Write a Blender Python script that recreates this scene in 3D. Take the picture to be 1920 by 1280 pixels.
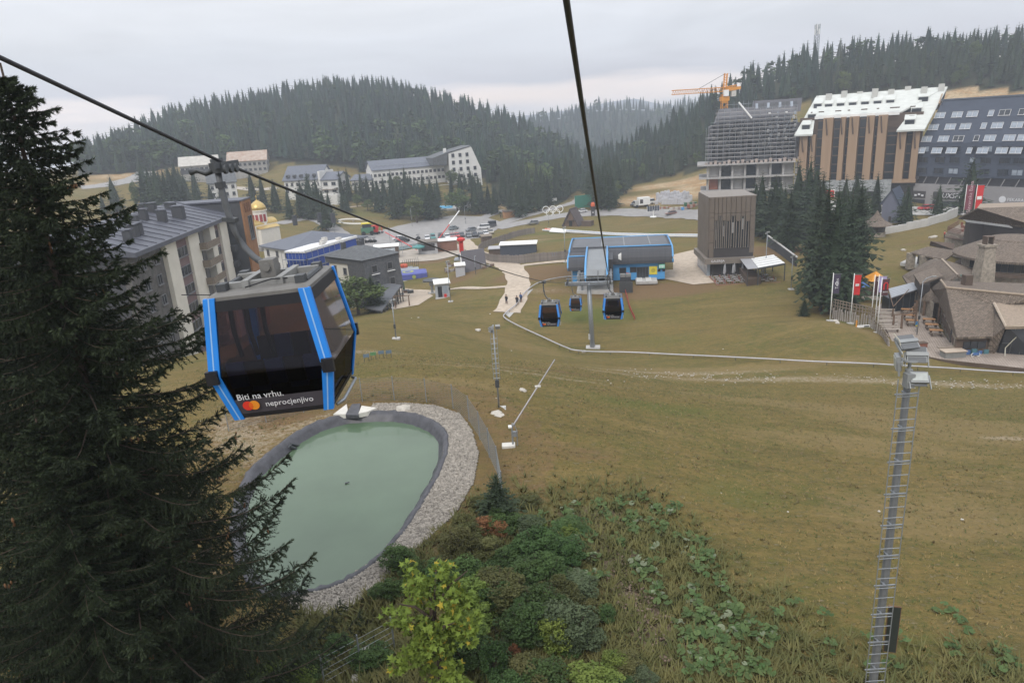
import bpy, bmesh, math, random
import numpy as np
from mathutils import Vector, Matrix, Euler
from mathutils.geometry import delaunay_2d_cdt
random.seed(7); rng = np.random.default_rng(7)
for o in list(bpy.data.objects): bpy.data.objects.remove(o)
S = bpy.context.scene; COL = S.collection
R_ = math.radians
# ------------------------------------------------------------------ camera
F = 1300.0; PITCH = R_(17.3); ROLL = R_(3.7)
cam = bpy.data.cameras.new('camera'); camo = bpy.data.objects.new('camera', cam); COL.objects.link(camo)
cam.sensor_width = 36; cam.lens = 36 * F / 1920; cam.clip_start = .1; cam.clip_end = 20000
CM = Matrix.Rotation(math.pi / 2 - PITCH, 3, 'X') @ Matrix.Rotation(-ROLL, 3, 'Z')
camo.rotation_euler = CM.to_euler(); camo.location = (0, 0, 0); S.camera = camo
# ------------------------------------------------------------------ light
SUN_EL, SUN_AZ = R_(48), R_(200)          # soft sun behind the overcast, from behind the viewer
w = bpy.data.worlds.new('World'); S.world = w; w.use_nodes = True
nt = w.node_tree; nt.nodes.clear()
def nd(nt, t, **k):
    n = nt.nodes.new(t)
    for a, b in k.items(): setattr(n, a, b)
    return n
L = nt.links.new
out = nd(nt, 'ShaderNodeOutputWorld'); bg = nd(nt, 'ShaderNodeBackground')
sky = nd(nt, 'ShaderNodeTexSky'); sky.sky_type = 'NISHITA'; sky.sun_disc = False
sky.sun_elevation = SUN_EL; sky.sun_rotation = SUN_AZ; sky.air_density = 1.5; sky.dust_density = 4
tc = nd(nt, 'ShaderNodeTexCoord'); sx = nd(nt, 'ShaderNodeSeparateXYZ'); L(tc.outputs['Generated'], sx.inputs[0])
mp = nd(nt, 'ShaderNodeMapping'); mp.inputs['Scale'].default_value = (1.6, 1.6, 11); L(tc.outputs['Generated'], mp.inputs[0])
nz = nd(nt, 'ShaderNodeTexNoise'); nz.inputs['Scale'].default_value = 1.7; nz.inputs['Detail'].default_value = 6; nz.inputs['Roughness'].default_value = .5
L(mp.outputs[0], nz.inputs[0])
mul = nd(nt, 'ShaderNodeMath', operation='MULTIPLY_ADD'); mul.inputs[1].default_value = .09; mul.inputs[2].default_value = -.045
L(nz.outputs[0], mul.inputs[0])
add = nd(nt, 'ShaderNodeMath', operation='ADD'); L(sx.outputs[2], add.inputs[0]); L(mul.outputs[0], add.inputs[1])
mr = nd(nt, 'ShaderNodeMapRange'); mr.inputs[1].default_value = -.1; mr.inputs[2].default_value = .9; L(add.outputs[0], mr.inputs[0])
cr = nd(nt, 'ShaderNodeValToRGB'); L(mr.outputs[0], cr.inputs[0])
e = cr.color_ramp.elements
e[0].position = 0; e[0].color = (.62, .66, .74, 1); e[1].position = 1; e[1].color = (1.75, 1.8, 1.92, 1)
for p, c in ((.105, (.80, .80, .83)), (.122, (1.22, 1.05, .95)), (.14, (1.08, .98, .95)), (.156, (.70, .715, .79)), (.20, (.76, .79, .86)), (.27, (.88, .90, .95)), (.45, (1.08, 1.1, 1.16))):
    el = e.new(p); el.color = (*c, 1)
mx = nd(nt, 'ShaderNodeMix', data_type='RGBA'); mx.inputs[0].default_value = .9
sk = nd(nt, 'ShaderNodeVectorMath', operation='SCALE'); sk.inputs['Scale'].default_value = .1
L(sky.outputs[0], sk.inputs[0]); L(sk.outputs[0], mx.inputs[6])
n2 = nd(nt, 'ShaderNodeTexNoise'); n2.inputs['Scale'].default_value = 2.6; n2.inputs['Detail'].default_value = 5; n2.inputs['Distortion'].default_value = .6; m2_ = nd(nt, 'ShaderNodeMapping'); m2_.inputs['Scale'].default_value = (1, 1, 5); L(tc.outputs['Generated'], m2_.inputs[0]); L(m2_.outputs[0], n2.inputs[0])
r2_ = nd(nt, 'ShaderNodeMapRange'); r2_.inputs[1].default_value = .3; r2_.inputs[2].default_value = .7; r2_.inputs[3].default_value = .88; r2_.inputs[4].default_value = 1.08; L(n2.outputs[0], r2_.inputs[0]); cs_ = nd(nt, 'ShaderNodeVectorMath', operation='SCALE'); L(cr.outputs[0], cs_.inputs[0]); L(r2_.outputs[0], cs_.inputs['Scale']); L(cs_.outputs[0], mx.inputs[7])
L(mx.outputs[2], bg.inputs[0]); bg.inputs[1].default_value = 1.0; L(bg.outputs[0], out.inputs[0])
sd = bpy.data.lights.new('sun', 'SUN'); sd.energy = 1.4; sd.angle = R_(16); sd.color = (1, .95, .88)
so = bpy.data.objects.new('sun', sd); COL.objects.link(so)
so.rotation_euler = Vector((-math.sin(SUN_AZ) * math.cos(SUN_EL), -math.cos(SUN_AZ) * math.cos(SUN_EL), -math.sin(SUN_EL))).to_track_quat('-Z', 'Y').to_euler()
S.view_settings.view_transform = 'Standard'; S.view_settings.look = 'None'; S.view_settings.exposure = 0.1; S.view_settings.gamma = 1
S.render.engine = 'CYCLES'
S.cycles.volume_bounces = 1; S.cycles.transparent_max_bounces = 12; S.cycles.max_bounces = 6
# ------------------------------------------------------------------ layout helpers: a pixel of the photograph gives a bearing, depth or height the place
def ray(px, py): return CM @ Vector(((px - 960) / F, -(py - 640) / F, -1.0))
def aY(px, py, Y): d = ray(px, py); return d * (Y / d.y)
def az(px, py, z): d = ray(px, py); return d * (z / d.z)
def proj(p):
    q = CM.transposed() @ Vector(p); return (960 + F * q.x / -q.z, 640 - F * q.y / -q.z)
CMn = np.array(CM)
def projn(P):
    Q = P @ CMn; return np.stack([960 + F * Q[:, 0] / -Q[:, 2], 640 - F * Q[:, 1] / -Q[:, 2]], 1)
# ------------------------------------------------------------------ materials
MATS = {}
def M(name, col, rough=.75, var=.18, scale=3.0, metal=0, bump=0.0, col2=None, spec=.3, objrand=0, coord='Object', detail=4, emit=None, stretch=None):
    if name in MATS: return MATS[name]
    m = bpy.data.materials.new(name); m.use_nodes = True; t = m.node_tree; b = t.nodes['Principled BSDF']; l = t.links.new
    b.inputs['Roughness'].default_value = rough; b.inputs['Metallic'].default_value = metal; b.inputs['Specular IOR Level'].default_value = spec
    c2 = col2 or tuple(x * (1 - var) for x in col); c1 = col if col2 else tuple(min(1, x * (1 + var)) for x in col)
    co = nd(t, 'ShaderNodeTexCoord'); src = co.outputs['Object']
    if coord == 'World': g = nd(t, 'ShaderNodeNewGeometry'); src = g.outputs['Position']
    if stretch:
        mp_ = nd(t, 'ShaderNodeMapping'); mp_.inputs['Scale'].default_value = stretch; l(src, mp_.inputs[0]); src = mp_.outputs[0]
    n = nd(t, 'ShaderNodeTexNoise'); n.inputs['Scale'].default_value = scale; n.inputs['Detail'].default_value = detail; n.inputs['Roughness'].default_value = .62
    l(src, n.inputs[0])
    r = nd(t, 'ShaderNodeMapRange'); r.inputs[1].default_value = .3; r.inputs[2].default_value = .7; l(n.outputs[0], r.inputs[0])
    x = nd(t, 'ShaderNodeMix', data_type='RGBA'); x.inputs[6].default_value = (*c1, 1); x.inputs[7].default_value = (*c2, 1); l(r.outputs[0], x.inputs[0])
    o_ = x.outputs[2]
    if objrand:
        oi = nd(t, 'ShaderNodeObjectInfo'); hs = nd(t, 'ShaderNodeHueSaturation')
        rr = nd(t, 'ShaderNodeMapRange'); rr.inputs[3].default_value = 1 - objrand; rr.inputs[4].default_value = 1 + objrand
        l(oi.outputs['Random'], rr.inputs[0]); l(rr.outputs[0], hs.inputs['Value']); l(o_, hs.inputs['Color'])
        r2 = nd(t, 'ShaderNodeMapRange'); r2.inputs[3].default_value = .5 - objrand * .06; r2.inputs[4].default_value = .5 + objrand * .06
        m2 = nd(t, 'ShaderNodeMath', operation='FRACT'); m3 = nd(t, 'ShaderNodeMath', operation='MULTIPLY'); m3.inputs[1].default_value = 7.31
        l(oi.outputs['Random'], m3.inputs[0]); l(m3.outputs[0], m2.inputs[0]); l(m2.outputs[0], r2.inputs[0]); l(r2.outputs[0], hs.inputs['Hue'])
        o_ = hs.outputs[0]
    l(o_, b.inputs['Base Color'])
    if bump:
        bn = nd(t, 'ShaderNodeBump'); bn.inputs['Strength'].default_value = bump; bn.inputs['Distance'].default_value = .05
        l(n.outputs[0], bn.inputs['Height']); l(bn.outputs[0], b.inputs['Normal'])
    if emit:
        b.inputs['Emission Color'].default_value = (*emit, 1); b.inputs['Emission Strength'].default_value = 1
    MATS[name] = m; return m
def glassmat(name, tint, mixf):
    m = bpy.data.materials.new(name); m.use_nodes = True; t = m.node_tree; t.nodes.clear(); l = t.links.new
    o = nd(t, 'ShaderNodeOutputMaterial'); a = nd(t, 'ShaderNodeBsdfTransparent'); a.inputs[0].default_value = (*tint, 1)
    g = nd(t, 'ShaderNodeBsdfGlossy'); g.inputs['Roughness'].default_value = .03; g.inputs[0].default_value = (.8, .8, .85, 1)
    fr = nd(t, 'ShaderNodeFresnel'); fr.inputs[0].default_value = 1.45
    nn = nd(t, 'ShaderNodeTexNoise'); nn.inputs['Scale'].default_value = 2
    mm = nd(t, 'ShaderNodeMath', operation='MULTIPLY'); mm.inputs[1].default_value = mixf; l(fr.outputs[0], mm.inputs[0])
    x = nd(t, 'ShaderNodeMixShader'); l(mm.outputs[0], x.inputs[0]); l(a.outputs[0], x.inputs[1]); l(g.outputs[0], x.inputs[2]); l(x.outputs[0], o.inputs[0])
    MATS[name] = m; return m
# ------------------------------------------------------------------ mesh builder
class MB:
    def __init__(s): s.v = []; s.f = []; s.mi = []; s.cur = 0
    def add(s, vs, fs):
        n = len(s.v); s.v += [tuple(v) for v in vs]; s.f += [tuple(i + n for i in f) for f in fs]; s.mi += [s.cur] * len(fs); return s
    def box(s, c, d, rz=0, rx=0, ry=0):
        hx, hy, hz = d[0] / 2, d[1] / 2, d[2] / 2
        vs = [Vector((x, y, z)) for x in (-hx, hx) for y in (-hy, hy) for z in (-hz, hz)]
        if rz or rx or ry:
            m = Euler((rx, ry, rz)).to_matrix(); vs = [m @ v for v in vs]
        c = Vector(c); return s.add([v + c for v in vs], [(0, 1, 3, 2), (4, 6, 7, 5), (0, 4, 5, 1), (2, 3, 7, 6), (0, 2, 6, 4), (1, 5, 7, 3)])
    def b2(s, a, b): return s.box([(a[i] + b[i]) / 2 for i in range(3)], [abs(b[i] - a[i]) for i in range(3)])
    def tube(s, p0, p1, r0, r1=None, n=8, cap=True):
        r1 = r0 if r1 is None else r1; p0, p1 = Vector(p0), Vector(p1); d = (p1 - p0)
        if d.length < 1e-6: return s
        q = d.to_track_quat('Z', 'Y'); vs = []
        for p, r in ((p0, r0), (p1, r1)):
            for i in range(n): vs.append(p + q @ Vector((r * math.cos(2 * math.pi * i / n), r * math.sin(2 * math.pi * i / n), 0)))
        fs = [(i, (i + 1) % n, n + (i + 1) % n, n + i) for i in range(n)]
        if cap: fs += [tuple(range(n - 1, -1, -1)), tuple(range(n, 2 * n))]
        return s.add(vs, fs)
    def path(s, pts, r, n=6, closed=False):
        pts = [Vector(p) for p in pts]; N = len(pts); vs = []; up = Vector((0, 0, 1))
        for k, p in enumerate(pts):
            a = pts[(k - 1) % N] if closed or k else p; b = pts[(k + 1) % N] if closed or k < N - 1 else p
            d = (b - a).normalized(); u = up if abs(d.z) < .95 else Vector((0, 1, 0)); x = d.cross(u).normalized(); y = x.cross(d)
            rr = r[k] if isinstance(r, (list, tuple)) else r
            for i in range(n): t = 2 * math.pi * i / n; vs.append(p + x * (rr * math.cos(t)) + y * (rr * math.sin(t)))
        fs = []
        for k in range(N if closed else N - 1):
            for i in range(n): fs.append((k * n + i, k * n + (i + 1) % n, ((k + 1) % N) * n + (i + 1) % n, ((k + 1) % N) * n + i))
        if not closed: fs += [tuple(range(n - 1, -1, -1)), tuple((N - 1) * n + i for i in range(n))]
        return s.add(vs, fs)
    def lathe(s, c, prof, n=16):
        vs = []; c = Vector(c)
        for r, z in prof:
            for i in range(n): t = 2 * math.pi * i / n; vs.append(c + Vector((r * math.cos(t), r * math.sin(t), z)))
        fs = [(k * n + i, k * n + (i + 1) % n, (k + 1) * n + (i + 1) % n, (k + 1) * n + i) for k in range(len(prof) - 1) for i in range(n)]
        fs += [tuple(range(n - 1, -1, -1)), tuple((len(prof) - 1) * n + i for i in range(n))]
        return s.add(vs, fs)
    def prism(s, poly, off):          # closed 3-D polygon extruded by a vector
        n = len(poly); a = [Vector(p) for p in poly]; o = Vector(off); vs = a + [p + o for p in a]
        fs = [tuple(range(n)), tuple(range(2 * n - 1, n - 1, -1))] + [(i, n + i, n + (i + 1) % n, (i + 1) % n) for i in range(n)]
        return s.add(vs, fs)
    def loft(s, rings, cap=True, closed=True):
        n = len(rings[0]); vs = [p for r in rings for p in r]
        fs = [(k * n + i, k * n + (i + 1) % n, (k + 1) * n + (i + 1) % n, (k + 1) * n + i) for k in range(len(rings) - 1) for i in range(n if closed else n - 1)]
        if cap: fs += [tuple(range(n - 1, -1, -1)), tuple((len(rings) - 1) * n + i for i in range(n))]
        return s.add(vs, fs)
    def mesh(s, name, mats, smooth=False, recalc=True):
        me = bpy.data.meshes.new(name); me.from_pydata(s.v, [], s.f)
        for m in (mats if isinstance(mats, (list, tuple)) else [mats]): me.materials.append(m)
        if any(s.mi): me.polygons.foreach_set('material_index', s.mi)
        if recalc:
            bm = bmesh.new(); bm.from_mesh(me); bmesh.ops.recalc_face_normals(bm, faces=bm.faces); bm.to_mesh(me); bm.free()
        if smooth: me.polygons.foreach_set('use_smooth', [True] * len(me.polygons))
        me.update(); return me
    def build(s, name, mat, parent=None, smooth=False, loc=None):
        o = bpy.data.objects.new(name, s.mesh(name, mat, smooth)); COL.objects.link(o)
        if parent: o.parent = parent
        if loc is not None: o.location = loc
        return o
def tag(o, label=None, cat=None, group=None, kind=None):
    if label: o['label'] = label
    if cat: o['category'] = cat
    if group: o['group'] = group
    if kind: o['kind'] = kind
    return o
def thing(name, label, cat, loc=(0, 0, 0), rz=0, group=None):
    o = bpy.data.objects.new(name, None); COL.objects.link(o); o.location = loc; o.rotation_euler = (0, 0, rz); o.empty_display_size = .1
    return tag(o, label, cat, group)
def put(name, me, parent=None, loc=(0, 0, 0), rot=(0, 0, 0), sc=None):
    o = bpy.data.objects.new(name, me); COL.objects.link(o); o.location = loc; o.rotation_euler = rot
    if sc: o.scale = sc if isinstance(sc, (tuple, list)) else (sc,) * 3
    if parent: o.parent = parent
    return o
def copy_tree(o, parent=None):
    c = o.copy(); COL.objects.link(c); c.parent = parent
    for ch in o.children: copy_tree(ch, c)
    return c
def npmesh(name, V, T, mat, smooth=False):
    me = bpy.data.meshes.new(name); V = np.asarray(V, np.float32); T = np.asarray(T, np.int32); k = T.shape[1]
    me.vertices.add(len(V)); me.vertices.foreach_set('co', V.ravel())
    me.loops.add(T.size); me.loops.foreach_set('vertex_index', T.ravel())
    me.polygons.add(len(T)); me.polygons.foreach_set('loop_start', np.arange(0, T.size, k, dtype=np.int32))
    for m in (mat if isinstance(mat, (list, tuple)) else [mat]): me.materials.append(m)
    me.update(calc_edges=True); me.validate()
    if smooth: me.polygons.foreach_set('use_smooth', [True] * len(me.polygons))
    return me
def text(string, size, mat, parent, loc, rot, name='lettering', depth=.01, align='CENTER', shear=0):
    c = bpy.data.curves.new(name, 'FONT'); c.body = string; c.size = size; c.extrude = depth; c.align_x = align; c.align_y = 'CENTER'; c.resolution_u = 2; c.shear = shear
    o = bpy.data.objects.new(name, c); COL.objects.link(o)
    me = bpy.data.meshes.new_from_object(o.evaluated_get(bpy.context.evaluated_depsgraph_get()))
    bpy.data.objects.remove(o); me.materials.clear(); me.materials.append(mat)
    return put(name, me, parent, loc, rot)
def inpoly(px, py, poly):
    px = np.asarray(px); py = np.asarray(py); r = np.zeros(px.shape, bool); n = len(poly); j = n - 1
    for i in range(n):
        xi, yi = poly[i]; xj, yj = poly[j]
        r ^= ((yi > py) != (yj > py)) & (px < (xj - xi) * (py - yi) / ((yj - yi) or 1e-9) + xi); j = i
    return r
# ------------------------------------------------------------------ terrain: smooth surface through surveyed points
CTL = []
def cY(*a):
    for px, py, Y in a: p = aY(px, py, Y); CTL.append((p.x, p.y, p.z))
def cZ(*a):
    for px, py, z in a: p = az(px, py, z); CTL.append((p.x, p.y, p.z))
cZ((960, 1280, -16.5), (1900, 1275, -17.7), (300, 1275, -16.6), (1400, 1270, -17.0))
cY((1300, 850, 38), (1850, 800, 52), (1500, 1000, 28), (1112, 652, 94), (962, 832, 36), (936, 770, 41.5), (1300, 680, 84), (1500, 690, 78))
cZ(*[(x, y, -17.3) for x, y in ((720, 760), (845, 800), (838, 870), (770, 1000), (690, 1070), (580, 1120), (500, 850), (420, 980), (440, 1110), (600, 780), (895, 830))])
cY((760, 705, 50), (900, 700, 52), (740, 640, 78), (690, 600, 92), (945, 600, 108), (1080, 660, 91), (985, 545, 126), (975, 500, 152), (1180, 515, 138), (1330, 528, 127),
   (1450, 540, 118), (1500, 600, 97), (1560, 603, 92), (1600, 480, 142), (1700, 440, 163), (1790, 420, 168), (1640, 440, 168),
   (1715, 388, 208), (1900, 400, 188), (1560, 375, 222), (1370, 372, 240), (1450, 470, 152), (1250, 408, 250), (1060, 382, 300), (900, 430, 260), (700, 440, 245),
   (760, 500, 190), (840, 540, 158), (620, 420, 265), (490, 462, 200), (780, 355, 340), (600, 368, 330), (450, 335, 390), (200, 342, 340), (290, 312, 400),
   (1240, 372, 285), (1200, 345, 330), (1270, 335, 330), (360, 668, 100), (640, 520, 178), (1180, 385, 270), (880, 345, 350), (1180, 450, 195), (1050, 455, 195), (820, 470, 215))
cZ((1640, 622, -31.2), (1700, 652, -31.5), (1900, 690, -31.8), (1740, 600, -31.7), (1780, 560, -31.6), (1800, 620, -31.8), (1840, 650, -31.8), (1860, 560, -31.4), (1680, 565, -31.5), (1880, 500, -30.5), (1760, 500, -30.6), (1840, 440, -27.5))
RIDGE = [(170, 320, 480), (320, 245, 540), (450, 222, 560), (560, 200, 580), (740, 192, 600), (850, 220, 580), (960, 252, 540), (1050, 302, 500),
         (1330, 215, 400), (1400, 175, 410), (1500, 140, 420), (1650, 155, 430), (1760, 150, 420), (1830, 118, 400), (1920, 115, 390), (1200, 285, 440), (1130, 325, 420)]
cY(*RIDGE)
cY((345, 290, 430), (560, 303, 400), (700, 318, 395), (880, 318, 385), (960, 388, 325), (1040, 380, 330), (1090, 352, 380))
CTL += [(-40, 740, -5), (-250, 700, -30), (-120, 760, 0), (150, 560, -45), (110, 700, -60), (230, 640, 0), (330, 620, 5), (480, 500, 20), (420, 300, -10), (300, 190, -32), (230, 130, -36),
        (-90, 20, -16), (-100, 60, -24), (-140, 120, -30), (120, 10, -25), (150, 50, -33), (-30, -35, -8), (40, -35, -10), (0, 0, -13.5), (-150, 220, -28), (-350, 350, -20), (-400, 520, -20),
        (0, 1000, -40), (500, 1000, 0), (-500, 900, -40), (200, 1000, -40)]
C_ = np.array(CTL)
def _k(d2): return np.where(d2 > 0, .5 * d2 * np.log(np.maximum(d2, 1e-12)), 0)
SC = 100.0
def _tps_fit():
    X = C_[:, :2] / SC; n = len(X); K = _k(((X[:, None] - X[None]) ** 2).sum(2)) + np.eye(n) * 2e-4
    P = np.hstack([np.ones((n, 1)), X]); A = np.zeros((n + 3, n + 3)); A[:n, :n] = K; A[:n, n:] = P; A[n:, :n] = P.T
    return np.linalg.solve(A, np.concatenate([C_[:, 2], np.zeros(3)]))
W_ = _tps_fit()
def zt(x, y):
    x = np.atleast_1d(np.asarray(x, float)); y = np.atleast_1d(np.asarray(y, float)); X = np.stack([x.ravel(), y.ravel()], 1) / SC; out = np.empty(len(X))
    for i in range(0, len(X), 20000):
        q = X[i:i + 20000]; out[i:i + 20000] = _k(((q[:, None] - C_[None, :, :2] / SC) ** 2).sum(2)) @ W_[:-3] + W_[-3] + q @ W_[-2:]
    return out.reshape(x.shape)
def gz2(x, y): z = zt(x, y); d = dist_ring(x, y); return np.where(d < 7, z + (ZB - z) * np.clip((7 - d) / 3, 0, 1), z)
def gz(x, y): return float(zt(x, y)[0])
def G(px, py, ymax=1300):                                   # where the line of sight of a pixel meets the ground
    d = ray(px, py); d = d / d.y; Y = np.concatenate([np.arange(8, 200, 1.0), np.arange(200, ymax, 5.0)])
    h = d.z * Y - zt(d.x * Y, Y); i = np.argmax(h < 0)
    if h[i] >= 0: i = len(Y) - 1
    lo, hi = (Y[i - 1], Y[i]) if i else (Y[0] - 2, Y[0])
    for _ in range(18):
        m = (lo + hi) / 2
        if d.z * m - gz(d.x * m, m) < 0: hi = m
        else: lo = m
    return d * hi
POND = [(720, 772), (765, 775), (803, 786), (832, 806), (838, 838), (825, 880), (798, 930), (765, 982), (728, 1028), (690, 1062), (640, 1092), (580, 1110), (520, 1116), (478, 1100), (448, 1055), (436, 990), (446, 930), (470, 882), (510, 846), (556, 812), (600, 790), (655, 776)]
ZW = -17.78; ZB = -17.32
PW = [az(x, y, ZB) for x, y in POND]                       # outer edge of the liner
def smooth_ring(P, n):
    P = [Vector(p) for p in P]; N = len(P); o = []
    for k in range(n):
        t = k * N / n; i = int(t); f = t - i; a, b, c, d = (P[(i + j) % N] for j in (-1, 0, 1, 2))
        o.append(.5 * ((2 * b) + (c - a) * f + (2 * a - 5 * b + 4 * c - d) * f * f + (3 * b - a - 3 * c + d) * f ** 3))
    return o
PR = smooth_ring(PW, 120); PC = sum(PR, Vector()) / len(PR)
def dist_ring(x, y):
    A = np.array([(p.x, p.y) for p in PR]); B = np.roll(A, -1, 0); p = np.stack([x, y], 1)[:, None]; ab = B - A
    t = np.clip(((p - A) * ab).sum(2) / (ab ** 2).sum(1), 0, 1); d = np.sqrt((((A + t[..., None] * ab) - p) ** 2).sum(2)).min(1)
    return np.where(inpoly(x, y, [tuple(a) for a in A]), -d, d)
ys = np.concatenate([np.arange(-34, 10, 2), np.arange(10, 60, .45), np.arange(60, 130, 1.0), np.arange(130, 300, 2.2), np.arange(300, 640, 7), np.arange(640, 1500, 35), [1800, 2300, 3000]])
ss = np.linspace(-1, 1, 260); GX = np.outer(30 + .95 * np.maximum(ys, 0), ss); GY = np.repeat(ys[:, None], len(ss), 1)
GXf, GYf = GX.ravel(), GY.ravel(); GZ = zt(GXf, np.minimum(GYf, 1050))
near = (abs(GXf + 9) < 18) & (GYf > 12) & (GYf < 62); dd = np.full(len(GXf), 50.0); dd[near] = dist_ring(GXf[near], GYf[near])
GZ = np.where(dd < 7, GZ + (ZB - GZ) * np.clip((7 - dd) / 3, 0, 1), GZ)
GZ = np.where(dd < -.1, np.minimum(GZ, ZB - .25 - np.clip(-dd, 0, 3.2) * .75), GZ)
rx = np.sin(GXf * .9 + GYf * .31) * np.sin(GYf * .7 - GXf * .4) * .06 + np.sin(GXf * .23) * np.sin(GYf * .19 + 1) * .15
GZ += np.where((GYf < 110) & (dd > 3), rx, 0) * np.clip((110 - GYf) / 30, 0, 1)
nr, nc = GX.shape; idx = np.arange(nr * nc).reshape(nr, nc)
Q = np.stack([idx[:-1, :-1], idx[:-1, 1:], idx[1:, 1:], idx[1:, :-1]], -1).reshape(-1, 4)
TV = np.stack([GXf, GYf, GZ], 1)
# soil, pale stone, lush and worn marks that belong to the ground itself
pxg = projn(np.stack([GXf, np.maximum(GYf, 5), GZ], 1))
def blob(px, py, rx_, ry_, s=1.0, rot=0):
    c = G(px, py); dx, dy = GXf - c.x, GYf - c.y; a = R_(rot); u = (dx * math.cos(a) + dy * math.sin(a)) / rx_; v = (-dx * math.sin(a) + dy * math.cos(a)) / ry_
    return s * np.clip(1.35 - np.sqrt(u * u + v * v), 0, 1) ** 1.0
soil = np.zeros(len(GXf)); pale = soil.copy(); lush = soil.copy(); dry = soil.copy(); litter = soil.copy(); ochre = soil.copy()
for b in [(1012, 512, 11, 8, 1.3), (1225, 545, 14, 6, 1.2), (1150, 540, 9, 3, .5), (1040, 545, 6, 4, .6), (1010, 560, 6, 3, .4), (800, 490, 9, 5, .9), (860, 525, 7, 4, .8), (880, 512, 6, 4, .8), (1330, 430, 40, 6, .5), (760, 455, 10, 5, .4),
          (500, 790, 5, 2.5, .9), (1085, 850, 3, 2, .5), (900, 745, 3, 2, .5), (1000, 690, 14, 1.2, .6), (700, 560, 7, 3, .5), (1450, 470, 12, 9, .9), (1720, 455, 9, 2, .6), (1640, 540, 6, 2, .3)]: soil = np.maximum(soil, blob(*b))
for b in [(1260, 700, 14, 1.2, .62, 4), (1420, 712, 14, 1.3, .7, 0), (1600, 715, 12, 1.2, .66, -6), (1780, 718, 10, 1.3, .7, -10), (1880, 724, 6, 1, .6, -10), (1890, 820, 2.4, .8, .9), (1150, 700, 8, .8, .7), (1000, 700, 12, .7, .55, 3), (960, 460, 10, 3, .9), (1010, 450, 6, 2, .6), (960, 690, 12, .5, .6, 4),
          (690, 660, 4, 2.4, .6), (770, 560, 8, 4, .7), (450, 820, 2, 6, .7, 30), (560, 800, 1.2, 5, .6, -55), (1010, 545, 7, 2, .4)]: pale = np.maximum(pale, blob(*b))
for b in [(1120, 590, 9, 6, .8), (1130, 445, 30, 8, .8), (1250, 640, 10, 5, .4), (1230, 760, 8, 3, .6), (700, 400, 30, 12, .5), (1380, 930, 4, 3, .5), (1150, 1000, 5, 4, .5), (740, 530, 14, 8, .4), (800, 560, 10, 6, .35), (600, 1200, 5, 4, .8), (700, 1190, 4, 4, .8), (1620, 610, 8, 3, .6), (1050, 435, 20, 7, .6)]: lush = np.maximum(lush, blob(*b))
for b in [(1850, 810, 12, 4.5, 1.1), (1620, 830, 12, 3, .8), (1500, 760, 16, 2.5, .6), (1250, 900, 6, 3, .6), (1700, 960, 6, 4, .6), (1400, 690, 30, 2, .7), (1350, 640, 30, 3, .3), (1700, 640, 20, 3, .4), (1150, 850, 6, 3, .6), (1800, 660, 16, 3, .6), (1640, 490, 14, 7, .5), (850, 720, 8, 2, .6), (1600, 1100, 4, 3, .3)]: dry = np.maximum(dry, blob(*b))
for b in [(1180, 1080, 1.3, 4.5, 1, 8), (1240, 1180, 1.3, 2.5, 1, 12), (1110, 970, 2.5, 1.5, .7), (1300, 1230, 2, 1, .5)]: litter = np.maximum(litter, blob(*b))
for b in [(1250, 372, 26, 18, 1), (1180, 378, 12, 14, .8), (1262, 345, 30, 9, .9), (1310, 348, 16, 10, 1), (230, 330, 22, 25, .8), (280, 315, 22, 30, .7), (170, 345, 14, 14, .6), (1840, 165, 50, 20, .9), (945, 385, 8, 14, .7), (1700, 275, 10, 10, 0), (620, 300, 30, 14, .5), (720, 312, 14, 12, .4)]: ochre = np.maximum(ochre, blob(*b))
dry = np.clip(dry + .5 * (np.sin(GXf * .11 + np.sin(GYf * .13) * 2) * np.sin(GYf * .17 + 2)), 0, 1)
soil = np.where((dd < 6) & (dd > -1), np.maximum(soil, .5), soil)
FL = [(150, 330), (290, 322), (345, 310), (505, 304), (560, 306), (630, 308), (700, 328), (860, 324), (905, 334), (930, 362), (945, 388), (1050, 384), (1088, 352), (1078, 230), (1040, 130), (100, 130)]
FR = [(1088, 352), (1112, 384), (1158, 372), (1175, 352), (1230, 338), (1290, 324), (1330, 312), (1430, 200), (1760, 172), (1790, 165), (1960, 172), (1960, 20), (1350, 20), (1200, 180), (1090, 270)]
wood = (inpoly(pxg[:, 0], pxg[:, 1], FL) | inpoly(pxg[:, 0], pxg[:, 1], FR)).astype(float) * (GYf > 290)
tm = npmesh('terrain', TV, Q, [], True)
for nme, arr in (('marks', np.stack([soil, pale, lush, dry], 1)), ('marks2', np.stack([litter, ochre, wood, ochre * 0 + 1], 1))):
    at = tm.color_attributes.new(nme, 'FLOAT_COLOR', 'POINT'); at.data.foreach_set('color', arr.astype(np.float32).ravel())
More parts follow.
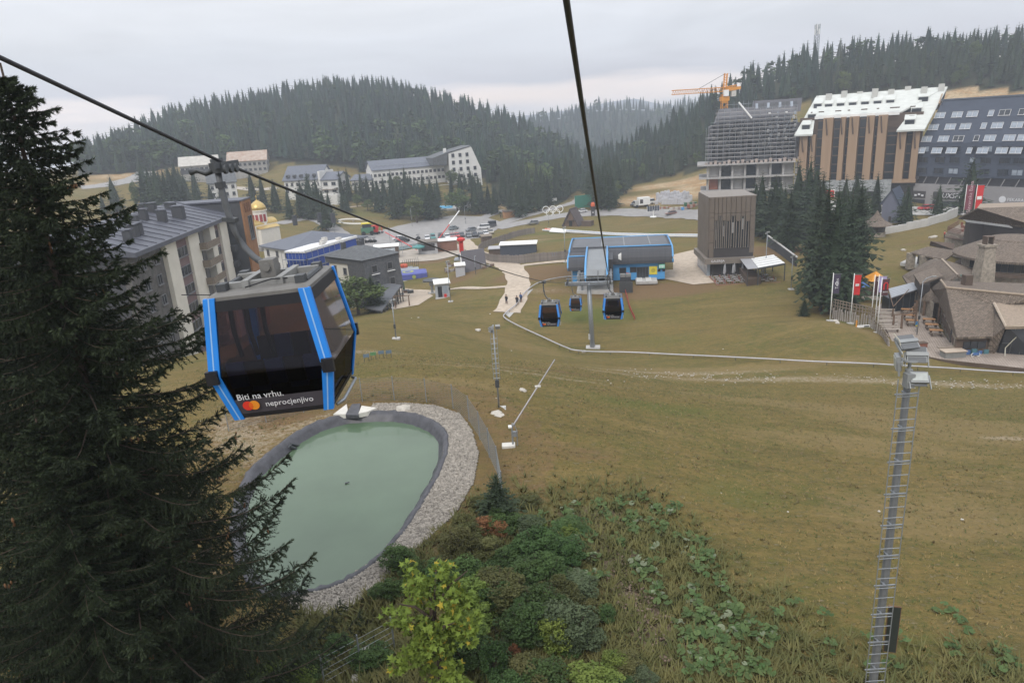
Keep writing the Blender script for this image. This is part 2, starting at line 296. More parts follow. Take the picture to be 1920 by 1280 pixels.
def ground_mat():
    m = bpy.data.materials.new('meadow'); m.use_nodes = True; t = m.node_tree; b = t.nodes['Principled BSDF']; l = t.links.new
    b.inputs['Roughness'].default_value = .95; b.inputs['Specular IOR Level'].default_value = .1
    g = nd(t, 'ShaderNodeNewGeometry'); pos = g.outputs['Position']
    def noise(sc, det=5, ro=.6, st=None):
        n = nd(t, 'ShaderNodeTexNoise'); n.inputs['Scale'].default_value = sc; n.inputs['Detail'].default_value = det; n.inputs['Roughness'].default_value = ro
        s_ = pos
        if st: q = nd(t, 'ShaderNodeMapping'); q.inputs['Scale'].default_value = st; l(pos, q.inputs[0]); s_ = q.outputs[0]
        l(s_, n.inputs[0]); return n.outputs[0]
    def mrange(v, a, c): r = nd(t, 'ShaderNodeMapRange'); r.inputs[1].default_value = a; r.inputs[2].default_value = c; l(v, r.inputs[0]); return r.outputs[0]
    def mix(f, a, c, bl='MIX'):
        x = nd(t, 'ShaderNodeMix', data_type='RGBA'); x.blend_type = bl
        if isinstance(f, float): x.inputs[0].default_value = f
        else: l(f, x.inputs[0])
        for i, v in ((6, a), (7, c)):
            if isinstance(v, tuple): x.inputs[i].default_value = (*v, 1)
            else: l(v, x.inputs[i])
        return x.outputs[2]
    def math_(op, a, c):
        n = nd(t, 'ShaderNodeMath', operation=op)
        for i, v in ((0, a), (1, c)):
            if isinstance(v, (int, float)): n.inputs[i].default_value = v
            else: l(v, n.inputs[i])
        return n.outputs[0]
    big = noise(.09, 5, .65); mid = noise(.8, 6, .7, (1, 1.5, 1)); fine = noise(7, 4, .75); vf = noise(30, 3, .7)
    A = nd(t, 'ShaderNodeAttribute', attribute_name='marks'); A2 = nd(t, 'ShaderNodeAttribute', attribute_name='marks2')
    sp = nd(t, 'ShaderNodeSeparateColor'); l(A.outputs['Color'], sp.inputs[0]); sp2 = nd(t, 'ShaderNodeSeparateColor'); l(A2.outputs['Color'], sp2.inputs[0])
    base = mix(mrange(big, .36, .64), (.098, .106, .026), (.188, .132, .045)); m2 = noise(2.4, 5, .75, (1, 1.3, 1))
    base = mix(math_('MULTIPLY', mrange(mid, .42, .64), .75), base, (.225, .150, .054)); base = mix(math_('MULTIPLY', mrange(noise(.7, 5, .7, (.14, 1, 1)), .5, .7), .7), base, (.062, .058, .022)); base = mix(math_('MULTIPLY', mrange(noise(.45, 5, .7, (.16, 1, 1)), .55, .72), .7), base, (.27, .19, .08)); base = mix(math_('MULTIPLY', mrange(m2, .46, .62), .72), base, (.058, .058, .017))
    base = mix(math_('MULTIPLY', mrange(fine, .35, .7), .55), base, (.082, .072, .026))
    base = mix(math_('MULTIPLY', mrange(vf, .48, .72), .6), base, (.255, .19, .085))
    def soft(v, n, k=1.0): return mrange(math_('ADD', v, math_('MULTIPLY', math_('SUBTRACT', n, .5), k)), .25, .75)
    base = mix(math_('MULTIPLY', soft(sp.outputs[2], mid, .9), .75), base, mix(mrange(fine, .3, .7), (.06, .09, .018), (.10, .12, .03)))
    base = mix(math_('MULTIPLY', soft(A.outputs['Alpha'], mid, 1.2), .6), base, mix(mrange(fine, .3, .7), (.26, .19, .09), (.17, .125, .055)))
    base = mix(math_('MULTIPLY', soft(sp.outputs[0], mid, 1.0), .8), base, mix(mrange(fine, .3, .7), (.19, .115, .065), (.13, .085, .045)))
    base = mix(math_('MULTIPLY', soft(sp.outputs[1], m2, 3.0), .75), base, mix(mrange(fine, .35, .65), (.40, .33, .24), (.24, .19, .12)))
    base = mix(math_('MULTIPLY', soft(sp2.outputs[0], mid, .8), .9), base, mix(mrange(fine, .35, .65), (.25, .19, .15), (.10, .07, .05)))
    oc = mix(mrange(noise(.16, 5, .7), .42, .6), (.42, .32, .20), (.34, .20, .09)); oc = mix(mrange(mid, .45, .7), oc, (.16, .13, .07))
    base = mix(soft(sp2.outputs[1], mid, .9), base, oc)
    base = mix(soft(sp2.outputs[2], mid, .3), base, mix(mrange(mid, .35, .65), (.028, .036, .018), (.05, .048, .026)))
    l(base, b.inputs['Base Color'])
    bn = nd(t, 'ShaderNodeBump'); bn.inputs['Strength'].default_value = .9; bn.inputs['Distance'].default_value = .12
    l(math_('ADD', fine, math_('MULTIPLY', mid, 1.5)), bn.inputs['Height']); l(bn.outputs[0], b.inputs['Normal'])
    return m
tm.materials.append(ground_mat())
terrain = put('ground', tm); terrain['kind'] = 'structure'
def sheet(name, pts, mat, off=.06, res=2.0, world=False, kind='structure'):
    P = [(p.x, p.y) for p in (pts if world else [G(*q) for q in pts])]
    V2 = []; n = len(P); E_ = []
    for i in range(n):
        a, b = np.array(P[i]), np.array(P[(i + 1) % n]); k = max(1, int(np.linalg.norm(b - a) / res))
        for j in range(k): V2.append(tuple(a + (b - a) * j / k))
    nb = len(V2); E_ = [(i, (i + 1) % nb) for i in range(nb)]
    A = np.array(P); x0, y0 = A.min(0); x1, y1 = A.max(0); gx, gy = np.meshgrid(np.arange(x0, x1, res), np.arange(y0, y1, res)); gx, gy = gx.ravel(), gy.ravel()
    ok = inpoly(gx, gy, P); V2 += list(zip(gx[ok], gy[ok]))
    r = delaunay_2d_cdt([Vector(v) for v in V2], E_, [], 0, 1e-5); v2 = np.array([tuple(v) for v in r[0]]); fs = [f for f in r[2]]
    cc = np.array([v2[list(f)].mean(0) for f in fs]); ok = inpoly(cc[:, 0], cc[:, 1], P)
    z = zt(v2[:, 0], v2[:, 1]) + off
    me = bpy.data.meshes.new(name); me.from_pydata(np.column_stack([v2, z]).tolist(), [], [tuple(f) for f, k in zip(fs, ok) if k]); me.materials.append(mat)
    bm = bmesh.new(); bm.from_mesh(me)
    for f in bm.faces:
        if f.normal.z < 0: f.normal_flip()
    bm.to_mesh(me); bm.free(); o = put(name, me); o['kind'] = kind; return o
def ribbon(name, pts, width, mat, off=.07, step=2.5):
    C = [G(*p) for p in pts]; L_ = []
    for k in range(len(C) - 1):
        a = C[max(k - 1, 0)]; b = C[k]; c = C[k + 1]; d = C[min(k + 2, len(C) - 1)]; m = max(2, int((c - b).length / step))
        for j in range(m): f = j / m; L_.append(.5 * ((2 * b) + (c - a) * f + (2 * a - 5 * b + 4 * c - d) * f * f + (3 * b - a - 3 * c + d) * f ** 3))
    L_.append(C[-1]); N = len(L_); V = []; F_ = []; m = 5
    for k, p in enumerate(L_):
        d = L_[min(k + 1, N - 1)] - L_[max(k - 1, 0)]; d.z = 0; d.normalize(); s = Vector((-d.y, d.x, 0)); wd = width * (1 + .08 * math.sin(k * 1.7))
        for j in range(m): q = p + s * (wd * (j / (m - 1) - .5)); V.append((q.x, q.y))
    z = zt([v[0] for v in V], [v[1] for v in V]) + off
    for k in range(N - 1):
        for j in range(m - 1): F_.append((k * m + j, k * m + j + 1, (k + 1) * m + j + 1, (k + 1) * m + j))
    me = npmesh(name, np.column_stack([V, z]), F_, mat); bm = bmesh.new(); bm.from_mesh(me)
    for f in bm.faces:
        if f.normal.z < 0: f.normal_flip()
    bm.to_mesh(me); bm.free(); o = put(name, me); o['kind'] = 'structure'; return o
asphalt = M('asphalt', (.265, .255, .245), .9, .14, .5, coord='World', bump=.1)
gravelm = M('gravel_path', (.42, .35, .275), .95, .2, 1.2, coord='World', bump=.3)
dustm = M('dusty_yard', (.36, .32, .27), .95, .15, .4, coord='World', bump=.2)
concrete = M('concrete', (.40, .39, .37), .85, .12, 1.5, coord='World', bump=.15)
sheet('parking_lot', [(640, 470), (660, 448), (700, 436), (745, 424), (800, 412), (850, 404), (905, 406), (945, 418), (930, 432), (900, 446), (850, 452), (790, 460), (745, 470), (700, 486), (660, 492)], asphalt, .10, 4)
sheet('fairground_yard', [(690, 492), (745, 472), (800, 463), (850, 455), (870, 462), (872, 476), (820, 488), (760, 492), (710, 500)], dustm, .13, 3)
ribbon('road', [(925, 424), (975, 408), (1030, 393), (1075, 380), (1092, 368)], 7, asphalt, .12)
ribbon('road', [(930, 428), (990, 416), (1050, 405), (1110, 400), (1180, 399), (1260, 402), (1340, 408), (1450, 414)], 9, asphalt, .15)
ribbon('road', [(660, 452), (620, 425), (590, 412), (560, 412), (520, 420)], 6, asphalt, .12)
ribbon('road', [(520, 352), (480, 356), (440, 352), (400, 350)], 7, dustm, .12)
ribbon('road', [(150, 352), (200, 347), (245, 338), (275, 322)], 9, asphalt, .14)
ribbon('road', [(885, 418), (915, 405), (950, 394)], 5, asphalt, .17)
sheet('side_road', [(1500, 392), (1600, 398), (1715, 404), (1800, 404), (1920, 414), (1920, 398), (1820, 390), (1715, 388), (1600, 378), (1500, 372)], concrete, .14, 4)
ribbon('footpath', [(862, 440), (880, 462), (905, 480), (945, 495), (965, 510), (972, 530), (963, 562), (950, 586)], 4.6, gravelm, .09)
ribbon('footpath', [(955, 503), (1005, 495), (1045, 491), (1082, 489)], 3.2, gravelm, .12)
ribbon('footpath', [(755, 545), (800, 546), (850, 542), (905, 541), (968, 536)], 1.8, gravelm, .12)
ribbon('footpath', [(640, 390), (700, 384), (760, 378)], 2, gravelm, .1)
sheet('footpath', [(700, 522), (745, 538), (800, 545), (812, 555), (785, 572), (740, 580), (705, 572)], gravelm, .07, 2)
sheet('station_forecourt', [(1262, 478), (1305, 468), (1318, 505), (1345, 530), (1300, 534), (1250, 524), (1180, 522), (1172, 510), (1262, 506)], gravelm, .08, 2)
# ------------------------------------------------------------------ common materials
steel = M('galvanised_steel', (.30, .32, .34), .5, .12, 6, metal=.6); steel_d = M('dark_steel', (.075, .08, .085), .5, .15, 6, metal=.4)
blue = M('cabin_blue', (.02, .20, .62), .35, .06, 2); black = M('black_plastic', (.014, .014, .017), .45, .1, 8); white = M('white_paint', (.72, .72, .70), .6, .06, 2)
greyp = M('roof_grey', (.15, .145, .135), .6, .14, 4); woodg = M('weathered_wood', (.20, .165, .13), .9, .3, 2, stretch=(1, 1, 6), bump=.2); wood_o = M('orange_wood', (.36, .19, .085), .7, .2, 3)
glass_d = M('dark_window_glass', (.025, .03, .037), .12, .25, .6, spec=.6); glass_l = M('pale_window_glass', (.28, .32, .37), .2, .25, .5, spec=.6)
winframe = M('grey_window_frame', (.16, .16, .165), .6, .1, 4); winwhite = M('white_window_frame', (.6, .6, .6), .6, .1, 4)
cabglass = glassmat('tinted_glass', (.44, .33, .35), 1.0); cabglass3 = glassmat('side_tinted_glass', (.30, .20, .205), .6); cabglass2 = glassmat('dark_tinted_glass', (.10, .075, .08), .12)
bluepad = M('blue_cushion', (.02, .045, .16), .8, .15, 8); blackpad = M('black_cushion', (.012, .012, .014), .8, .15, 8)
txtw = M('white_lettering', (.62, .62, .64), .6, .05, 5); redc = M('red_print', (.60, .035, .02), .6, .05, 5); orac = M('orange_print', (.68, .24, .02), .6, .05, 5); mixc = M('deep_orange_print', (.62, .11, .01), .6, .05, 5)
redp = M('red_paint', (.55, .03, .025), .45, .1, 2); yellow = M('yellow_paint', (.62, .52, .05), .6, .1, 3); orange = M('orange_paint', (.62, .27, .04), .55, .1, 3)
# ------------------------------------------------------------------ pond
def ring_in(d, z, wob=0):
    o = []
    for k, p in enumerate(PR):
        t = PR[(k + 1) % 120] - PR[k - 1]; n = Vector((-t.y, t.x, 0)).normalized()
        if (PC - p).dot(n) < 0: n = -n
        q = p + n * (d + wob * (math.sin(k * 2.3) + math.sin(k * 5.1 + 1)) * .5); o.append(Vector((q.x, q.y, z + wob * .7 * math.sin(k * 3.7))))
    return o
liner = M('pond_liner', (.055, .055, .062), .45, .35, 2.2, coord='World', bump=.25, spec=.4)
pond = thing('pond', 'oval snowmaking pond of murky green water with black liner below the near gondola', 'pond', (PC.x, PC.y, ZB))
def rel(ps): return [p - Vector((PC.x, PC.y, ZB)) for p in ps]
b = MB(); b.loft([rel(ring_in(-.12, ZB - .15)), rel(ring_in(-.10, ZB + .07, .05)), rel(ring_in(.10, ZB + .10, .06)), rel(ring_in(.30, ZB - .14, .06)), rel(ring_in(.55, ZB - .5, .06)), rel(ring_in(.95, ZW - .5, .05))], cap=False)
b.build('liner', liner, pond, True)
wm = M('green_water', (.080, .122, .074), .09, .10, .25, spec=.55, coord='World', bump=.02)
b = MB(); rr = rel(ring_in(.50, ZW)); b.add(rr, [tuple(range(120))]); b.build('water', wm, pond)
def pd(px, py, z=ZB): return az(px, py, z) - Vector((PC.x, PC.y, ZB))
for pts in (((625, 776), (650, 757), (652, 768), (648, 776)), ((672, 775), (678, 760), (706, 764), (690, 771))):
    b = MB(); b.prism([pd(*p, ZB + .18) for p in pts], (0, 0, -.3)); b.build('inlet_wing_wall', M('pale_concrete', (.55, .53, .48), .85, .1, 3), pond)
b = MB(); b.prism([pd(*p, ZB + .16) for p in ((648, 777), (660, 757), (676, 756), (672, 778))], (0, 0, -.25)); b.build('inlet_channel', liner, pond)
for a, c in (((545, 832), (560, 836)), ((542, 836), (556, 842))):
    b = MB(); b.tube(pd(*a, ZB - .1), pd(*c, ZB - .5), .09, n=8); b.build('pipe_end', steel_d, pond)
for px, py in ((625, 785), (657, 778), (690, 777), (725, 776), (758, 782)):
    b = MB(); q = pd(px, py + 6, ZB - .3); b.tube(q, q + Vector((0, 0, -.75)), .025, n=5); b.build('liner_stake', steel_d, pond)
b = MB(); q = pd(647, 906, ZW + .04); b.tube(q, q + Vector((.22, .1, .02)), .05, .02, 5); tag(b.build('driftwood', steel_d), 'tiny dark stick floating mid pond', 'stick'); 
bpy.data.objects['driftwood'].location = (PC.x, PC.y, ZB)
# gravel bank of loose stones
GB = [az(x, y, ZB) for x, y in ((700, 757), (760, 756), (815, 760), (862, 776), (884, 805), (897, 850), (888, 905), (855, 962), (800, 1012), (755, 1052), (712, 1102), (650, 1145), (575, 1158), (540, 1135), (548, 1112))]
gbp = [(p.x, p.y) for p in GB]
b = MB(); PR2 = [p for p in GB]
me = sheet('gravel_bank', GB, M('gravel_bed', (.20, .18, .15), .95, .35, 9, coord='World', bump=.5), .03, .35, True)
for v in me.data.vertices: v.co.z = ZB + .035
bm = bmesh.new(); bm.from_mesh(me.data); fc = [f.calc_center_median() for f in bm.faces]; di = dist_ring(np.array([c.x for c in fc]), np.array([c.y for c in fc]))
bmesh.ops.delete(bm, geom=[f for f, d_ in zip(bm.faces, di) if d_ < -.02], context='FACES'); bm.to_mesh(me.data); bm.free()
n = 60000; A = np.array(gbp); X = rng.uniform(A[:, 0].min(), A[:, 0].max(), n); Y = rng.uniform(A[:, 1].min(), A[:, 1].max(), n); ok = inpoly(X, Y, gbp); X, Y = X[ok], Y[ok]
dr = dist_ring(X, Y); ok = (dr > .1); X, Y = X[ok][:16000], Y[ok][:16000]
def octas(X, Y, Z, r, mat, name, flat=.6):
    N = len(X); a = rng.uniform(0, 6.28, N); U = np.array([(1, 0, 0), (0, 1, 0), (-1, 0, 0), (0, -1, 0), (.2, .1, 1), (0, 0, -.6)], float)
    V = np.empty((N, 6, 3)); jit = rng.uniform(.6, 1.3, (N, 6, 1)); u = U[None] * jit
    V[..., 0] = X[:, None] + r[:, None] * (u[..., 0] * np.cos(a)[:, None] - u[..., 1] * np.sin(a)[:, None]); V[..., 1] = Y[:, None] + r[:, None] * (u[..., 0] * np.sin(a)[:, None] + u[..., 1] * np.cos(a)[:, None]); V[..., 2] = Z[:, None] + r[:, None] * u[..., 2] * flat
    T = np.array([(0, 1, 4), (1, 2, 4), (2, 3, 4), (3, 0, 4), (1, 0, 5), (2, 1, 5), (3, 2, 5), (0, 3, 5)]); T = (np.arange(N)[:, None, None] * 6 + T[None]).reshape(-1, 3)
    return put(name, npmesh(name, V.reshape(-1, 3), T, mat))
stone = M('pale_stone', (.265, .24, .205), .9, .45, 6, coord='World')
tag(octas(X, Y, np.full(len(X), ZB + .04), rng.uniform(.035, .10, len(X)), stone, 'gravel_stones'), 'loose pale gravel stones banked around the green pond', 'gravel', kind='stuff')
# fence round the pond
fence = thing('mesh_fence', 'grey wire mesh fence curving round the pond gravel bank', 'fence', tuple(G(800, 757)))
FP = [(430, 812), (500, 795), (570, 775), (620, 762), (680, 755), (740, 752), (800, 756), (850, 768), (880, 792), (900, 826), (918, 860), (934, 895), (943, 945)]
fw = [az(x, y, -17.4) for x, y in FP]; o0 = Vector(fence.location); posts = []
for k in range(len(fw) - 1):
    m_ = max(1, round((fw[k + 1] - fw[k]).length / 2.3))
    for j in range(m_): posts.append(fw[k].lerp(fw[k + 1], j / m_))
posts.append(fw[-1])
pm = MB(); pm.tube((0, 0, -.3), (0, 0, 1.75), .03, n=6); pme = pm.mesh('post', steel)
wire = M('fence_wire', (.20, .21, .20), .5, .1, 5, metal=.5)
for k, p in enumerate(posts):
    p.z = max(gz(p.x, p.y), -17.6); put('post', pme, fence, p - o0)
    if k:
        b = MB(); q = posts[k - 1]
        for j in range(13): b.tube(q - o0 + Vector((0, 0, .1 + .13 * j)), p - o0 + Vector((0, 0, .1 + .13 * j)), .013, n=3, cap=False)
        for j in range(1, 8): w0 = q.lerp(p, j / 8) - o0; b.tube(w0 + Vector((0, 0, .1)), w0 + Vector((0, 0, 1.66)), .004, n=3, cap=False)
        b.build('mesh_panel', wire, fence)
fence2 = thing('wire_fence', 'thin strand wire fence at the foot of the big spruce below the pond', 'fence', tuple(G(660, 1240)))
o0 = Vector(fence2.location); A_, B_ = G(610, 1290), G(740, 1215)
for j in range(5): b = MB(); b.tube(A_ - o0 + Vector((0, 0, .25 + .22 * j)), B_ - o0 + Vector((0, 0, .25 + .22 * j)), .006, n=4); b.build('strand', steel, fence2)
for t in (0, .5, 1): b = MB(); p = A_.lerp(B_, t) - o0; b.tube(p - Vector((0, 0, .2)), p + Vector((0, 0, 1.3)), .03, n=6); b.build('post', steel, fence2)
# ------------------------------------------------------------------ ropeway
def rope_z(Y, s=1):
    if s < 0: d = Y - 11.5; return -.3 - .33 * d if d < 0 else (-.3 - .29 * d + .00045 * d * d if Y <= 94 else rope_z(Y, 1))
    return 2.4 - .275 * Y + .000275 * Y * Y if Y <= 94 else (-21.0 - .33 * (Y - 94) + .004 * (Y - 94) ** 2)
def rope_x(Y, s): return -.3 + .153 * Y - (5.86 if s < 0 else 0)
RZ = -math.atan(.153)
ropem = M('steel_rope', (.055, .055, .06), .55, .3, 30, metal=.5, stretch=(1, .15, 1))
for s, lb in ((-1, 'thick dark haul rope carrying the near gondola, descending from upper left'), (1, 'thick dark haul rope descending from top centre to the tower')):
    Ys = list(np.arange(-14, 11, 2.0)) + [11.5] + list(np.arange(13, 94, 2.0)) + [94] + list(np.arange(97, 125, 3.0)); b = MB(); p0 = Vector((rope_x(-14, s), -14, rope_z(-14, s)))
    b.path([Vector((rope_x(Y, s), Y, rope_z(Y, s))) - p0 for Y in Ys], .027, 8); o = b.build('haul_rope', ropem, None, True); o.location = p0; tag(o, lb, 'cable', 'ropes of the gondola lift')
ZL = (.0, .85, 2.14); HX = (.86, 1.05, .88); HY = (.90, 1.06, .92)
def make_cabin(detail):
    t = thing('gondola_cabin', '', 'gondola', (0, 0, 0))
    fl = MB(); fl.box((0, 0, .01), (1.56, 1.6, .1)); fl.build('floor', black, t)
    cr_ = [[Vector((sx_ * HX[i], sy_ * HY[i], ZL[i])) for i in range(3)] for sx_, sy_ in ((-1, -1), (1, -1), (1, 1), (-1, 1))]
    for k, nm in enumerate(('end_window', 'side_window', 'end_window', 'side_window')):
        a, c = cr_[k], cr_[(k + 1) % 4]; b = MB()
        b.cur = 2 * (k % 2); b.add([a[1], c[1], c[2], a[2]], [(0, 1, 2, 3)]); b.cur = 1; b.add([a[0], c[0], c[1], a[1]], [(0, 1, 2, 3)]); b.build(nm, [cabglass, cabglass2, cabglass3], t)
        b = MB(); b.add([a[2] * 1.0, c[2], c[2] + Vector((0, 0, .0)), a[2]], [])
        e0, e1 = a[1].lerp(a[2], .86), c[1].lerp(c[2], .86); nn = (c[0] - a[0]).cross(Vector((0, 0, 1))).normalized() * .012
        b.add([e0 + nn, e1 + nn, c[2] + nn, a[2] + nn, e0 - nn * 3, e1 - nn * 3, c[2] - nn * 3, a[2] - nn * 3], [(0, 1, 2, 3), (7, 6, 5, 4), (0, 4, 5, 1), (2, 6, 7, 3)]); b.build('top_rail', black, t)
        e0, e1 = a[0].lerp(a[1], .44), c[0].lerp(c[1], .44)
        f0, f1 = a[0].lerp(a[1], .10), c[0].lerp(c[1], .10)
        b = MB(); b.add([a[0] + nn, c[0] + nn, f1 + nn, f0 + nn, a[0] - nn, c[0] - nn, f1 - nn, f0 - nn], [(0, 1, 2, 3), (7, 6, 5, 4), (3, 2, 6, 7)]); b.build('bottom_rail', black, t)
        if k % 2 == 0:
            b = MB(); b.add([f0 + nn * .8, f1 + nn * .8, e1 + nn * .8, e0 + nn * .8, f0 - nn * .4, f1 - nn * .4, e1 - nn * .4, e0 - nn * .4], [(0, 1, 2, 3), (7, 6, 5, 4)]); b.build('advert_panel', M('advert_grey', (.055, .05, .06), .5, .1, 3), t)
    for sx_, sy_ in ((-1, -1), (1, -1), (1, 1), (-1, 1)):
        rings = []; rl = []
        for i in range(3):
            x, y, z = sx_ * HX[i], sy_ * HY[i], ZL[i] + (-.02, 0, .06)[i]; wd = .17 if i else .15
            rings.append([Vector((x + sx_ * .025, y + sy_ * .03, z)), Vector((x - sx_ * wd, y + sy_ * .03, z)), Vector((x - sx_ * wd, y - sy_ * .05, z)), Vector((x + sx_ * .025, y - sy_ * .06, z))])
            rl.append([Vector((x - sx_ * .062, y + sy_ * .035, z)), Vector((x - sx_ * .085, y + sy_ * .035, z)), Vector((x - sx_ * .085, y + sy_ * .025, z)), Vector((x - sx_ * .062, y + sy_ * .025, z))])
        b = MB(); b.loft(rings); o = b.build('corner_post', blue, t)
        b = MB(); b.loft(rl); b.build('seam_strip', M('pale_blue_seam', (.25, .42, .66), .4, .05, 3), o)
    for sx_ in (-1, 1):
        for sy_ in (-1, 1):
            b = MB(); b.box((sx_ * 1.0, sy_ * 1.10, .86), (.20, .09, .24)); b.box((sx_ * .92, sy_ * 1.13, .86), (.05, .06, .15)); b.build('hinge_block', black, t)
    for s_ in (-1, 1): b = MB(); b.path([(s_ * .9, -.7, -.02), (s_, -.55, .0), (s_, .55, .0), (s_ * .9, .7, -.02)], .03, 6); b.build('bumper_rail', steel, t, True)
    b = MB(); b.loft([[Vector((sx_ * a, sy_ * c, z)) for sx_, sy_ in ((-1, -1), (1, -1), (1, 1), (-1, 1))] for a, c, z in ((.87, .91, 2.12), (.87, .91, 2.2), (.80, .84, 2.24))]); rf = b.build('roof', greyp, t)
    b = MB()
    for sy_ in (-.42, .42): b.box((0, sy_, 2.29), (1.5, .13, .1))
    for sx_ in (-.3, .3): b.box((sx_, 0, 2.30), (.12, 1.1, .14))
    b.build('roof_beam', M('pale_metal', (.25, .25, .24), .5, .15, 4, metal=.3), t)
    for sx_ in (-1, 1): b = MB(); b.tube((sx_ * .72, -.5, 2.26), (sx_ * .72, .5, 2.26), .06, n=8); b.box((sx_ * .68, -.56, 2.3), (.16, .2, .14)); b.box((sx_ * .68, .56, 2.3), (.16, .2, .14)); b.build('door_actuator', steel_d, t)
    b = MB(); b.box((0, 0, 2.45), (.26, .3, .34)); b.tube((0, -.2, 2.5), (0, .2, 2.5), .07, n=10); b.build('hanger_bracket', greyp, t)
    hang = M('hanger_grey', (.12, .125, .13), .5, .15, 4, metal=.4)
    pts = [(0, 0, 2.5), (-.10, 0, 2.55), (-.24, 0, 2.68), (-.38, 0, 2.9), (-.48, 0, 3.2), (-.52, 0, 3.6), (-.53, 0, 4.0), (-.52, 0, 4.25)]
    b = MB(); b.path(pts, [.065, .065, .062, .06, .058, .065, .055, .06], 8); hg = b.build('hanger_arm', hang, t, True)
    b = MB(); b.box((-.50, 0, 3.38), (.22, .2, .07), ry=.2); b.build('collar', steel_d, hg); b = MB(); b.box((-.53, 0, 3.98), (.13, .16, .1)); b.build('collar', steel_d, hg)
    b = MB(); b.box((-.40, 0, 4.27), (.16, .62, .17)); b.box((-.50, .0, 4.3), (.14, .22, .24)); b.box((-.38, -.42, 4.31), (.09, .3, .1)); b.box((-.38, .42, 4.31), (.09, .3, .1)); gp = b.build('grip', steel_d, t)
    for yy in (-.24, .02, .26): b = MB(); b.tube((-.32, yy, 4.23), (-.27, yy, 4.23), .075, n=12); b.build('roller', steel_d, gp)
    b = MB(); b.path([(-.55, 0, 4.25), (-.72, -.03, 4.2), (-.85, -.04, 4.27), (-.98, -.04, 4.25)], [.06, .05, .045, .06], 7); b.build('lever', steel_d, gp, True)
    for sy_ in (-1, 1): b = MB(); b.box((0, sy_ * .62, .24), (1.5, .3, .36)); b.build('seat_base', blackpad, t)
    if detail:
        for sy_ in (-1, 1):
            for j in range(5):
                x = -.68 + .34 * j; pad = bluepad if (j + (sy_ > 0)) % 2 else blackpad
                b = MB(); b.box((x, sy_ * .55, .46), (.31, .42, .1)); b.build('seat_cushion', pad, t)
                b = MB(); b.box((x, sy_ * .82, .78), (.31, .08, .46), rx=-sy_ * .1); b.build('backrest', blackpad if pad == bluepad else bluepad, t)
        for j in range(3): b = MB(); b.path([(-.62 + .28 * j, -.62, 2.05), (-.66 + .28 * j, -.6, 1.5), (-.6 + .28 * j, -.64, 1.05)], .045, 6); b.build('ski_holder', black, t, True)
        b = MB(); b.path([(.55, -.4, 2.30), (.2, -.62, 2.36), (-.25, -.7, 2.28)], .012, 5); b.path([(-.85, -.7, 2.22), (-1.3, -.8, 2.3)], .008, 4); b.build('cable_lead', black, t)
    th = math.atan2(HY[1] - HY[0], ZL[1])
    def face(x, z): return (x, -(HY[0] + (HY[1] - HY[0]) * z / ZL[1]) - .05, z)
    rt = (math.pi / 2 + th, 0, 0)
    text('Biti na vrhu.', .17, txtw, t, face(-.30, .425), rt, depth=.002, align='LEFT' if 0 else 'CENTER')
    text('neprocjenjivo', .155, txtw, t, face(.17, .245), rt, depth=.002)
    def disc(x, z, r, mt, nm, half=None):
        b = MB(); P_ = [Vector((math.cos(i * math.pi / 16) * r, math.sin(i * math.pi / 16) * r, 0)) for i in range(32)]; b.prism(P_, (0, 0, .003)); o = b.build(nm, mt, t); o.location = face(x, z); o.rotation_euler = rt
    disc(-.56, .25, .092, redc, 'logo_disc'); disc(-.45, .25, .092, orac, 'logo_disc'); o = None
    b = MB(); P_ = [Vector((-.055 + .092 * math.cos(a_), .092 * math.sin(a_), 0)) for a_ in np.linspace(-.93, .93, 12)] + [Vector((.055 - .092 * math.cos(a_), .092 * math.sin(a_), 0)) for a_ in np.linspace(.93, -.93, 12)]
    b.prism(P_, (0, 0, .005)); o = b.build('logo_overlap', mixc, t); o.location = face(-.505, .25); o.rotation_euler = rt
    return t
def hang_at(t, s, Y, swing=0, yaw=0):
    q = Euler((0, swing, RZ + yaw)).to_matrix(); t.rotation_euler = (0, swing, RZ + yaw)
    t.scale = (.93,) * 3; t.location = Vector((rope_x(Y, s), Y, rope_z(Y, s))) - q @ Vector((-.38, 0, 4.33)) * .93
cab = make_cabin(True); hang_at(cab, -1, 11.5, R_(-3), R_(9)); cab['label'] = 'large blue and black gondola cabin with orange and red disc logo, hanging nearest'; cab['group'] = 'gondola cabins'
proto = make_cabin(False)
for i, (s, Y, lb) in enumerate(((-1, 62, 'small blue-framed gondola cabin hanging left of the lift tower'), (1, 64, 'blue-framed gondola cabin hanging just right of the lift tower'), (-1, 106, 'tiny gondola cabin between the lift tower and the station'), (1, 108, 'gondola cabin half hidden behind the one right of the tower'))):
    c = proto if i == 0 else copy_tree(proto); hang_at(c, s, Y); c['label'] = lb; c['group'] = 'gondola cabins'
# lift tower
tb = aY(1112, 652, 94); tb.z = gz(tb.x, 94)
tw = thing('lift_tower', 'grey tubular lift tower with crossarm, ladder and roller batteries', 'lift tower', tuple(tb), RZ); H_ = -21.6 - tb.z
cx = (rope_x(94, 1) + rope_x(94, -1)) / 2 - tb.x
b = MB(); b.tube((cx * .2, 0, -.3), (cx, 0, H_), .36, .30, 14); b.build('column', steel, tw, True)
b = MB(); b.box((0, 0, .05), (2.0, 1.4, .3)); b.build('foundation', concrete, tw)
b = MB(); b.box((cx, 0, H_), (6.6, .5, .45)); b.box((cx, .8, H_ + .9), (6.2, .08, .08)); b.box((cx, -.8, H_ + .9), (6.2, .08, .08)); b.build('crossarm', steel, tw)
b = MB(); b.box((cx, -.75, H_ - .05), (5.6, .6, .05)); b.box((cx, .75, H_ - .05), (5.6, .6, .05)); b.build('walkway', steel_d, tw)
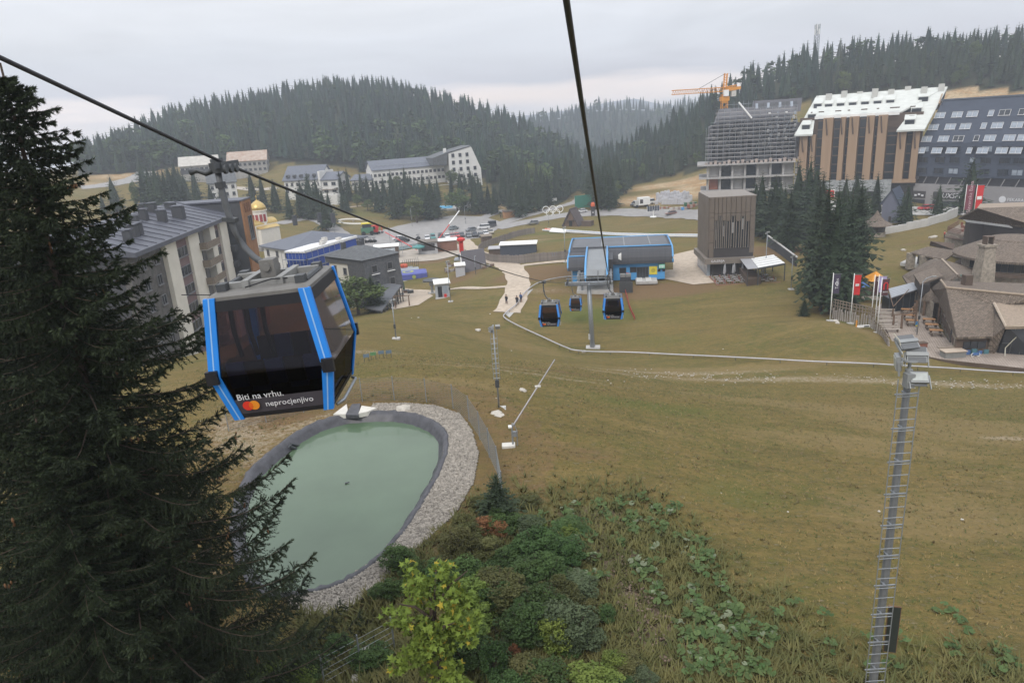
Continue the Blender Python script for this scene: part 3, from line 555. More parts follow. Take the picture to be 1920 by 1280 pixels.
for sx_ in (-1, 1):
    b = MB(); b.box((cx + sx_ * 2.93, 0, H_ + .3), (.25, 3.4, .22)); o = b.build('roller_battery', steel_d, tw)
    for k in range(8): b = MB(); b.tube((cx + sx_ * 2.93 - .1, -1.5 + k * .43, H_ + .38), (cx + sx_ * 2.93 + .1, -1.5 + k * .43, H_ + .38), .2, n=10); b.build('roller', black, o)
    for xx in (1.3, 2.3): b = MB(); b.tube((cx + sx_ * xx, -.8, H_), (cx + sx_ * xx, -.8, H_ + 2.0), .05, n=6); b.tube((cx + sx_ * xx, .8, H_), (cx + sx_ * xx, .8, H_ + 1.6), .05, n=6); b.build('frame_post', steel, tw)
b = MB()
for sx_ in (-.2, .2): b.tube((cx * .2 + sx_, -.45, .3), (cx + sx_, -.4, H_ + 1.2), .025, n=4)
ld = b.build('ladder_rail', steel, tw)
rg = MB(); rg.tube((-.2, 0, 0), (.2, 0, 0), .018, n=4); rgm = rg.mesh('rung', steel)
for k in range(int(H_ / .33)): t_ = k * .33 / H_; put('rung', rgm, ld, (cx * (.2 + .8 * t_), -.45 + .05 * t_, .4 + k * .33))
b = MB(); b.box((-.45, -.1, 1.7), (.3, .3, .8)); b.build('control_box', M('pale_grey_box', (.42, .42, .41), .6, .08, 3), tw)
# ------------------------------------------------------------------ valley station
sg = Vector((16.9, 131, 0)); sg.z = gz(sg.x, sg.y) - .1
st = thing('lift_station', 'blue and charcoal lift station with curved roof', 'building', tuple(sg), RZ)
skyb = M('station_blue', (.08, .30, .60), .5, .06, 1); skytrim = M('station_blue_trim', (.10, .31, .58), .4, .04, 1); char = M('charcoal_cladding', (.045, .046, .052), .55, .18, 1, stretch=(3, .2, .2)); rgrey = M('membrane_roof', (.12, .125, .135), .7, .12, .4)
lgrey = M('nose_roof_grey', (.21, .22, .225), .7, .08, .5)
b = MB(); b.b2((-4.4, 2.0, 0), (13.2, 14, 3.5)); b.build('wall', skyb, st)
prof = [(1.2, 3.3)] + [(1.2 + 3.0 * math.sin(a_) ** 1.0 * 1, 3.3 + 2.9 * (1 - math.cos(a_)) if 0 else 3.3 + 2.9 * math.sin(a_)) for a_ in ()] + [(1.2 + 2.6 * (1 - math.cos(a_)), 3.3 + 2.8 * math.sin(a_)) for a_ in np.linspace(.2, math.pi / 2, 7)] + [(9, 6.3), (15.2, 6.15), (15.2, 5.8), (4, 5.6), (2.2, 3.3)]
b = MB(); b.prism([Vector((2.6, v, z)) for v, z in prof], (12.0, 0, 0)); b.build('curved_roof', char, st)
b = MB(); b.prism([Vector((-5.0, v, z)) for v, z in prof], (3.2, 0, 0)); b.build('curved_roof', char, st)
b = MB(); b.prism([Vector((-1.8, v, z)) for v, z in ((3.4, 5.6), (3.4, 6.0), (9, 6.28), (15.2, 6.13), (15.2, 5.8), (9, 5.7))], (4.4, 0, 0)); b.build('middle_roof', rgrey, st)
b = MB()
b.b2((-4.5, 4.2, 6.15), (14.0, 14.8, 6.36)); b.build('membrane', rgrey, st)
for x in (1.2, 5.6, 10.6): b = MB(); b.b2((x - .12, 4.2, 6.36), (x + .12, 14.8, 6.44)); b.build('roof_seam', lgrey, st)
for x in (-5.05, 14.65):
    b = MB(); b.path([Vector((x, v - .05, z + .08)) for v, z in prof[:-4]] + [Vector((x, 15.3, 6.3))], .17, 8); b.build('roof_trim', skytrim, st, True)
b = MB(); b.path([Vector((x, 15.3, 6.3)) for x in (-5, 4, 14.6)], .14, 8); b.build('roof_trim', skytrim, st, True)
b = MB(); b.path([Vector((x, 3.9, 6.25)) for x in (2.6, 9, 14.6)], .14, 8); b.build('roof_trim', skytrim, st, True)
# nose over the rope track
b = MB(); b.prism([Vector((-1.4, v, z)) for v, z in ((-10, 3.7), (-9, 4.6), (-5, 5.5), (4, 6.0), (4, 5.6), (-5, 5.1), (-8.8, 4.2))], (3.5, 0, 0)); b.build('nose_roof', lgrey, st)
for x in (-1.6, 2.3):
    sgn = -1 if x < 0 else 1
    b = MB(); b.path([Vector((x, v, z)) for v, z in ((4, 6.35), (-5, 5.8), (-8.6, 4.9), (-10.0, 3.4), (-10.2, 2.2))], .2, 8); b.build('nose_trim', skytrim, st, True)
    b = MB(); b.prism([Vector((x - .1, v, z)) for v, z in ((4, 6.0), (-5, 5.4), (-8.6, 4.5), (-8.0, 2.6), (4, 2.6))], (.2, 0, 0)); b.build('nose_side', char, st)
b = MB(); b.prism([Vector((2.45, v, z)) for v, z in ((-3.5, 0), (-3.5, 5.2), (2.0, 5.6), (2.0, 0))], (.9, 0, 0)); b.build('side_panel', char, st)
b = MB(); b.prism([Vector((-4.4, v, z)) for v, z in ((-3.0, 0), (-3.0, 3.4), (2.0, 3.4), (2.0, 0))], (1.5, 0, 0)); b.build('side_room', skyb, st)
pr2 = [(-4.2 + 2.4 * (1 - math.cos(a_)), 3.2 + 2.4 * math.sin(a_)) for a_ in np.linspace(.1, math.pi / 2, 7)] + [(2.5, 5.7), (2.5, 5.3), (-1.6, 5.1), (-3.4, 3.2)]
b = MB(); b.prism([Vector((-5.0, v, z)) for v, z in pr2], (3.3, 0, 0)); b.build('curved_roof', char, st)
b = MB(); b.path([Vector((-5.05, v, z + .05)) for v, z in pr2[:-3]], .14, 8); b.path([Vector((x, -1.7, 5.7)) for x in (-5, -1.7)], .13, 8); b.build('roof_trim', skytrim, st, True)
b = MB(); b.add([(-1.8, -1.8, 5.4), (-1.85, -3.2, 3.8), (-2.0, -2.4, 5.0)], [(0, 1, 2)]); b.prism([(4.35, 1.2, 5.2), (4.9, .9, 5.6), (4.9, .9, 4.1), (4.4, .9, 4.4)], (.05, -.05, 0)); b.build('tarpaulin_scrap', white, st)
for sx_ in (-2.9, 2.9):
    b = MB(); b.box((sx_, -4, 3.2), (.35, 11, .5)); b.box((sx_, -8, 2.4), (.5, 3.5, .25)); b.build('track_beam', steel, st)
    b = MB(); b.tube((sx_ * .8, -7.5, 0), (sx_ * .8, -7.5, 3.6), .2, n=8); b.tube((sx_ * .8, -2.5, 0), (sx_ * .8, -2.5, 3.6), .2, n=8); b.build('leg', steel, st)
b = MB(); b.box((0, -8.8, 3.3), (6.4, .3, .35)); b.box((0, -6.0, 3.3), (6.4, .3, .35)); b.box((0, -9.6, 3.9), (5.8, .06, .06)); b.build('cross_beam', steel, st)
b = MB(); b.b2((-3.3, -8.6, -.1), (3.3, 2, .5)); b.build('platform', concrete, st)
for x, z, w_, h_ in ((5.2, 1.9, 1.2, 1.0), (7.2, 2.0, 1.1, .9)):
    b = MB(); b.box((x, 1.96, z), (w_ + .14, .1, h_ + .14)); o = b.build('window', steel_d, st); b = MB(); b.box((x, 1.93, z), (w_, .1, h_)); b.build('pane', glass_d, o)
b = MB(); b.box((9.0, 1.95, 1.35), (2.3, .12, 2.3)); o = b.build('door', steel_d, st)
for k in range(4): b = MB(); b.box((8.2 + k * .54, 1.9, 1.35), (.46, .1, 2.1)); b.build('pane', glass_d, o)
b = MB(); b.box((6.1, 1.93, .9), (.45, .14, 1.1)); b.build('fire_cabinet', redp, st)
b = MB(); b.box((11.0, 1.94, 1.75), (1.5, .1, 1.6)); o = b.build('yellow_poster', yellow, st); b = MB(); b.tube((11, 1.9, 1.75), (11, 1.87, 1.75), .4, n=14); b.build('emblem', M('dark_yellow', (.40, .34, .03), .6, .1, 3), o)
b = MB(); b.box((12.6, 1.6, 2.6), (1.3, .35, 1.0)); o = b.build('info_screen', black, st)
scr = M('screen_picture', (.05, .25, .16), .4, .8, 6, emit=(.10, .22, .17))
b = MB(); b.box((12.6, 1.41, 2.6), (1.15, .03, .8)); b.build('screen', scr, o)
for k in range(4): b = MB(); b.box((12.2 + k * .26, 1.385, 2.55 + .05 * (k % 2)), (.14, .02, .5)); b.build('screen_figure', txtw, o)
for x in (12.1, 13.0): b = MB(); b.box((x, 1.95, 1.7), (.5, .08, .45)); b.build('notice_board', black, st)
b = MB(); b.b2((7.6, -1.6, -.1), (11.6, 1.9, .35)); b.build('entrance_ramp', concrete, st)
for x in (8.3, 10.0):
    b = MB()
    for k in range(7): b.box((x, -1.5 + k * .5, .5), (.9, .06, .05))
    b.box((x - .45, 0, .5), (.06, 3.2, .06)); b.box((x + .45, 0, .5), (.06, 3.2, .06)); b.build('ramp_rail', white, st)
b = MB(); b.b2((4.6, -4.2, 0), (6.6, -1.8, 1.9)); b.build('service_hut', char, st)
b = MB(); b.box((5.1, -3.4, 2.15), (.95, .9, .5)); b.box((6.15, -3.4, 2.15), (.95, .9, .5)); b.build('ventilation_unit', M('pale_metal', (0, 0, 0)), st)
b = MB(); b.box((5.6, -7.4, .6), (2.4, .1, 2.4)); b.build('dark_gate', steel_d, st)
# ------------------------------------------------------------------ long coaster rail / pipe over the meadow
pipe = thing('rail_pipe', 'long pale metal rail pipe winding from the station path across the meadow', 'pipe', tuple(G(1080, 660)))
PP = [(1085, 521), (1045, 525), (1010, 534), (985, 552), (968, 575), (950, 590), (946, 600), (975, 617), (1020, 638), (1062, 657), (1085, 663), (1180, 666), (1300, 672), (1420, 678), (1550, 685), (1680, 691), (1800, 698), (1935, 706)]
pg = [G(*p) for p in PP]; q = []
for k in range(len(pg) - 1):
    a, b_, c, d = pg[max(k - 1, 0)], pg[k], pg[k + 1], pg[min(k + 2, len(pg) - 1)]
    for j in range(6): f = j / 6; q.append(.5 * ((2 * b_) + (c - a) * f + (2 * a - 5 * b_ + 4 * c - d) * f * f + (3 * b_ - a - 3 * c + d) * f ** 3))
q.append(pg[-1]); zz = zt([p.x for p in q], [p.y for p in q]); o0 = Vector(pipe.location)
for p, z in zip(q, zz): p.z = z + .45
b = MB(); b.path([p - o0 for p in q], .10, 6); b.build('rail', M('pale_rail', (.42, .41, .42), .5, .1, 1, metal=.3), pipe, True)
for p in q[::4]: b = MB(); b.tube(p - o0 - Vector((0, 0, .75)), p - o0, .04, n=5); b.build('support_leg', steel_d, pipe)
sheet('rail_ditch', [(948, 590), (960, 575), (985, 548), (1000, 542), (985, 560), (965, 585), (955, 596)], concrete, .08, 1.5)
# ------------------------------------------------------------------ lamp masts
def lamp(base, top_py, label, ladder=False, arm=0, heads=3, r=.07, foot=True, name='floodlight_mast'):
    p = base if isinstance(base, Vector) else G(*base); t = thing(name, label, 'lamp post', tuple(p), 0, 'lamp posts'); d = ray((base[0] if not isinstance(base, Vector) else proj(p)[0]), top_py); h = d.z * p.y / d.y - p.z
    b = MB(); b.tube((0, 0, -.3), (0, 0, h), r, r * .6, 8); b.build('pole', steel, t, True)
    if foot: b = MB(); b.box((0, 0, .05), (.9, .7, .3)); b.build('foundation', concrete, t)
    if arm:
        b = MB(); b.path([(0, 0, h - .1), (arm * .4, 0, h + .35), (arm, 0, h + .5)], .05, 6); b.build('arm', steel, t, True); b = MB(); b.box((arm * 1.2, 0, h + .48), (abs(arm) * .5, .3, .14)); b.build('lamp_head', M('pale_metal', (0, 0, 0)), t)
    else:
        for k in range(heads):
            a_ = k * 2.1; b = MB(); b.box((.28 * math.cos(a_), .28 * math.sin(a_), h - .15 - .3 * (k % 2)), (.3, .2, .22), rz=a_, rx=.4); b.build('lamp_head', M('pale_metal', (0, 0, 0)), t)
    if ladder:
        b = MB()
        for sx_ in (-.2, .2): b.tube((sx_, -.14, 2.2), (sx_, -.12, h - .3), .014, n=4)
        o = b.build('ladder_rail', steel, t)
        for k in range(int((h - 2.5) / .33)): put('rung', rgm, o, (0, -.13, 2.3 + .33 * k))
    b = MB(); b.box((.0, -r * 1.4, h * .33), (.26, .14, .5)); b.build('control_box', steel_d, t); return t
lamp((936, 770), 608, 'slim grey floodlight mast with ladder beside the pond fence corner', True, r=.06)
lamp((743, 636), 560, 'thin grey floodlight mast right of the dark-roofed house garden', r=.08)
lamp((1060, 492), 425, 'grey floodlight mast just left of the station roof', r=.09)
lamp((1435, 516), 434, 'grey floodlight mast in front of the striped canopy roof', r=.09)
lamp((1483, 543), 478, 'short grey floodlight mast on the grass right of the canopy roof', r=.08)
lamp((845, 566), 488, 'pale floodlight mast beside the white ticket booth', r=.08)
lamp((773, 425), 390, 'street lamp at the upper edge of the parking lot, left one', arm=.9, name='street_lamp', foot=False)
lamp((873, 420), 388, 'street lamp at the upper edge of the parking lot, right one', arm=.9, name='street_lamp', foot=False)
lamp((628, 436), 398, 'street lamp on the lawn left of the ring path', arm=.8, name='street_lamp', foot=False)
lamp((1029, 424), 400, 'small lamp beside the road near the A-frame hut', heads=1, foot=False)
def base_at(px, Y): p = aY(px, 640, Y); return Vector((p.x, Y, gz(p.x, Y)))
# near floodlight mast on the right
tp = aY(1703, 705, 16.0); bz = gz(tp.x, 16.0); fm = thing('floodlight_mast', 'tall grey floodlight mast with ladder in the right foreground', 'lamp post', (tp.x, tp.y, bz), 0, 'lamp posts'); h = tp.z - bz
b = MB(); b.tube((0, 0, -.4), (0, 0, h + .1), .125, .085, 8); b.build('pole', M('mast_grey', (.20, .21, .22), .5, .12, 3, metal=.4, stretch=(1, 1, .3)), fm)
b = MB()
for sx_ in (-.36, .18): b.tube((sx_, -.24, .5), (sx_, -.2, h + .02), .014, n=5)
lr = b.build('ladder_rail', steel, fm); rg2 = MB(); rg2.tube((-.27, 0, 0), (.27, 0, 0), .013, n=5); rg2 = rg2.mesh('rung', steel); br = MB(); br.box((0, .03, 0), (.58, .03, .04)); br.box((0, .12, 0), (.05, .2, .04)); br = br.mesh('bracket', steel)
for k in range(int((h - .6) / .31)):
    z = .7 + .31 * k; put('rung', rg2, lr, (-.09, -.24 + .04 * z / h, z))
    if k % 3 == 0: put('bracket', br, lr, (-.09, -.22 + .04 * z / h, z + .05))
lampg = M('lamp_housing', (.26, .27, .27), .5, .08, 4, metal=.3); lampd = M('lamp_back', (.12, .125, .13), .55, .08, 4); lens = M('lamp_lens', (.36, .38, .36), .3, .1, 8)
def flood(x, y, z, rz, rx, w_=.52, hh=.42):
    o = thing('x', '', '') if 0 else None; e_ = MB(); e_.box((0, 0, 0), (w_, .10, hh)); e_.box((0, -.07, .02), (w_ + .04, .06, .09)); q = e_.build('floodlight', lampg, fm); q.location = (x, y, z); q.rotation_euler = (rx, 0, rz)
    e_ = MB(); e_.box((0, -.056, .13), (w_ - .05, .02, .14)); e_.box((0, -.056, -.13), (w_ - .05, .02, .14)); e_.build('back_plate', lampd, q); e_ = MB(); e_.box((0, .056, 0), (w_ - .06, .02, hh - .08)); e_.build('lens', lens, q)
    for s_ in (-1, 1): e_ = MB(); e_.box((s_ * (w_ / 2 + .03), .0, -.12), (.02, .05, .36)); e_.build('yoke_arm', lampg, q)
flood(-.05, .14, h + .82, .12, -.9, .48, .36); flood(.13, -.02, h + .55, -.28, -.5, .45, .37); flood(-.25, .1, h + .36, 1.2, -.1, .38, .36); flood(.15, -.2, h + .02, 2.9, .75, .4, .28)
b = MB(); b.lathe((0, 0, h + .1), [(.09, 0), (.09, .08), (.04, .11), (.04, .28), (.2, .31), (.2, .34), (.03, .36)], 14); b.build('mounting_ring', lampg, fm)
b = MB(); b.box((-.06, -.14, h - .05), (.2, .2, .36)); b.build('junction_box', lampg, fm)
b = MB(); b.path([(-.1, .0, h + .3), (-.2, .0, h + .6), (-.3, .05, h + .95), (-.42, .1, h + 1.1)], .014, 5); b.build('power_cable', M('pale_cable', (.5, .48, .4), .6, .1, 4), fm)
b = MB(); b.box((.34, -.05, 2.9), (.3, .05, 1.5), rz=-.3); o = b.build('sign_board', M('dark_green_board', (.028, .034, .03), .6, .1, 3), fm)
b = MB(); b.box((.34, -.05, 2.9), (.33, .04, 1.54), rz=-.3); b.build('board_edge', M('rusty_edge', (.16, .09, .05), .8, .2, 5), o)
# snow lance
lp = G(962, 836); sl = thing('snow_lance', 'tilted metal snow lance on a short stand near the pond fence', 'snow lance', tuple(lp))
tipd = aY(1040, 674, lp.y + 5.2) - lp
b = MB(); b.tube((0, 0, 1.15), tipd, .05, .035, 7); b.build('lance_tube', M('lance_grey', (.34, .32, .32), .5, .1, 2, metal=.3), sl, True)
b = MB(); b.tube((0, 0, -.2), (0, 0, 1.3), .05, n=6); b.path([(.25, 0, -.1), (.28, 0, .9), (.15, 0, 1.35), (0, 0, 1.4)], .03, 6); b.box((.1, 0, .75), (.3, .15, .3)); b.build('stand', steel, sl)
b = MB(); b.box((-.25, 0, .02), (.75, .5, .22)); b.build('footing', M('pale_concrete', (0, 0, 0)), sl)
b = MB(); b.tube((-.2, 0, 1.2), (.0, 0, 1.2), .1, n=10); b.build('nozzle_joint', white, sl); b = MB(); m_ = tipd * .58 + Vector((0, 0, 1.15)) * .42; b.box(tuple(m_), (.35, .12, .1)); b.build('clamp', M('pale_concrete', (0, 0, 0)), sl)
# small sign boards on the mound
for k, (px, py, lb, mt) in enumerate(((688, 679, 'small blue sign board on two legs, leftmost of the row on the mound', 'sign_blue'), (701, 675, 'small green sign board on two legs on the mound', 'sign_green'), (716, 672, 'small blue sign board third from left on the mound', 'sign_blue'), (730, 671, 'small blue sign board rightmost of the row on the mound', 'sign_blue'))):
    p = G(px, py); t = thing('sign_board', lb, 'sign', tuple(p), .2, 'sign boards on the mound')
    for s_ in (-.2, .2): b = MB(); b.tube((s_, 0, -.1), (s_, 0, .8), .025, n=5); b.build('leg', steel_d, t)
    b = MB(); b.box((0, -.04, .62), (.52, .04, .3)); b.build('panel', M(mt, (.12, .17, .22) if 'blue' in mt else (.10, .22, .10), .6, .1, 5), t)
# ------------------------------------------------------------------ buildings
WC = {}
def window(parent, x, z, w_, h_, y=0, fm=None, gm=None, mull=0, name='window', rot=(0, 0, 0)):
    fm = fm or winframe; gm = gm or glass_d; key = (round(w_, 2), round(h_, 2), fm.name, gm.name, mull)
    if key not in WC:
        b = MB(); f = .07; d = .16
        b.b2((-w_ / 2, -d, -h_ / 2), (w_ / 2, 0, -h_ / 2 + f)); b.b2((-w_ / 2, -d, h_ / 2 - f), (w_ / 2, 0, h_ / 2)); b.b2((-w_ / 2, -d, -h_ / 2 + f), (-w_ / 2 + f, 0, h_ / 2 - f)); b.b2((w_ / 2 - f, -d, -h_ / 2 + f), (w_ / 2, 0, h_ / 2 - f))
        for k in range(mull): xx = -w_ / 2 + w_ * (k + 1) / (mull + 1); b.b2((xx - .04, -d * .8, -h_ / 2 + f), (xx + .04, 0, h_ / 2 - f))
        b.b2((-w_ / 2 - .08, -d - .1, -h_ / 2 - .08), (w_ / 2 + .08, 0, -h_ / 2))
        b.cur = 1; b.b2((-w_ / 2 + f, -.05, -h_ / 2 + f), (w_ / 2 - f, -.01, h_ / 2 - f)); WC[key] = b.mesh('window', [fm, gm])
    return put(name, WC[key], parent, (x, y, z), rot)
def fr(name, label, cat, pL, pR, group=None):           # a building whose front runs from pL to pR
    pL, pR = Vector(pL), Vector(pR); d = pR - pL; t = thing(name, label, cat, tuple(pL), math.atan2(d.y, d.x), group); return t, Vector((d.x, d.y, 0)).length
def part(t, name, mat, fn, smooth=False, parent=None): b = MB(); fn(b); return b.build(name, mat, parent or t, smooth)
def bx(t, name, mat, a, c, parent=None): b = MB(); b.b2(a, c); return b.build(name, mat, parent or t)
cream = M('cream_render', (.60, .57, .50), .85, .07, .6); mauve = M('mauve_render', (.165, .115, .115), .85, .08, .6); stoneg = M('grey_stone_cladding', (.10, .095, .09), .9, .3, 1.6, bump=.2); tinroof = M('dark_tin_roof', (.085, .09, .11), .5, .15, .5, stretch=(1, 6, 1)); brownc = M('rust_brown_cladding', (.26, .13, .06), .8, .15, .8)
darkblk = M('anthracite_render', (.06, .062, .068), .8, .12, .6); whiter = M('white_render', (.62, .61, .58), .85, .06, .5)
# apartment block on the left
Lp = aY(245, 482, 84); Rp = aY(424, 409, 122); zE = Lp.z; gB = -33.0; Lp.z = Rp.z = gB; ap, W = fr('apartment_block', 'apartment block with cream pilasters, mauve panels and wooden balconies behind the spruce', 'building', Lp, Rp); H = zE - gB
xs = [0, .26 * W, .36 * W, .485 * W, .6 * W, .737 * W, .80 * W, .873 * W, .97 * W]
sl_ = .0
bx(ap, 'wall', darkblk, (-.3, 1.2, 0), (W + .3, 12.5, H)); bx(ap, 'stone_wall', stoneg, (-.3, .35, 0), (xs[1], 1.2, H - .1)); bx(ap, 'recessed_wall', M('grey_render', (.22, .21, .2), .85, .1, .6), (xs[4], .9, 0), (xs[5], 1.25, H - .1))
for a_, c_ in ((1, 2), (3, 4), (5, 6), (7, 8)): bx(ap, 'pilaster', cream, (xs[a_], -.25, 0), (xs[c_], 1.2, H))
for a_, c_ in ((2, 3), (6, 7)): bx(ap, 'mauve_panel', mauve, (xs[a_], .15, 0), (xs[c_], 1.2, H))
b = MB(); b.prism([(-1.2, -1.1, H + .05), (-1.2, -1.1, H + .6), (-1.2, 8.5, H + 3.4), (-1.2, 13.5, H + 1.9), (-1.2, 13.5, H + 1.4)], (W + 2.6, 0, 0)); b.build('roof', tinroof, ap)
rfm = MB(); rfm.box((0, 0, 0), (.07, 9.6, .1), rx=.284)
rfm = rfm.mesh('roof_seam', tinroof)
for k in range(15): put('roof_seam', rfm, ap, (.6 + k * 2.7, 3.7, H + 2.08))
for f in range(7):
    z = H - 1.6 - f * 2.72
    for x, w_ in ((xs[1] * .35, 1.5), (xs[1] * .75, 1.5)): window(ap, x, z, w_, 1.35, .35, mull=1)
    window(ap, (xs[2] + xs[3]) / 2, z - .5, (xs[3] - xs[2]) * .84, 1.4, .15, mull=2); window(ap, (xs[6] + xs[7]) / 2, z - .3, 1.5, 1.4, .15, mull=1)
    xc = (xs[4] + xs[5]) / 2; window(ap, xc - .6, z + .1, 2.4, 1.7, .9, mull=2)
    o = bx(ap, 'balcony', concrete, (xs[4] - .4, -1.3, z - 1.45), (xs[5] + .4, .9, z - 1.3))
    for k in range(4): bx(ap, 'balcony_board', woodg, (xs[4] - .4, -1.4, z - 1.28 + k * .26), (xs[5] + .4, -1.32, z - 1.05 + k * .26), o)
    bx(ap, 'balcony_side', woodg, (xs[4] - .46, -1.3, z - 1.28), (xs[4] - .4, -.25, z - .25), o)
    if f > 0: o = bx(ap, 'dark_balcony', darkblk, (xs[8] - .2, -1.0, z - 1.3), (W + 2.4, 1.2, z - .3)); window(ap, W + .6, z + .5, 1.7, 1.5, 1.2)
for k, (x, y, w_, h_) in enumerate(((4, 1.6, .9, 1.9), (7.5, 2.5, 1.3, 1.9), (9.2, 2.6, 1.2, 1.9), (13, 4.2, .8, 2.2), (15, 6.5, .7, 1.6), (19, 5.5, 1.0, 2), (20.6, 3.6, 1.1, 2.2), (22, 6.8, .7, 2.2), (25.5, 3.0, 1.5, 2.4), (26, 7.0, 1.1, 1.8), (32, 6.5, 1.4, 1.3))):
    zz_ = H + .4 + (y + 1.1) * .29; o = bx(ap, 'chimney', darkblk, (x - w_ / 2, y - w_ / 2, zz_ - .6), (x + w_ / 2, y + w_ / 2, zz_ + h_ * .8)); bx(ap, 'chimney_cap', tinroof, (x - w_ / 2 - .1, y - w_ / 2 - .1, zz_ + h_ * .8 + .15), (x + w_ / 2 + .1, y + w_ / 2 + .1, zz_ + h_ * .8 + .25), o)
# taller end block with rust coloured face
bx(ap, 'end_block', darkblk, (W + .3, -2.6, 0), (W + 6, 10, H + 2.6)); bx(ap, 'rust_face', brownc, (W + .32, -2.9, 0), (W + 6.0, -2.6, H + 2.7)); bx(ap, 'end_roof', tinroof, (W + .1, -3.0, H + 2.7), (W + 6.2, 10.2, H + 2.95))
window(ap, W + 3.6, H - 2.2, 2.2, 4.2, -2.9, mull=1)
for k in range(3): bx(ap, 'rust_slot', M('dark_rust', (.16, .07, .035), .8, .1, 2), (W + 1.6 + k * 1.3, -2.98, H + .6), (W + 2.3 + k * 1.3, -2.9, H + 2.2))
# flat-roofed wing behind
p0 = aY(245, 470, 112); p1 = aY(345, 405, 140); zz_ = az(330, 430, -14).z; a_ = aY(300, 455, 118)
fw_, W2 = fr('flat_roof_hall', 'dark flat-roofed hall with pale roof and white vents behind the apartment block', 'building', Vector((-66, 112, -30)), Vector((-62, 142, -30)))
zr = 30 - 15.0; bx(fw_, 'wall', darkblk, (0, 0, 0), (W2, 18, zr - .3)); bx(fw_, 'roof', M('pale_gravel_roof', (.36, .35, .33), .9, .1, .5), (.4, .4, zr - .3), (W2 - .4, 17.6, zr)); bx(fw_, 'parapet', darkblk, (0, -.05, zr - .8), (W2, .4, zr + .35))
for x, y in ((4, 2), (9, 3), (14, 5), (20, 3)): part(fw_, 'roof_vent', white, lambda b: b.lathe((x, y, zr), [(.35, 0), (.35, .7), (.9, .8), (.8, 1.1), (.2, 1.4)], 12), True)
# white house with hip roof, and its white flat-roofed neighbour wrapped in blue
def boxhouse(name, label, pL, pR, depth, H, wallm, roofm, rise, rows, cols, wz=2.9, w_=1.1, h_=1.5, gm=None, ov=.6, rooft='gable', z0=1.6, side=True, cat='building', fmw=None):
    t, W = fr(name, label, cat, pL, pR); bx(t, 'wall', wallm, (0, 0, -2), (W, depth, H))
    if rooft == 'gable': part(t, 'roof', roofm, lambda b: b.prism([(-ov, -ov, H - .05), (-ov, -ov, H + .25), (-ov, depth / 2, H + rise + .25), (-ov, depth + ov, H + .25), (-ov, depth + ov, H - .05), (-ov, depth / 2, H + rise - .05)], (W + 2 * ov, 0, 0)))
    if rooft == 'gable': part(t, 'gable_wall', wallm, lambda b: b.prism([(0.02, 0.02, H), (0.02, depth - .02, H), (0.02, depth / 2, H + rise - .1)], (W - .04, 0, 0)))
    if rooft == 'hip':
        hd = min(depth / 2, W / 2 - .5); part(t, 'roof', roofm, lambda b: b.add([(-ov, -ov, H), (W + ov, -ov, H), (W + ov, depth + ov, H), (-ov, depth + ov, H), (hd, depth / 2, H + rise), (W - hd, depth / 2, H + rise), (-ov, -ov, H - .3), (W + ov, -ov, H - .3), (W + ov, depth + ov, H - .3), (-ov, depth + ov, H - .3)], [(0, 1, 5, 4), (1, 2, 5), (2, 3, 4, 5), (3, 0, 4), (0, 6, 7, 1), (1, 7, 8, 2), (2, 8, 9, 3), (3, 9, 6, 0), (9, 8, 7, 6)]))
    if rooft == 'flat': bx(t, 'roof', roofm, (-ov, -ov, H), (W + ov, depth + ov, H + .3))
    for r in range(rows):
        for c in range(cols): window(t, W * (c + .5) / cols, H - z0 - r * wz, w_, h_, 0, fmw, gm, 1 if w_ > 1 else 0)
        if side:
            for c in range(max(1, int(depth / 4))): window(t, W, H - z0 - r * wz, w_, h_, 0, fmw, gm, 0, rot=(0, 0, math.pi / 2)).location = (W, depth * (c + .5) / max(1, int(depth / 4)), H - z0 - r * wz)
            for c in range(max(1, int(depth / 4))): window(t, 0, H - z0 - r * wz, w_, h_, 0, fmw, gm, 0, rot=(0, 0, -math.pi / 2)).location = (0, depth * (c + .5) / max(1, int(depth / 4)), H - z0 - r * wz)
    return t, W
def flr(px, py, z): p = az(px, py, z); p.z = gz(p.x, p.y) - .3; return p
slate = M('slate_blue_roof', (.115, .125, .15), .6, .12, .8, stretch=(3, 1, 1)); slated = M('dark_slate_roof', (.085, .09, .093), .65, .35, 1.2, bump=.2)
def gp(px, py, Y, z=None): p = aY(px, py, Y); p.z = gz(p.x, p.y) if z is None else z; return p
t, W = boxhouse('white_hotel_annexe', 'white annexe with slate blue roof behind the blue-wrapped building', flr(493, 460, -25.3), flr(545, 468, -25.3), 21, -25.3 - flr(493, 460, -25.3).z, whiter, slate, 2.6, 3, 3, rooft='hip', ov=.8)
for x, y in ((4, 14), (9, 15), (2, 8)): bx(t, 'chimney', darkblk, (x, y, 11.5), (x + .9, y + .9, 14))
bluew = M('blue_wrap', (.025, .07, .32), .6, .12, .5)
t, W = fr('wrapped_building', 'flat white-roofed building wrapped in blue with scaffolding', 'building', flr(572, 474, -25.2), flr(667, 446, -25.2)); Lw = Vector(t.location)
Hb = -25.2 - t.location.z; Dl = W
bx(t, 'wall', bluew, (0, 0, -1), (Dl, 5.5, Hb)); bx(t, 'roof', M('white_membrane', (.66, .66, .66), .8, .06, .4), (-.3, -.3, Hb), (Dl + .3, 5.8, Hb + .35))
bx(t, 'parapet', white, (-.3, -.3, Hb + .35), (Dl + .3, .1, Hb + .6))
for k in range(5): bx(t, 'roof_crate', M('pale_crate', (.5, .48, .44), .8, .15, 2), (8 + k * 1.7, 1 + (k * 37 % 4), Hb + .35), (9.2 + k * 1.7, 2 + (k * 37 % 4), Hb + 1.0 + .3 * (k % 2)))
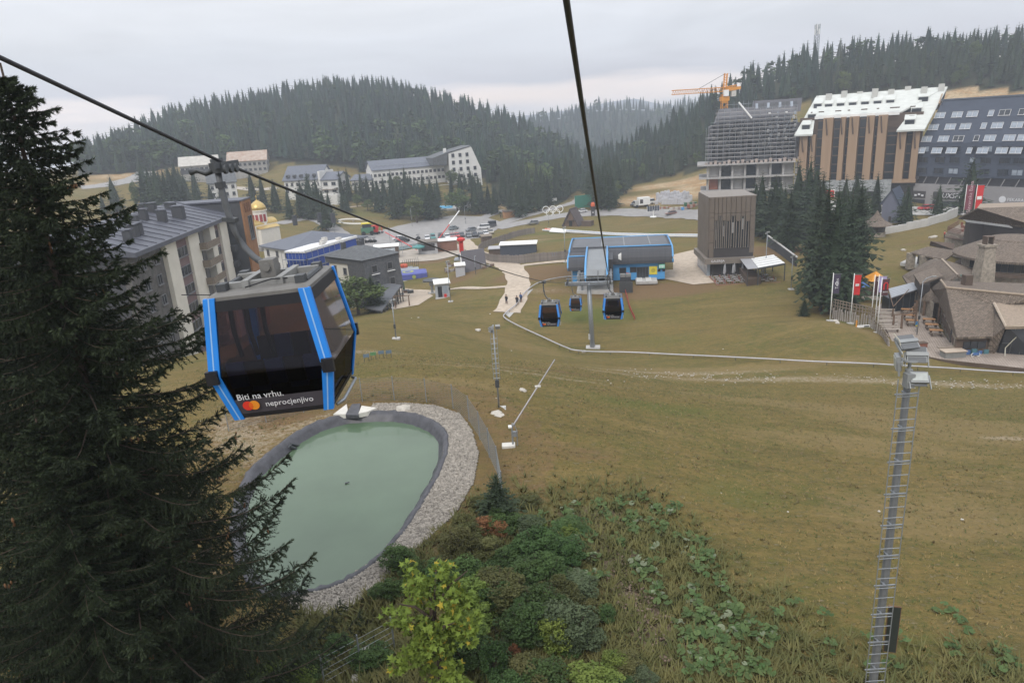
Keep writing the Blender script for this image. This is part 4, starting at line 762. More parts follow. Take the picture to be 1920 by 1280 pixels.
for f in range(5): bx(t, 'scaffold_deck', steel, (-1.5, -1.4, Hb - 1.5 - 2 * f), (Dl * .6, -.5, Hb - 1.42 - 2 * f)); bx(t, 'scaffold_deck', steel, (-1.5, -1.4, Hb - 1.5 - 2 * f), (-.6, 5.5, Hb - 1.42 - 2 * f))
for k in range(8): part(t, 'scaffold_pole', steel, lambda b: b.tube((-1.5 + k * 2.2, -1.4, -1), (-1.5 + k * 2.2, -1.4, Hb + .6), .05, n=5)); part(t, 'scaffold_pole', steel, lambda b: b.tube((-1.5, -1.4 + k, -1), (-1.5, -1.4 + k, Hb + .6), .05, n=5))
# dark-roofed house with mansard
DL, DR = az(615, 479, -24.2), az(679, 487, -24.2); DL.z = DR.z = -37.5; t, W = fr('mansard_house', 'cream house with charcoal tiled mansard roof beside the leafy garden trees', 'building', DL, DR)
q1 = gp(716, 560, 138); d = Vector((q1.x - DR.x, q1.y - DR.y)); Hm = 13.3; dep = 8.5
bx(t, 'wall', cream, (0, 0, 0), (W, dep, Hm - 1.0)); 
part(t, 'mansard', M('charcoal_shingle', (.08, .082, .086), .75, .35, 2.5), lambda b: b.prism([(W - .4, -.35, Hm - 7.5), (W + 1.4, -.35, Hm - 7.5), (W + .6, -.35, Hm), (W - .4, -.35, Hm)], (0, dep + .7, 0)))
part(t, 'mansard', MATS['charcoal_shingle'], lambda b: b.prism([(-.6, -.4, Hm - 1.4), (W * .35, -.4, Hm - 1.2), (W * .6, -.4, Hm - 1.2), (W * .62, -.4, Hm - 8), (W + .9, -.4, Hm - 8), (W + .5, -.4, Hm), (-.6, -.4, Hm)], (0, .4, 0)))
part(t, 'roof', slated, lambda b: b.add([(-.9, -.9, Hm), (W + 1.0, -.9, Hm), (W + 1.0, dep + .9, Hm), (-.9, dep + .9, Hm), (W * .42, 3.6, Hm + 1.9), (W * .55, dep - 3.6, Hm + 1.9)], [(0, 1, 4), (1, 2, 5, 4), (2, 3, 5), (3, 0, 4, 5), (3, 2, 1, 0)]))
for f in range(4): window(t, W * .47, Hm - 2.9 - 2.7 * f, 1.1, 1.4, -.02); window(t, W * .18, Hm - 2.9 - 2.7 * f, .9, 2.0, 0)
for f in range(2):
    for c in range(2): o = window(t, W, Hm - 2.2 - 3.2 * f, 1.4, 1.5, rot=(0, 0, math.pi / 2)); o.location = (W + 1.0 + .3 * f, 2 + c * 4, Hm - 2.2 - 3.2 * f); o2 = bx(t, 'balcony_rail', white, (W + 1.2, 1 + c * 4, Hm - 3.3 - 3.2 * f), (W + 1.5, 3 + c * 4, Hm - 3.2 - 3.2 * f))
for f in range(2): bx(t, 'balcony', woodg, (W, -.2, Hm - 9.6 - 2.8 * f), (W + 1.6, dep * .8, Hm - 9.4 - 2.8 * f)); bx(t, 'balcony_rail', steel_d, (W + 1.5, -.2, Hm - 9.4 - 2.8 * f), (W + 1.6, dep * .8, Hm - 8.5 - 2.8 * f))
for x, y in ((2.2, 2), (4, 5), (2, 7)): bx(t, 'chimney', darkblk, (x, y, Hm + .6), (x + .8, y + .8, Hm + 2.6))
# pavilion with flat roof
pv = [az(x, y, -30.2) for x, y in ((668, 575), (716, 585), (753, 536), (716, 530))]; c0 = sum(pv, Vector()) / 4; c0.z = gz(c0.x, c0.y)
t = thing('garden_pavilion', 'low black-framed pavilion with flat grey roof beside the mansard house', 'building', tuple(c0))
part(t, 'roof', M('pavilion_roof', (.10, .105, .115), .7, .1, 1), lambda b: b.prism([p - c0 for p in pv], (0, 0, .22)))
for k in range(9):
    p = pv[1].lerp(pv[2], k / 8) - c0; part(t, 'post', steel_d, lambda b: b.b2((p.x - .09, p.y - .09, gz(p.x + c0.x, p.y + c0.y) - c0.z - .2), (p.x + .09, p.y + .09, p.z)))
part(t, 'glazing', glass_d, lambda b: b.prism([pv[1].lerp(pv[0], .12) - c0, pv[2].lerp(pv[3], .12) - c0, (pv[2].lerp(pv[3], .14) - c0), (pv[1].lerp(pv[0], .14) - c0)], (0, 0, -2.6)))
# church
cp_ = gp(496, 466, 200); zc = cp_.z; t = thing('church', 'small white church with golden domes and red arched windows', 'church', tuple(cp_), -.5); t.scale = (.88, .88, .92)
gold = M('gold_leaf', (.50, .36, .13), .35, .1, 2, metal=.5); chw = M('church_white', (.66, .63, .57), .8, .05, 1); redw = M('church_red', (.28, .05, .05), .6, .1, 3)
bx(t, 'nave', chw, (-4, -4, -2), (4, 4, 6.0)); bx(t, 'apse_wall', chw, (-2.6, -5, -2), (2.6, 5, 7.0)); bx(t, 'plinth', M('grey_render', (0, 0, 0)), (-4.1, -5.1, -2), (4.1, 5.1, .6))
def vault(b, x0, x1, y0, y1, z, r): n_ = 10; b.loft([[Vector(((x0 + x1) / 2 + (x1 - x0) / 2 * math.cos(math.pi * i / n_), y, z + r * math.sin(math.pi * i / n_))) for i in range(n_ + 1)] for y in (y0, y1)])
part(t, 'golden_vault', gold, lambda b: vault(b, -2.4, 2.4, -5.1, 5.1, 7.0, 1.7)); part(t, 'golden_roof', gold, lambda b: b.prism([(-4.3, -4.2, 6), (4.3, -4.2, 6), (0, -4.2, 8)], (0, 8.4, 0)))
part(t, 'drum', chw, lambda b: b.lathe((0, 0, 7), [(2.5, 0), (2.5, 3.9), (2.8, 4.1), (2.8, 4.4)], 12)); part(t, 'dome', gold, lambda b: b.lathe((0, 0, 11.4), [(2.65, 0), (2.5, .9), (1.9, 1.8), (1.0, 2.5), (.2, 2.9), (.15, 3.1)], 16), True)
part(t, 'cross', gold, lambda b: (b.box((0, 0, 15.1), (.14, .14, 1.5)), b.box((0, 0, 15.3), (.8, .14, .14))))
for k in range(7): a_ = -math.pi / 2 + (k - 3) * .52; o = bx(t, 'arched_window', redw, (-.42, -.1, -1.1), (.42, .1, 1.1)); o.location = (2.48 * math.cos(a_), 2.48 * math.sin(a_), 9.0); o.rotation_euler.z = a_ + math.pi / 2
for x in (0,): part(t, 'arched_window', redw, lambda b: b.prism([Vector((x + (.5 * math.cos(i * .3142)), -5.08, 4.4 + .5 * math.sin(i * .3142))) for i in range(11)] + [Vector((x - .5, -5.08, 2.4)), Vector((x + .5, -5.08, 2.4))], (0, .1, 0)))
# far hotels and houses
t, W = boxhouse('long_hotel', 'long white hotel with slate blue roof below the forest', gp(702, 352, 338), gp(836, 340, 352), 14, 9.5, whiter, slate, 4.2, 2, 17, wz=3.2, w_=1.3, h_=1.3, z0=2.2)
for k in range(16): bx(t, 'roof_light_strip', M('pale_roof_light', (.3, .33, .37), .4, .1, 1), (1 + k * 2.1, 2.0, 11.4), (2.6 + k * 2.1, 2.1, 11.7))
bx(t, 'terrace', concrete, (W * .6, -6, -2), (W + 12, 0, -.4)); bx(t, 'terrace_rail', white, (W * .6, -6, .3), (W + 12, -5.9, .5))
t, W = fr('gabled_hotel_block', 'tall white gable-ended hotel block at the forest edge', 'building', gp(846, 352, 346), gp(905, 345, 352))
part(t, 'wall', whiter, lambda b: b.prism([(0, 0, -3), (W, 0, -3), (W * .98, 0, 7), (W * .72, 0, 17.5), (0, 0, 15.0)], (0, 14, 0))); part(t, 'roof', slated, lambda b: b.prism([(-1.2, -.2, 10), (-.2, -.2, 15.2), (W * .73, -.2, 17.8), (W * .73, -.2, 18.1), (-.2, -.2, 15.7), (-8, -.2, 13.5), (-8, -.2, 10)], (0, 15, 0)))
for r in range(4):
    for c in range(4):
        if c * 3.6 + 2.2 < W * (.7 + .08 * r): window(t, 2.2 + c * 3.6, 14 - r * 3.3, 1.5, 1.7, 0)
bx(t, 'chimney', whiter, (-1.2, 3, 14), (0, 4.2, 17.5))
t, W = boxhouse('link_building', 'low white link wing with grey roof left of the long hotel', gp(660, 352, 342), gp(700, 352, 338), 10, 4.5, whiter, slate, 2.4, 1, 6, w_=1.1, h_=1.3)
t, W = boxhouse('guest_house', 'white guest house with blue mansard roof and round dormers', gp(537, 372, 322), gp(607, 374, 318), 13, 8.0, whiter, slate, 6.0, 2, 7, w_=1.1, h_=1.4)
for k in range(5): part(t, 'dormer', slated, lambda b: b.prism([(2 + k * 3.2 + .8 * math.cos(i * .39), 0, 9.6 + 1.1 * math.sin(i * .39)) for i in range(9)], (0, 3, 0))); window(t, 2 + k * 3.2, 9.9, 1.0, .8, 0)
t, W = boxhouse('guest_house_wing', 'white stepped wing with balcony right of the guest house', gp(607, 374, 316), gp(637, 374, 314), 12, 9.5, whiter, slate, 3.0, 2, 2, w_=2.0, h_=1.4)
bx(t, 'firewall', whiter, (-1, -.6, -1), (-.1, 12.6, 13.5)); bx(t, 'balcony', woodg, (0, -1.2, 5.3), (W, 0, 5.6)); bx(t, 'lower_annexe', whiter, (0, -4, -2), (W + 1, -.02, 3.5))
rusty = M('rusty_pale_roof', (.42, .37, .32), .8, .2, .6, col2=(.30, .19, .13))
t, W = boxhouse('old_hotel', 'old hotel with faded rusty roof in front of the forest', gp(432, 335, 388), gp(503, 326, 392), 13, 9, M('old_grey', (.3, .29, .27), .9, .15, .5), rusty, 5, 2, 8, w_=1.4, h_=1.4)
t, W = boxhouse('pale_roof_hall', 'pale-roofed long hall left of the old hotel', gp(343, 345, 372), gp(415, 343, 378), 14, 7, M('old_grey', (0, 0, 0)), M('faded_roof', (.42, .40, .36), .85, .15, .6), 4.5, 1, 8, w_=1.6, h_=1.4)
bx(t, 'band', darkblk, (-.1, -.3, 3.2), (W + .1, -.02, 5.2))
t, W = boxhouse('white_house', 'white house partly hidden behind spruces below the pale-roofed hall', gp(395, 372, 300), gp(446, 366, 304), 12, 9, whiter, slated, 4, 2, 4, w_=1.2, h_=1.4)
t, W = boxhouse('brick_ruin', 'roofless stone ruin on the brown bank at the forest edge', gp(560, 312, 370), gp(600, 312, 372), 8, 4.5, M('ruin_stone', (.30, .27, .22), .95, .25, 1.2), M('broken_slab', (.36, .35, .32), .9, .1, 1), .2, 1, 3, rooft='flat', w_=1.2, h_=1.3)
# ---------------- big hotels on the right
navy = M('navy_cladding', (.055, .068, .096), .5, .10, .25, stretch=(1, 1, 3)); shopg = M('shop_grey', (.26, .25, .25), .8, .06, .5)
pl = aY(1717, 330, 214); pr = aY(1938, 338, 186); pl.z = pr.z = aY(1717, 330, 214).z; t, W = fr('navy_hotel', 'large navy clad hotel with rows of pale windows above grey shops', 'hotel', pl, pr); zb = t.location.z
Hn = 9.6; Ht = aY(1737, 190, 217).z - zb
bx(t, 'lower_facade', navy, (0, 0, 0), (W + 18, 16, Hn)); tilt = 4.6
part(t, 'upper_facade', navy, lambda b: b.prism([(.15, 0, Hn), (.15, 15, Hn), (3.0, 15, Ht), (3.0, tilt, Ht)], (W + 20, 0, 0))); part(t, 'roof_edge', M('navy_edge', (.10, .12, .15), .5, .1, 1), lambda b: b.box((W / 2 + 11, tilt, Ht + .1), (W + 17, .5, .4)))
ang = math.atan2(tilt, Ht - Hn); ws = []
x = 2.6; k = 0
cols_ = []
while x < W + 14:
    cols_.append((x, 2)); x += 4.9
    cols_.append((x, 1)) if k % 2 else cols_.append((x, 2)); x += 3.5 if k % 3 else 4.2; k += 1
for r in range(4):
    z = Ht - 4.2 - r * 3.25
    for x, m_ in cols_: window(t, x + 3 * (z - Hn) / (Ht - Hn) - 1, z, 1.35 * m_ + .2 * (m_ - 1), 1.65, tilt * (z - Hn) / (Ht - Hn), winwhite, glass_l if (r * 7 + int(x)) % 5 else glass_d, m_ - 1, rot=(-ang, 0, 0))
for r in range(3):
    z = Hn - 1.7 - r * 3.1
    for i, (x, m_) in enumerate(cols_): window(t, x - .8, z, 1.3 * m_ + .2, 1.6, 0, navy, glass_d if (r * 5 + i) % 4 else glass_l, m_ - 1)
bx(t, 'recessed_floor', M('dark_recess', (.09, .09, .10), .8, .1, 1), (0, 1.6, -3.0), (W + 18, 15, 0)); bx(t, 'balcony_parapet', shopg, (0, .1, -3.0), (W + 18, .4, -2.2))
for k in range(14): part(t, 'brace', shopg, lambda b: b.tube((2 + k * 3.6, .3, -2.9), (3.2 + k * 3.6, .3, -.1), .14, n=5))
bx(t, 'shop_wall', shopg, (-.3, .0, -12), (W + 18, 14, -3.0))
shopd = M('shop_dark', (.05, .045, .045), .5, .1, 1)
for x0, x1 in ((-.2, 3.6), (6.0, 18.0)): bx(t, 'shop_sign_panel', shopd, (x0, -.25, -6.4), (x1, 0, -4.4)); bx(t, 'shop_window', glass_d, (x0, -.1, -10.2), (x1, .0, -6.9))
bx(t, 'shop_window', glass_d, (26.5, -.1, -10.6), (33, 0, -7.6)); bx(t, 'kerb_step', concrete, (-.3, -1.5, -12), (22, 0, -10.4))
text('DUXSPORT', 2.0, txtw, t, (12.2, -.3, -5.4), (math.pi / 2, 0, 0), depth=.03, shear=.25)
for k in range(3): bx(t, 'sign_print', txtw, (.4 + k * 1.05, -.32, -5.9 + .3 * (k % 2)), (1.1 + k * 1.05, -.26, -5.4 + .3 * (k % 2)))
text('PEKARA JAHORINA', 1.15, txtw, t, (31.2, -.06, -5.6), (math.pi / 2, 0, 0), depth=.03); text('bakery', .8, txtw, t, (30.8, -.06, -6.7), (math.pi / 2, 0, 0), depth=.03)
part(t, 'round_shop_emblem', txtw, lambda b: b.tube((25.0, -.06, -5.6), (25.0, 0, -5.6), .9, n=16))
# white-roofed hotel with timber piers
tim = M('timber_cladding', (.285, .195, .125), .75, .10, .3, stretch=(3, 3, .15)); timd = M('dark_timber', (.10, .072, .055), .8, .15, .6); wroof = M('white_shingle_roof', (.56, .58, .55), .7, .10, .9, stretch=(.5, 1, 2)); bslate = M('split_slate', (.25, .26, .26), .9, .3, 1.2, bump=.3)
pl = aY(1489, 335, 232); pr = aY(1722, 340, 213); zb = aY(1600, 340, 222).z; pl.z = pr.z = zb; t, W = fr('white_roof_hotel', 'tall hotel with steep white shingled roof and timber piers', 'hotel', pl, pr)
Ht = aY(1640, 172, 226).z - zb; He = aY(1600, 217, 220).z - zb; Hw = aY(1505, 252, 231).z - zb; x1, x2 = W * .145, W * .80
def slope_y(z): return -1.0 + (Ht - z) * -0.0
part(t, 'wall', timd, lambda b: b.b2((.6, 1.2, 0), (W - .6, 16, He)))
def roofpoly(b, xa, xb, xta, xtb, ze, ye): b.add([(xa, ye, ze), (xb, ye, ze), (xtb, 7.5, Ht), (xta, 7.5, Ht), (xa, ye + .1, ze - .5), (xb, ye + .1, ze - .5), (xtb, 7.5, Ht - .6), (xta, 7.5, Ht - .6)], [(0, 1, 2, 3), (7, 6, 5, 4), (0, 4, 5, 1), (1, 5, 6, 2), (3, 7, 4, 0)])
sl = (7.5 + 2.2) / (Ht - Hw)
yE = 7.5 - (Ht - He) * sl
part(t, 'roof', wroof, lambda b: roofpoly(b, x1, x2, W * .13, W * 1.12, He, yE - .8)); part(t, 'roof_wing', wroof, lambda b: roofpoly(b, -.3, x1 - .02, W * .115, W * .125, Hw, -2.2)); part(t, 'roof_wing', wroof, lambda b: roofpoly(b, x2 + .02, W + .2, W * 1.0, W * 1.13, Hw, -2.2))
part(t, 'rear_roof', wroof, lambda b: b.add([(W * .115, 7.5, Ht), (W * 1.13, 7.5, Ht), (W * 1.1, 16, He), (.3, 16, He)], [(0, 1, 2, 3)]))
part(t, 'gable_end', tim, lambda b: b.prism([(W * 1.10, 7.5, Ht - .8), (W * 1.08, 2, He + 2), (W * 1.08, 15.5, He)], (.3, 0, 0)))
part(t, 'roof_gutter', white, lambda b: b.box(((x1 + x2) / 2, yE - .9, He - .1), (x2 - x1 + .4, .5, .9)))
def dormer(x, z, w_=2.6):
    y = 7.5 - (Ht - z) * sl
    o = part(t, 'dormer', wroof, lambda b: b.prism([(x - w_ / 2, y - .5, z - 1.0), (x - w_ / 2, y - .5, z + .85), (x - w_ / 2, y + 2.4, z + 2.6), (x - w_ / 2, y + .8, z - 1.0)], (w_, 0, 0)))
    part(t, 'dormer_window', glass_d, lambda b: b.box((x, y - .52, z - .05), (w_ - .5, .12, 1.3)), parent=o)
for k in range(6): dormer(x1 + 3.2 + k * (x2 - x1 - 6) / 5.0, He + 3.2)
for k in range(3): z = Hw + 2.2 + k * 3.1; dormer(W * .89 + 1.35 * k, z, 3.0); dormer(2.8 + 1.15 * k, z, 2.8)
for k in range(8): bx(t, 'roof_vent', M('pale_vent', (.48, .48, .45), .8, .08, 1), (W * .2 + k * 4.4, 5.6 + (k % 3) * .8, Ht - 2.2), (W * .2 + 1.6 + k * 4.4, 7.4 + (k % 3) * .8, Ht + .4 + .5 * (k % 2)))
piers = [(.035, .10), (.125, .165), (.22, .30), (.36, .40), (.43, .505), (.565, .625), (.655, .725), (.81, .875), (.925, .975)]
for a_, c_ in piers:
    ze = He if W * a_ > x1 and W * c_ < x2 + 1 else Hw; o = part(t, 'timber_pier', tim, lambda b: b.b2((W * a_, -1.0, .4), (W * c_, 1.2, ze - .3)))
    part(t, 'strut', timd, lambda b: b.tube((W * (a_ + c_) / 2, -1.1, ze - 5.5), (W * (a_ + c_) / 2 - .5, -2.0, ze - .6), .22, n=5), parent=o)
prev = .0
for i, (a_, c_) in enumerate(piers):
    if i and a_ - piers[i - 1][1] > .02:
        g0, g1 = piers[i - 1][1], a_
        o = part(t, 'glass_bay', glass_d, lambda b: b.b2((W * g0 + .3, .7, .6), (W * g1 - .3, 1.18, (He if g0 > .14 and g1 < .8 else Hw) - .5)))
        for f in range(8): bx(t, 'floor_band', timd, (W * g0 + .2, .55, 2.4 + f * 2.7), (W * g1 - .2, .7, 2.75 + f * 2.7), o)
bx(t, 'slate_plinth', bslate, (W * .16, -1.6, -3.0), (W * .80, 12, .4)); bx(t, 'slate_pier', bslate, (W * .72, -1.7, -11), (W * .80, 10, .3)); bx(t, 'dark_ground_floor', shopd, (0, 1.4, -11), (W, 14, -.0)); bx(t, 'timber_soffit', tim, (W * .80, -1.05, -.6), (W * .98, 6, .4))
part(t, 'red_sign', redp, lambda b: b.box((W * .30, -2.0, -3.6), (4.0, .2, 2.0))); part(t, 'sign_frame', white, lambda b: b.box((W * .30, -1.9, -3.6), (4.4, .15, 2.4)))
bx(t, 'entrance_canopy', white, (W * .24, -6, -7.2), (W * .44, -1.8, -6.8))
# construction building
pl = aY(1322, 300, 240); pr = aY(1500, 300, 232); zb = aY(1400, 303, 236).z; pl.z = pr.z = zb; t, W = fr('scaffolded_building', 'grey unfinished tower block wrapped in scaffolding', 'building', pl, pr)
Ht = aY(1420, 192, 238).z - zb; grc = M('raw_grey', (.13, .13, .14), .9, .15, .4); rawc = M('raw_concrete', (.33, .32, .31), .9, .12, .5)
bx(t, 'wall', grc, (1.0, 1.5, 0), (W - .4, 17, Ht * .62)); part(t, 'upper_wall', grc, lambda b: b.prism([(2.5, 1.5, Ht * .62), (2.5, 17, Ht * .62), (4.5, 17, Ht * .93), (4.5, 4.5, Ht * .93)], (W - 6, 0, 0)))
part(t, 'mansard_roof', M('dark_roof_sheet', (.085, .085, .095), .6, .1, .5), lambda b: b.prism([(W * .50, 3.5, Ht * .80), (W * .50, 15, Ht * .80), (W * .52, 15, Ht + .5), (W * .52, 6, Ht + .5)], (W * .49, 0, 0)))
for k in range(11): x = W * .53 + k * W * .04; part(t, 'roof_opening', glass_l if k % 3 == 0 else steel_d, lambda b: b.box((x + .3, 4.5, Ht * .91), (.8, .5, 2.6), rx=-.25))
nl = 12
for f in range(nl + 1):
    z = .3 + f * Ht * .84 / nl; x0 = 0 if f < 7 else (1.4 if f < 10 else 3); o = bx(t, 'scaffold_deck', M('scaffold_board', (.34, .33, .33), .8, .12, .6), (x0, -.2, z), (W - 1.6 - (f > 9) * W * .45 * 0, 1.1, z + .16)); bx(t, 'scaffold_rail', steel, (x0, -.25, z + 1.0), (W - 1.6, -.18, z + 1.06), o)
    if f < 9:
        for c in range(13):
            if (c * 5 + f * 3) % 7 != 0: part(t, 'opening', glass_d if (c + f) % 5 else rawc, lambda b: b.box((2.6 + c * 2.3, 1.45, z + 1.2), (1.2, .2, 1.5)))
    if 4 <= f < 11:
        for c in range(4): part(t, 'pale_panel', glass_l if (c + f) % 2 else white, lambda b: b.box((W * .66 + c * 2.6 + .4 * (f % 3), 1.4 + max(0, f - 7) * .6, z + 1.3), (.7, .2, 1.1)))
for k in range(16): x = .2 + k * (W - 2) / 15; part(t, 'scaffold_pole', steel, lambda b: b.tube((x, -.2, -.5), (x, -.2, Ht * (.90 if x > 3 else .62)), .06, n=4))
for k in range(6): x = 1 + k * 4.6; part(t, 'scaffold_brace', steel, lambda b: b.tube((x, -.3, 1 + (k % 3) * 3), (x + 3, -.3, 9 + (k % 3) * 3), .05, n=4))
part(t, 'debris_chute', white, lambda b: b.path([(W * .34, -.6, Ht * 1.02), (W * .44, -.8, Ht * .82), (W * .48, -.7, Ht * .74)], .3, 6)); part(t, 'roof_scaffold', steel, lambda b: [b.tube((W * .3 + k * 1.5, 4, Ht * .9), (W * .3 + k * 1.5, 4, Ht * 1.04), .06, n=4) for k in range(5)] and b.box((W * .35, 4, Ht * .99), (8, .1, .12)))
for f in range(3):
    z = -.4 - f * 4.3; bx(t, 'floor_slab', rawc, (-2.5 + f * .6, -1.5, z - .5), (W * .95, 16, z))
    for c in range(8): bx(t, 'column', rawc, (.6 + c * 4.0, .2, z - 4.3), (1.3 + c * 4.0, .9, z - .5)); part(t, 'infill', (M('brick_red', (.30, .12, .075), .9, .15, 1) if c == 0 and f else (glass_d if c % 2 else rawc)), lambda b: b.box((2.9 + c * 4.0, 1.6, z - 2.4), (2.9, .2, 3.6)))
for k in range(22): bx(t, 'parapet_pallet', M('mixed_pallets', (.36, .30, .27), .9, .35, .5), (k * 1.45, -1.3, -.4), (k * 1.45 + .9, -.6, .1 + .35 * ((k * 7) % 3)))
bx(t, 'rear_core', rawc, (2, 3, -13), (W * .9, 15, -.5))
# tower crane
cpn = aY(1357, 230, 246); cz_ = cpn.z; t = thing('tower_crane', 'orange tower crane above the scaffolded building', 'crane', (cpn.x, cpn.y, gz(cpn.x, cpn.y)), 0); z0 = t.location.z; zj = aY(1357, 168, 246).z - z0; zp = aY(1357, 138, 246).z - z0
def lattice(b, p0, p1, w_, n, r=.09, tri=False):
    p0, p1 = Vector(p0), Vector(p1); d = (p1 - p0).normalized(); u = Vector((0, 1, 0)) if abs(d.y) < .9 else Vector((1, 0, 0)); v = d.cross(u).normalized()
    offs = [(u * sx_ + v * sy_) * (w_ / 2) for sx_, sy_ in ((-1, -1), (1, -1), (1, 1), (-1, 1))]
    for o in offs: b.tube(p0 + o, p1 + o, r, n=4)
    for k in range(n):
        a_ = p0.lerp(p1, k / n); c_ = p0.lerp(p1, (k + 1) / n)
        for i in range(4): b.tube(a_ + offs[i], c_ + offs[(i + 1) % 4], r * .6, n=3, cap=False)
part(t, 'mast', orange, lambda b: lattice(b, (0, 0, 0), (0, 0, zj - 1.5), 1.8, 22, .13))
jl = aY(1260, 174, 246); jr = aY(1380, 164, 246); o_ = Vector((cpn.x, cpn.y, z0))
part(t, 'jib', orange, lambda b: lattice(b, (0, 0, zj), Vector((jl.x, 246, jl.z)) - o_, 1.3, 22, .11)); part(t, 'counter_jib', orange, lambda b: (lattice(b, (0, 0, zj), Vector((jr.x, 246, jr.z)) - o_, 1.4, 4, .13), b.box((3, 0, zj + .2), (4.5, 1.3, .9))))
part(t, 'peak', orange, lambda b: lattice(b, (0, 0, zj - .5), (.3, 0, zp), .9, 7, .12)); part(t, 'turntable', orange, lambda b: (b.box((0, 0, zj - 3.0), (2.6, 2.6, 1.4)), b.box((0, 0, zj - 4.0), (2.0, 2.0, .6)))); part(t, 'cab', white, lambda b: b.box((.1, -1.0, zj - 1.2), (1.6, 1.6, 2.0))); part(t, 'counterweight', M('pale_crate', (0, 0, 0)), lambda b: b.box((3.0, 0, zj - 1.2), (1.5, 1.2, 2.4)))
part(t, 'tie_rope', steel_d, lambda b: b.tube((.2, 0, zp), ((jl.x - o_.x) * .55, 0, zj + .2), .07, n=4))
# radio mast on the hill
mp_ = aY(1528, 128, 415); t = thing('radio_mast', 'lattice radio mast with antennas on the forested hill', 'mast', (mp_.x, mp_.y, gz(mp_.x, mp_.y))); zt_ = aY(1530, 46, 415).z - t.location.z
part(t, 'lattice', steel, lambda b: lattice(b, (0, 0, 0), (0, 0, zt_), 2.0, 16, .2)); 
for k in range(6): part(t, 'antenna', white, lambda b: b.box((1.2 * math.cos(k * 1.05), 1.2 * math.sin(k * 1.05), zt_ - 1.5 - (k % 2) * 2.5), (.6, .5, 2.8)))
# brown cube gallery
c0 = aY(1328, 497, 131); c0.z = gz(c0.x, c0.y) - .2; c1 = aY(1413, 480, 130.2); c1.z = c0.z; t, W = fr('gallery_building', 'brown panel-clad cube building with tall slit windows and glass ground floor', 'building', c0, c1)
bronze = M('bronze_panel', (.135, .110, .088), .5, .08, .6); bronzel = M('bronze_light', (.19, .165, .14), .5, .08, .6)
Hg = 4.0; Ht = aY(1325, 372, 131).z - c0.z; D = 11
bx(t, 'ground_floor', shopd, (.6, .8, 0), (W - .2, D, Hg)); bx(t, 'ledge', bronzel, (-.8, -.8, Hg - 1.2), (W, D + .5, Hg - .1)); bx(t, 'black_recess', shopd, (-.1, .0, Hg - .1), (W - .1, D, Hg + 1.6)); bx(t, 'core', shopd, (.25, .35, Hg + 1.6), (W - .2, D, Ht - .1)); bx(t, 'roof', bronzel, (-.1, -.1, Ht), (W + .1, D, Ht + .15))
edges = [0, .11, .19, .275, .365, .465, .575, .685, .785, .89, 1.0]; zlo = [Hg + .6, 6.3 + 0, 0, 0, 0, 0, 0, 0, 0, Hg + .6]
for i in range(10):
    xa, xb = W * edges[i] + .04, W * edges[i + 1] - .04
    if i in (0, 9):
        zs = [Hg - .1 if i == 0 else Hg + .6, Hg + 2.8, Hg + 5.2, Hg + 7.6, Ht - 2.8, Ht]
        for a_, c_ in zip(zs, zs[1:]): bx(t, 'panel', bronze, (xa, -.12, a_ + .04), (xb, .34, c_ - .02))
    else:
        lo = [0, Ht - 4.2, Ht - 3.4, Ht - 4.3, Ht - 4.4, Ht - 3.5, Ht - 4.5, Ht - 3.6, Ht - 4.6, 0][i]
        bx(t, 'panel', bronze, (xa, -.12, Ht - 2.9), (xb, .34, Ht)); bx(t, 'panel', bronze, (xa, -.12, lo), (xb, .34, Ht - 2.96))
        bx(t, 'slit_window', glass_d, (xa, .1, Hg + 1.7), (xb, .3, lo)); 
        for k in range(2): xx = xa + (xb - xa) * (k * .6 + .1); bx(t, 'fin', bronzel, (xx, -.14, Hg + 1.65), (xx + .13, .3, lo - .05))
        if i % 2: bx(t, 'blind', M('pale_blind', (.3, .3, .3), .8, .1, 2), (xa + .3, .05, Hg + 3 + i * .3), (xb - .25, .12, Hg + 5 + i * .3))
for k in range(9): bx(t, 'side_panel', bronze, (-.12, .06 + k * D / 9, Hg + .0), (.24, (k + 1) * D / 9 - .06, Ht)); bx(t, 'side_fin', bronzel, (-.25, k * D / 9 + .5, Hg), (-.12, k * D / 9 + .7, Ht - .1))
bx(t, 'side_glass', glass_l, (-.1, .8, .0), (.5, D, Hg - 1.25)); bx(t, 'side_pavement', M('bluish_paving', (.26, .30, .31), .8, .1, 1), (-2.2, -1.5, -.1), (-.3, D + 2, .12))
for k in range(5): bx(t, 'glass_mullion', steel_d, (1.0 + k * 1.7, .7, 0), (1.12 + k * 1.7, .82, Hg - 1.2))
text('GALERIJA', .62, txtw, t, (1.6, -.83, Hg - .62), (math.pi / 2, 0, 0), depth=.03)
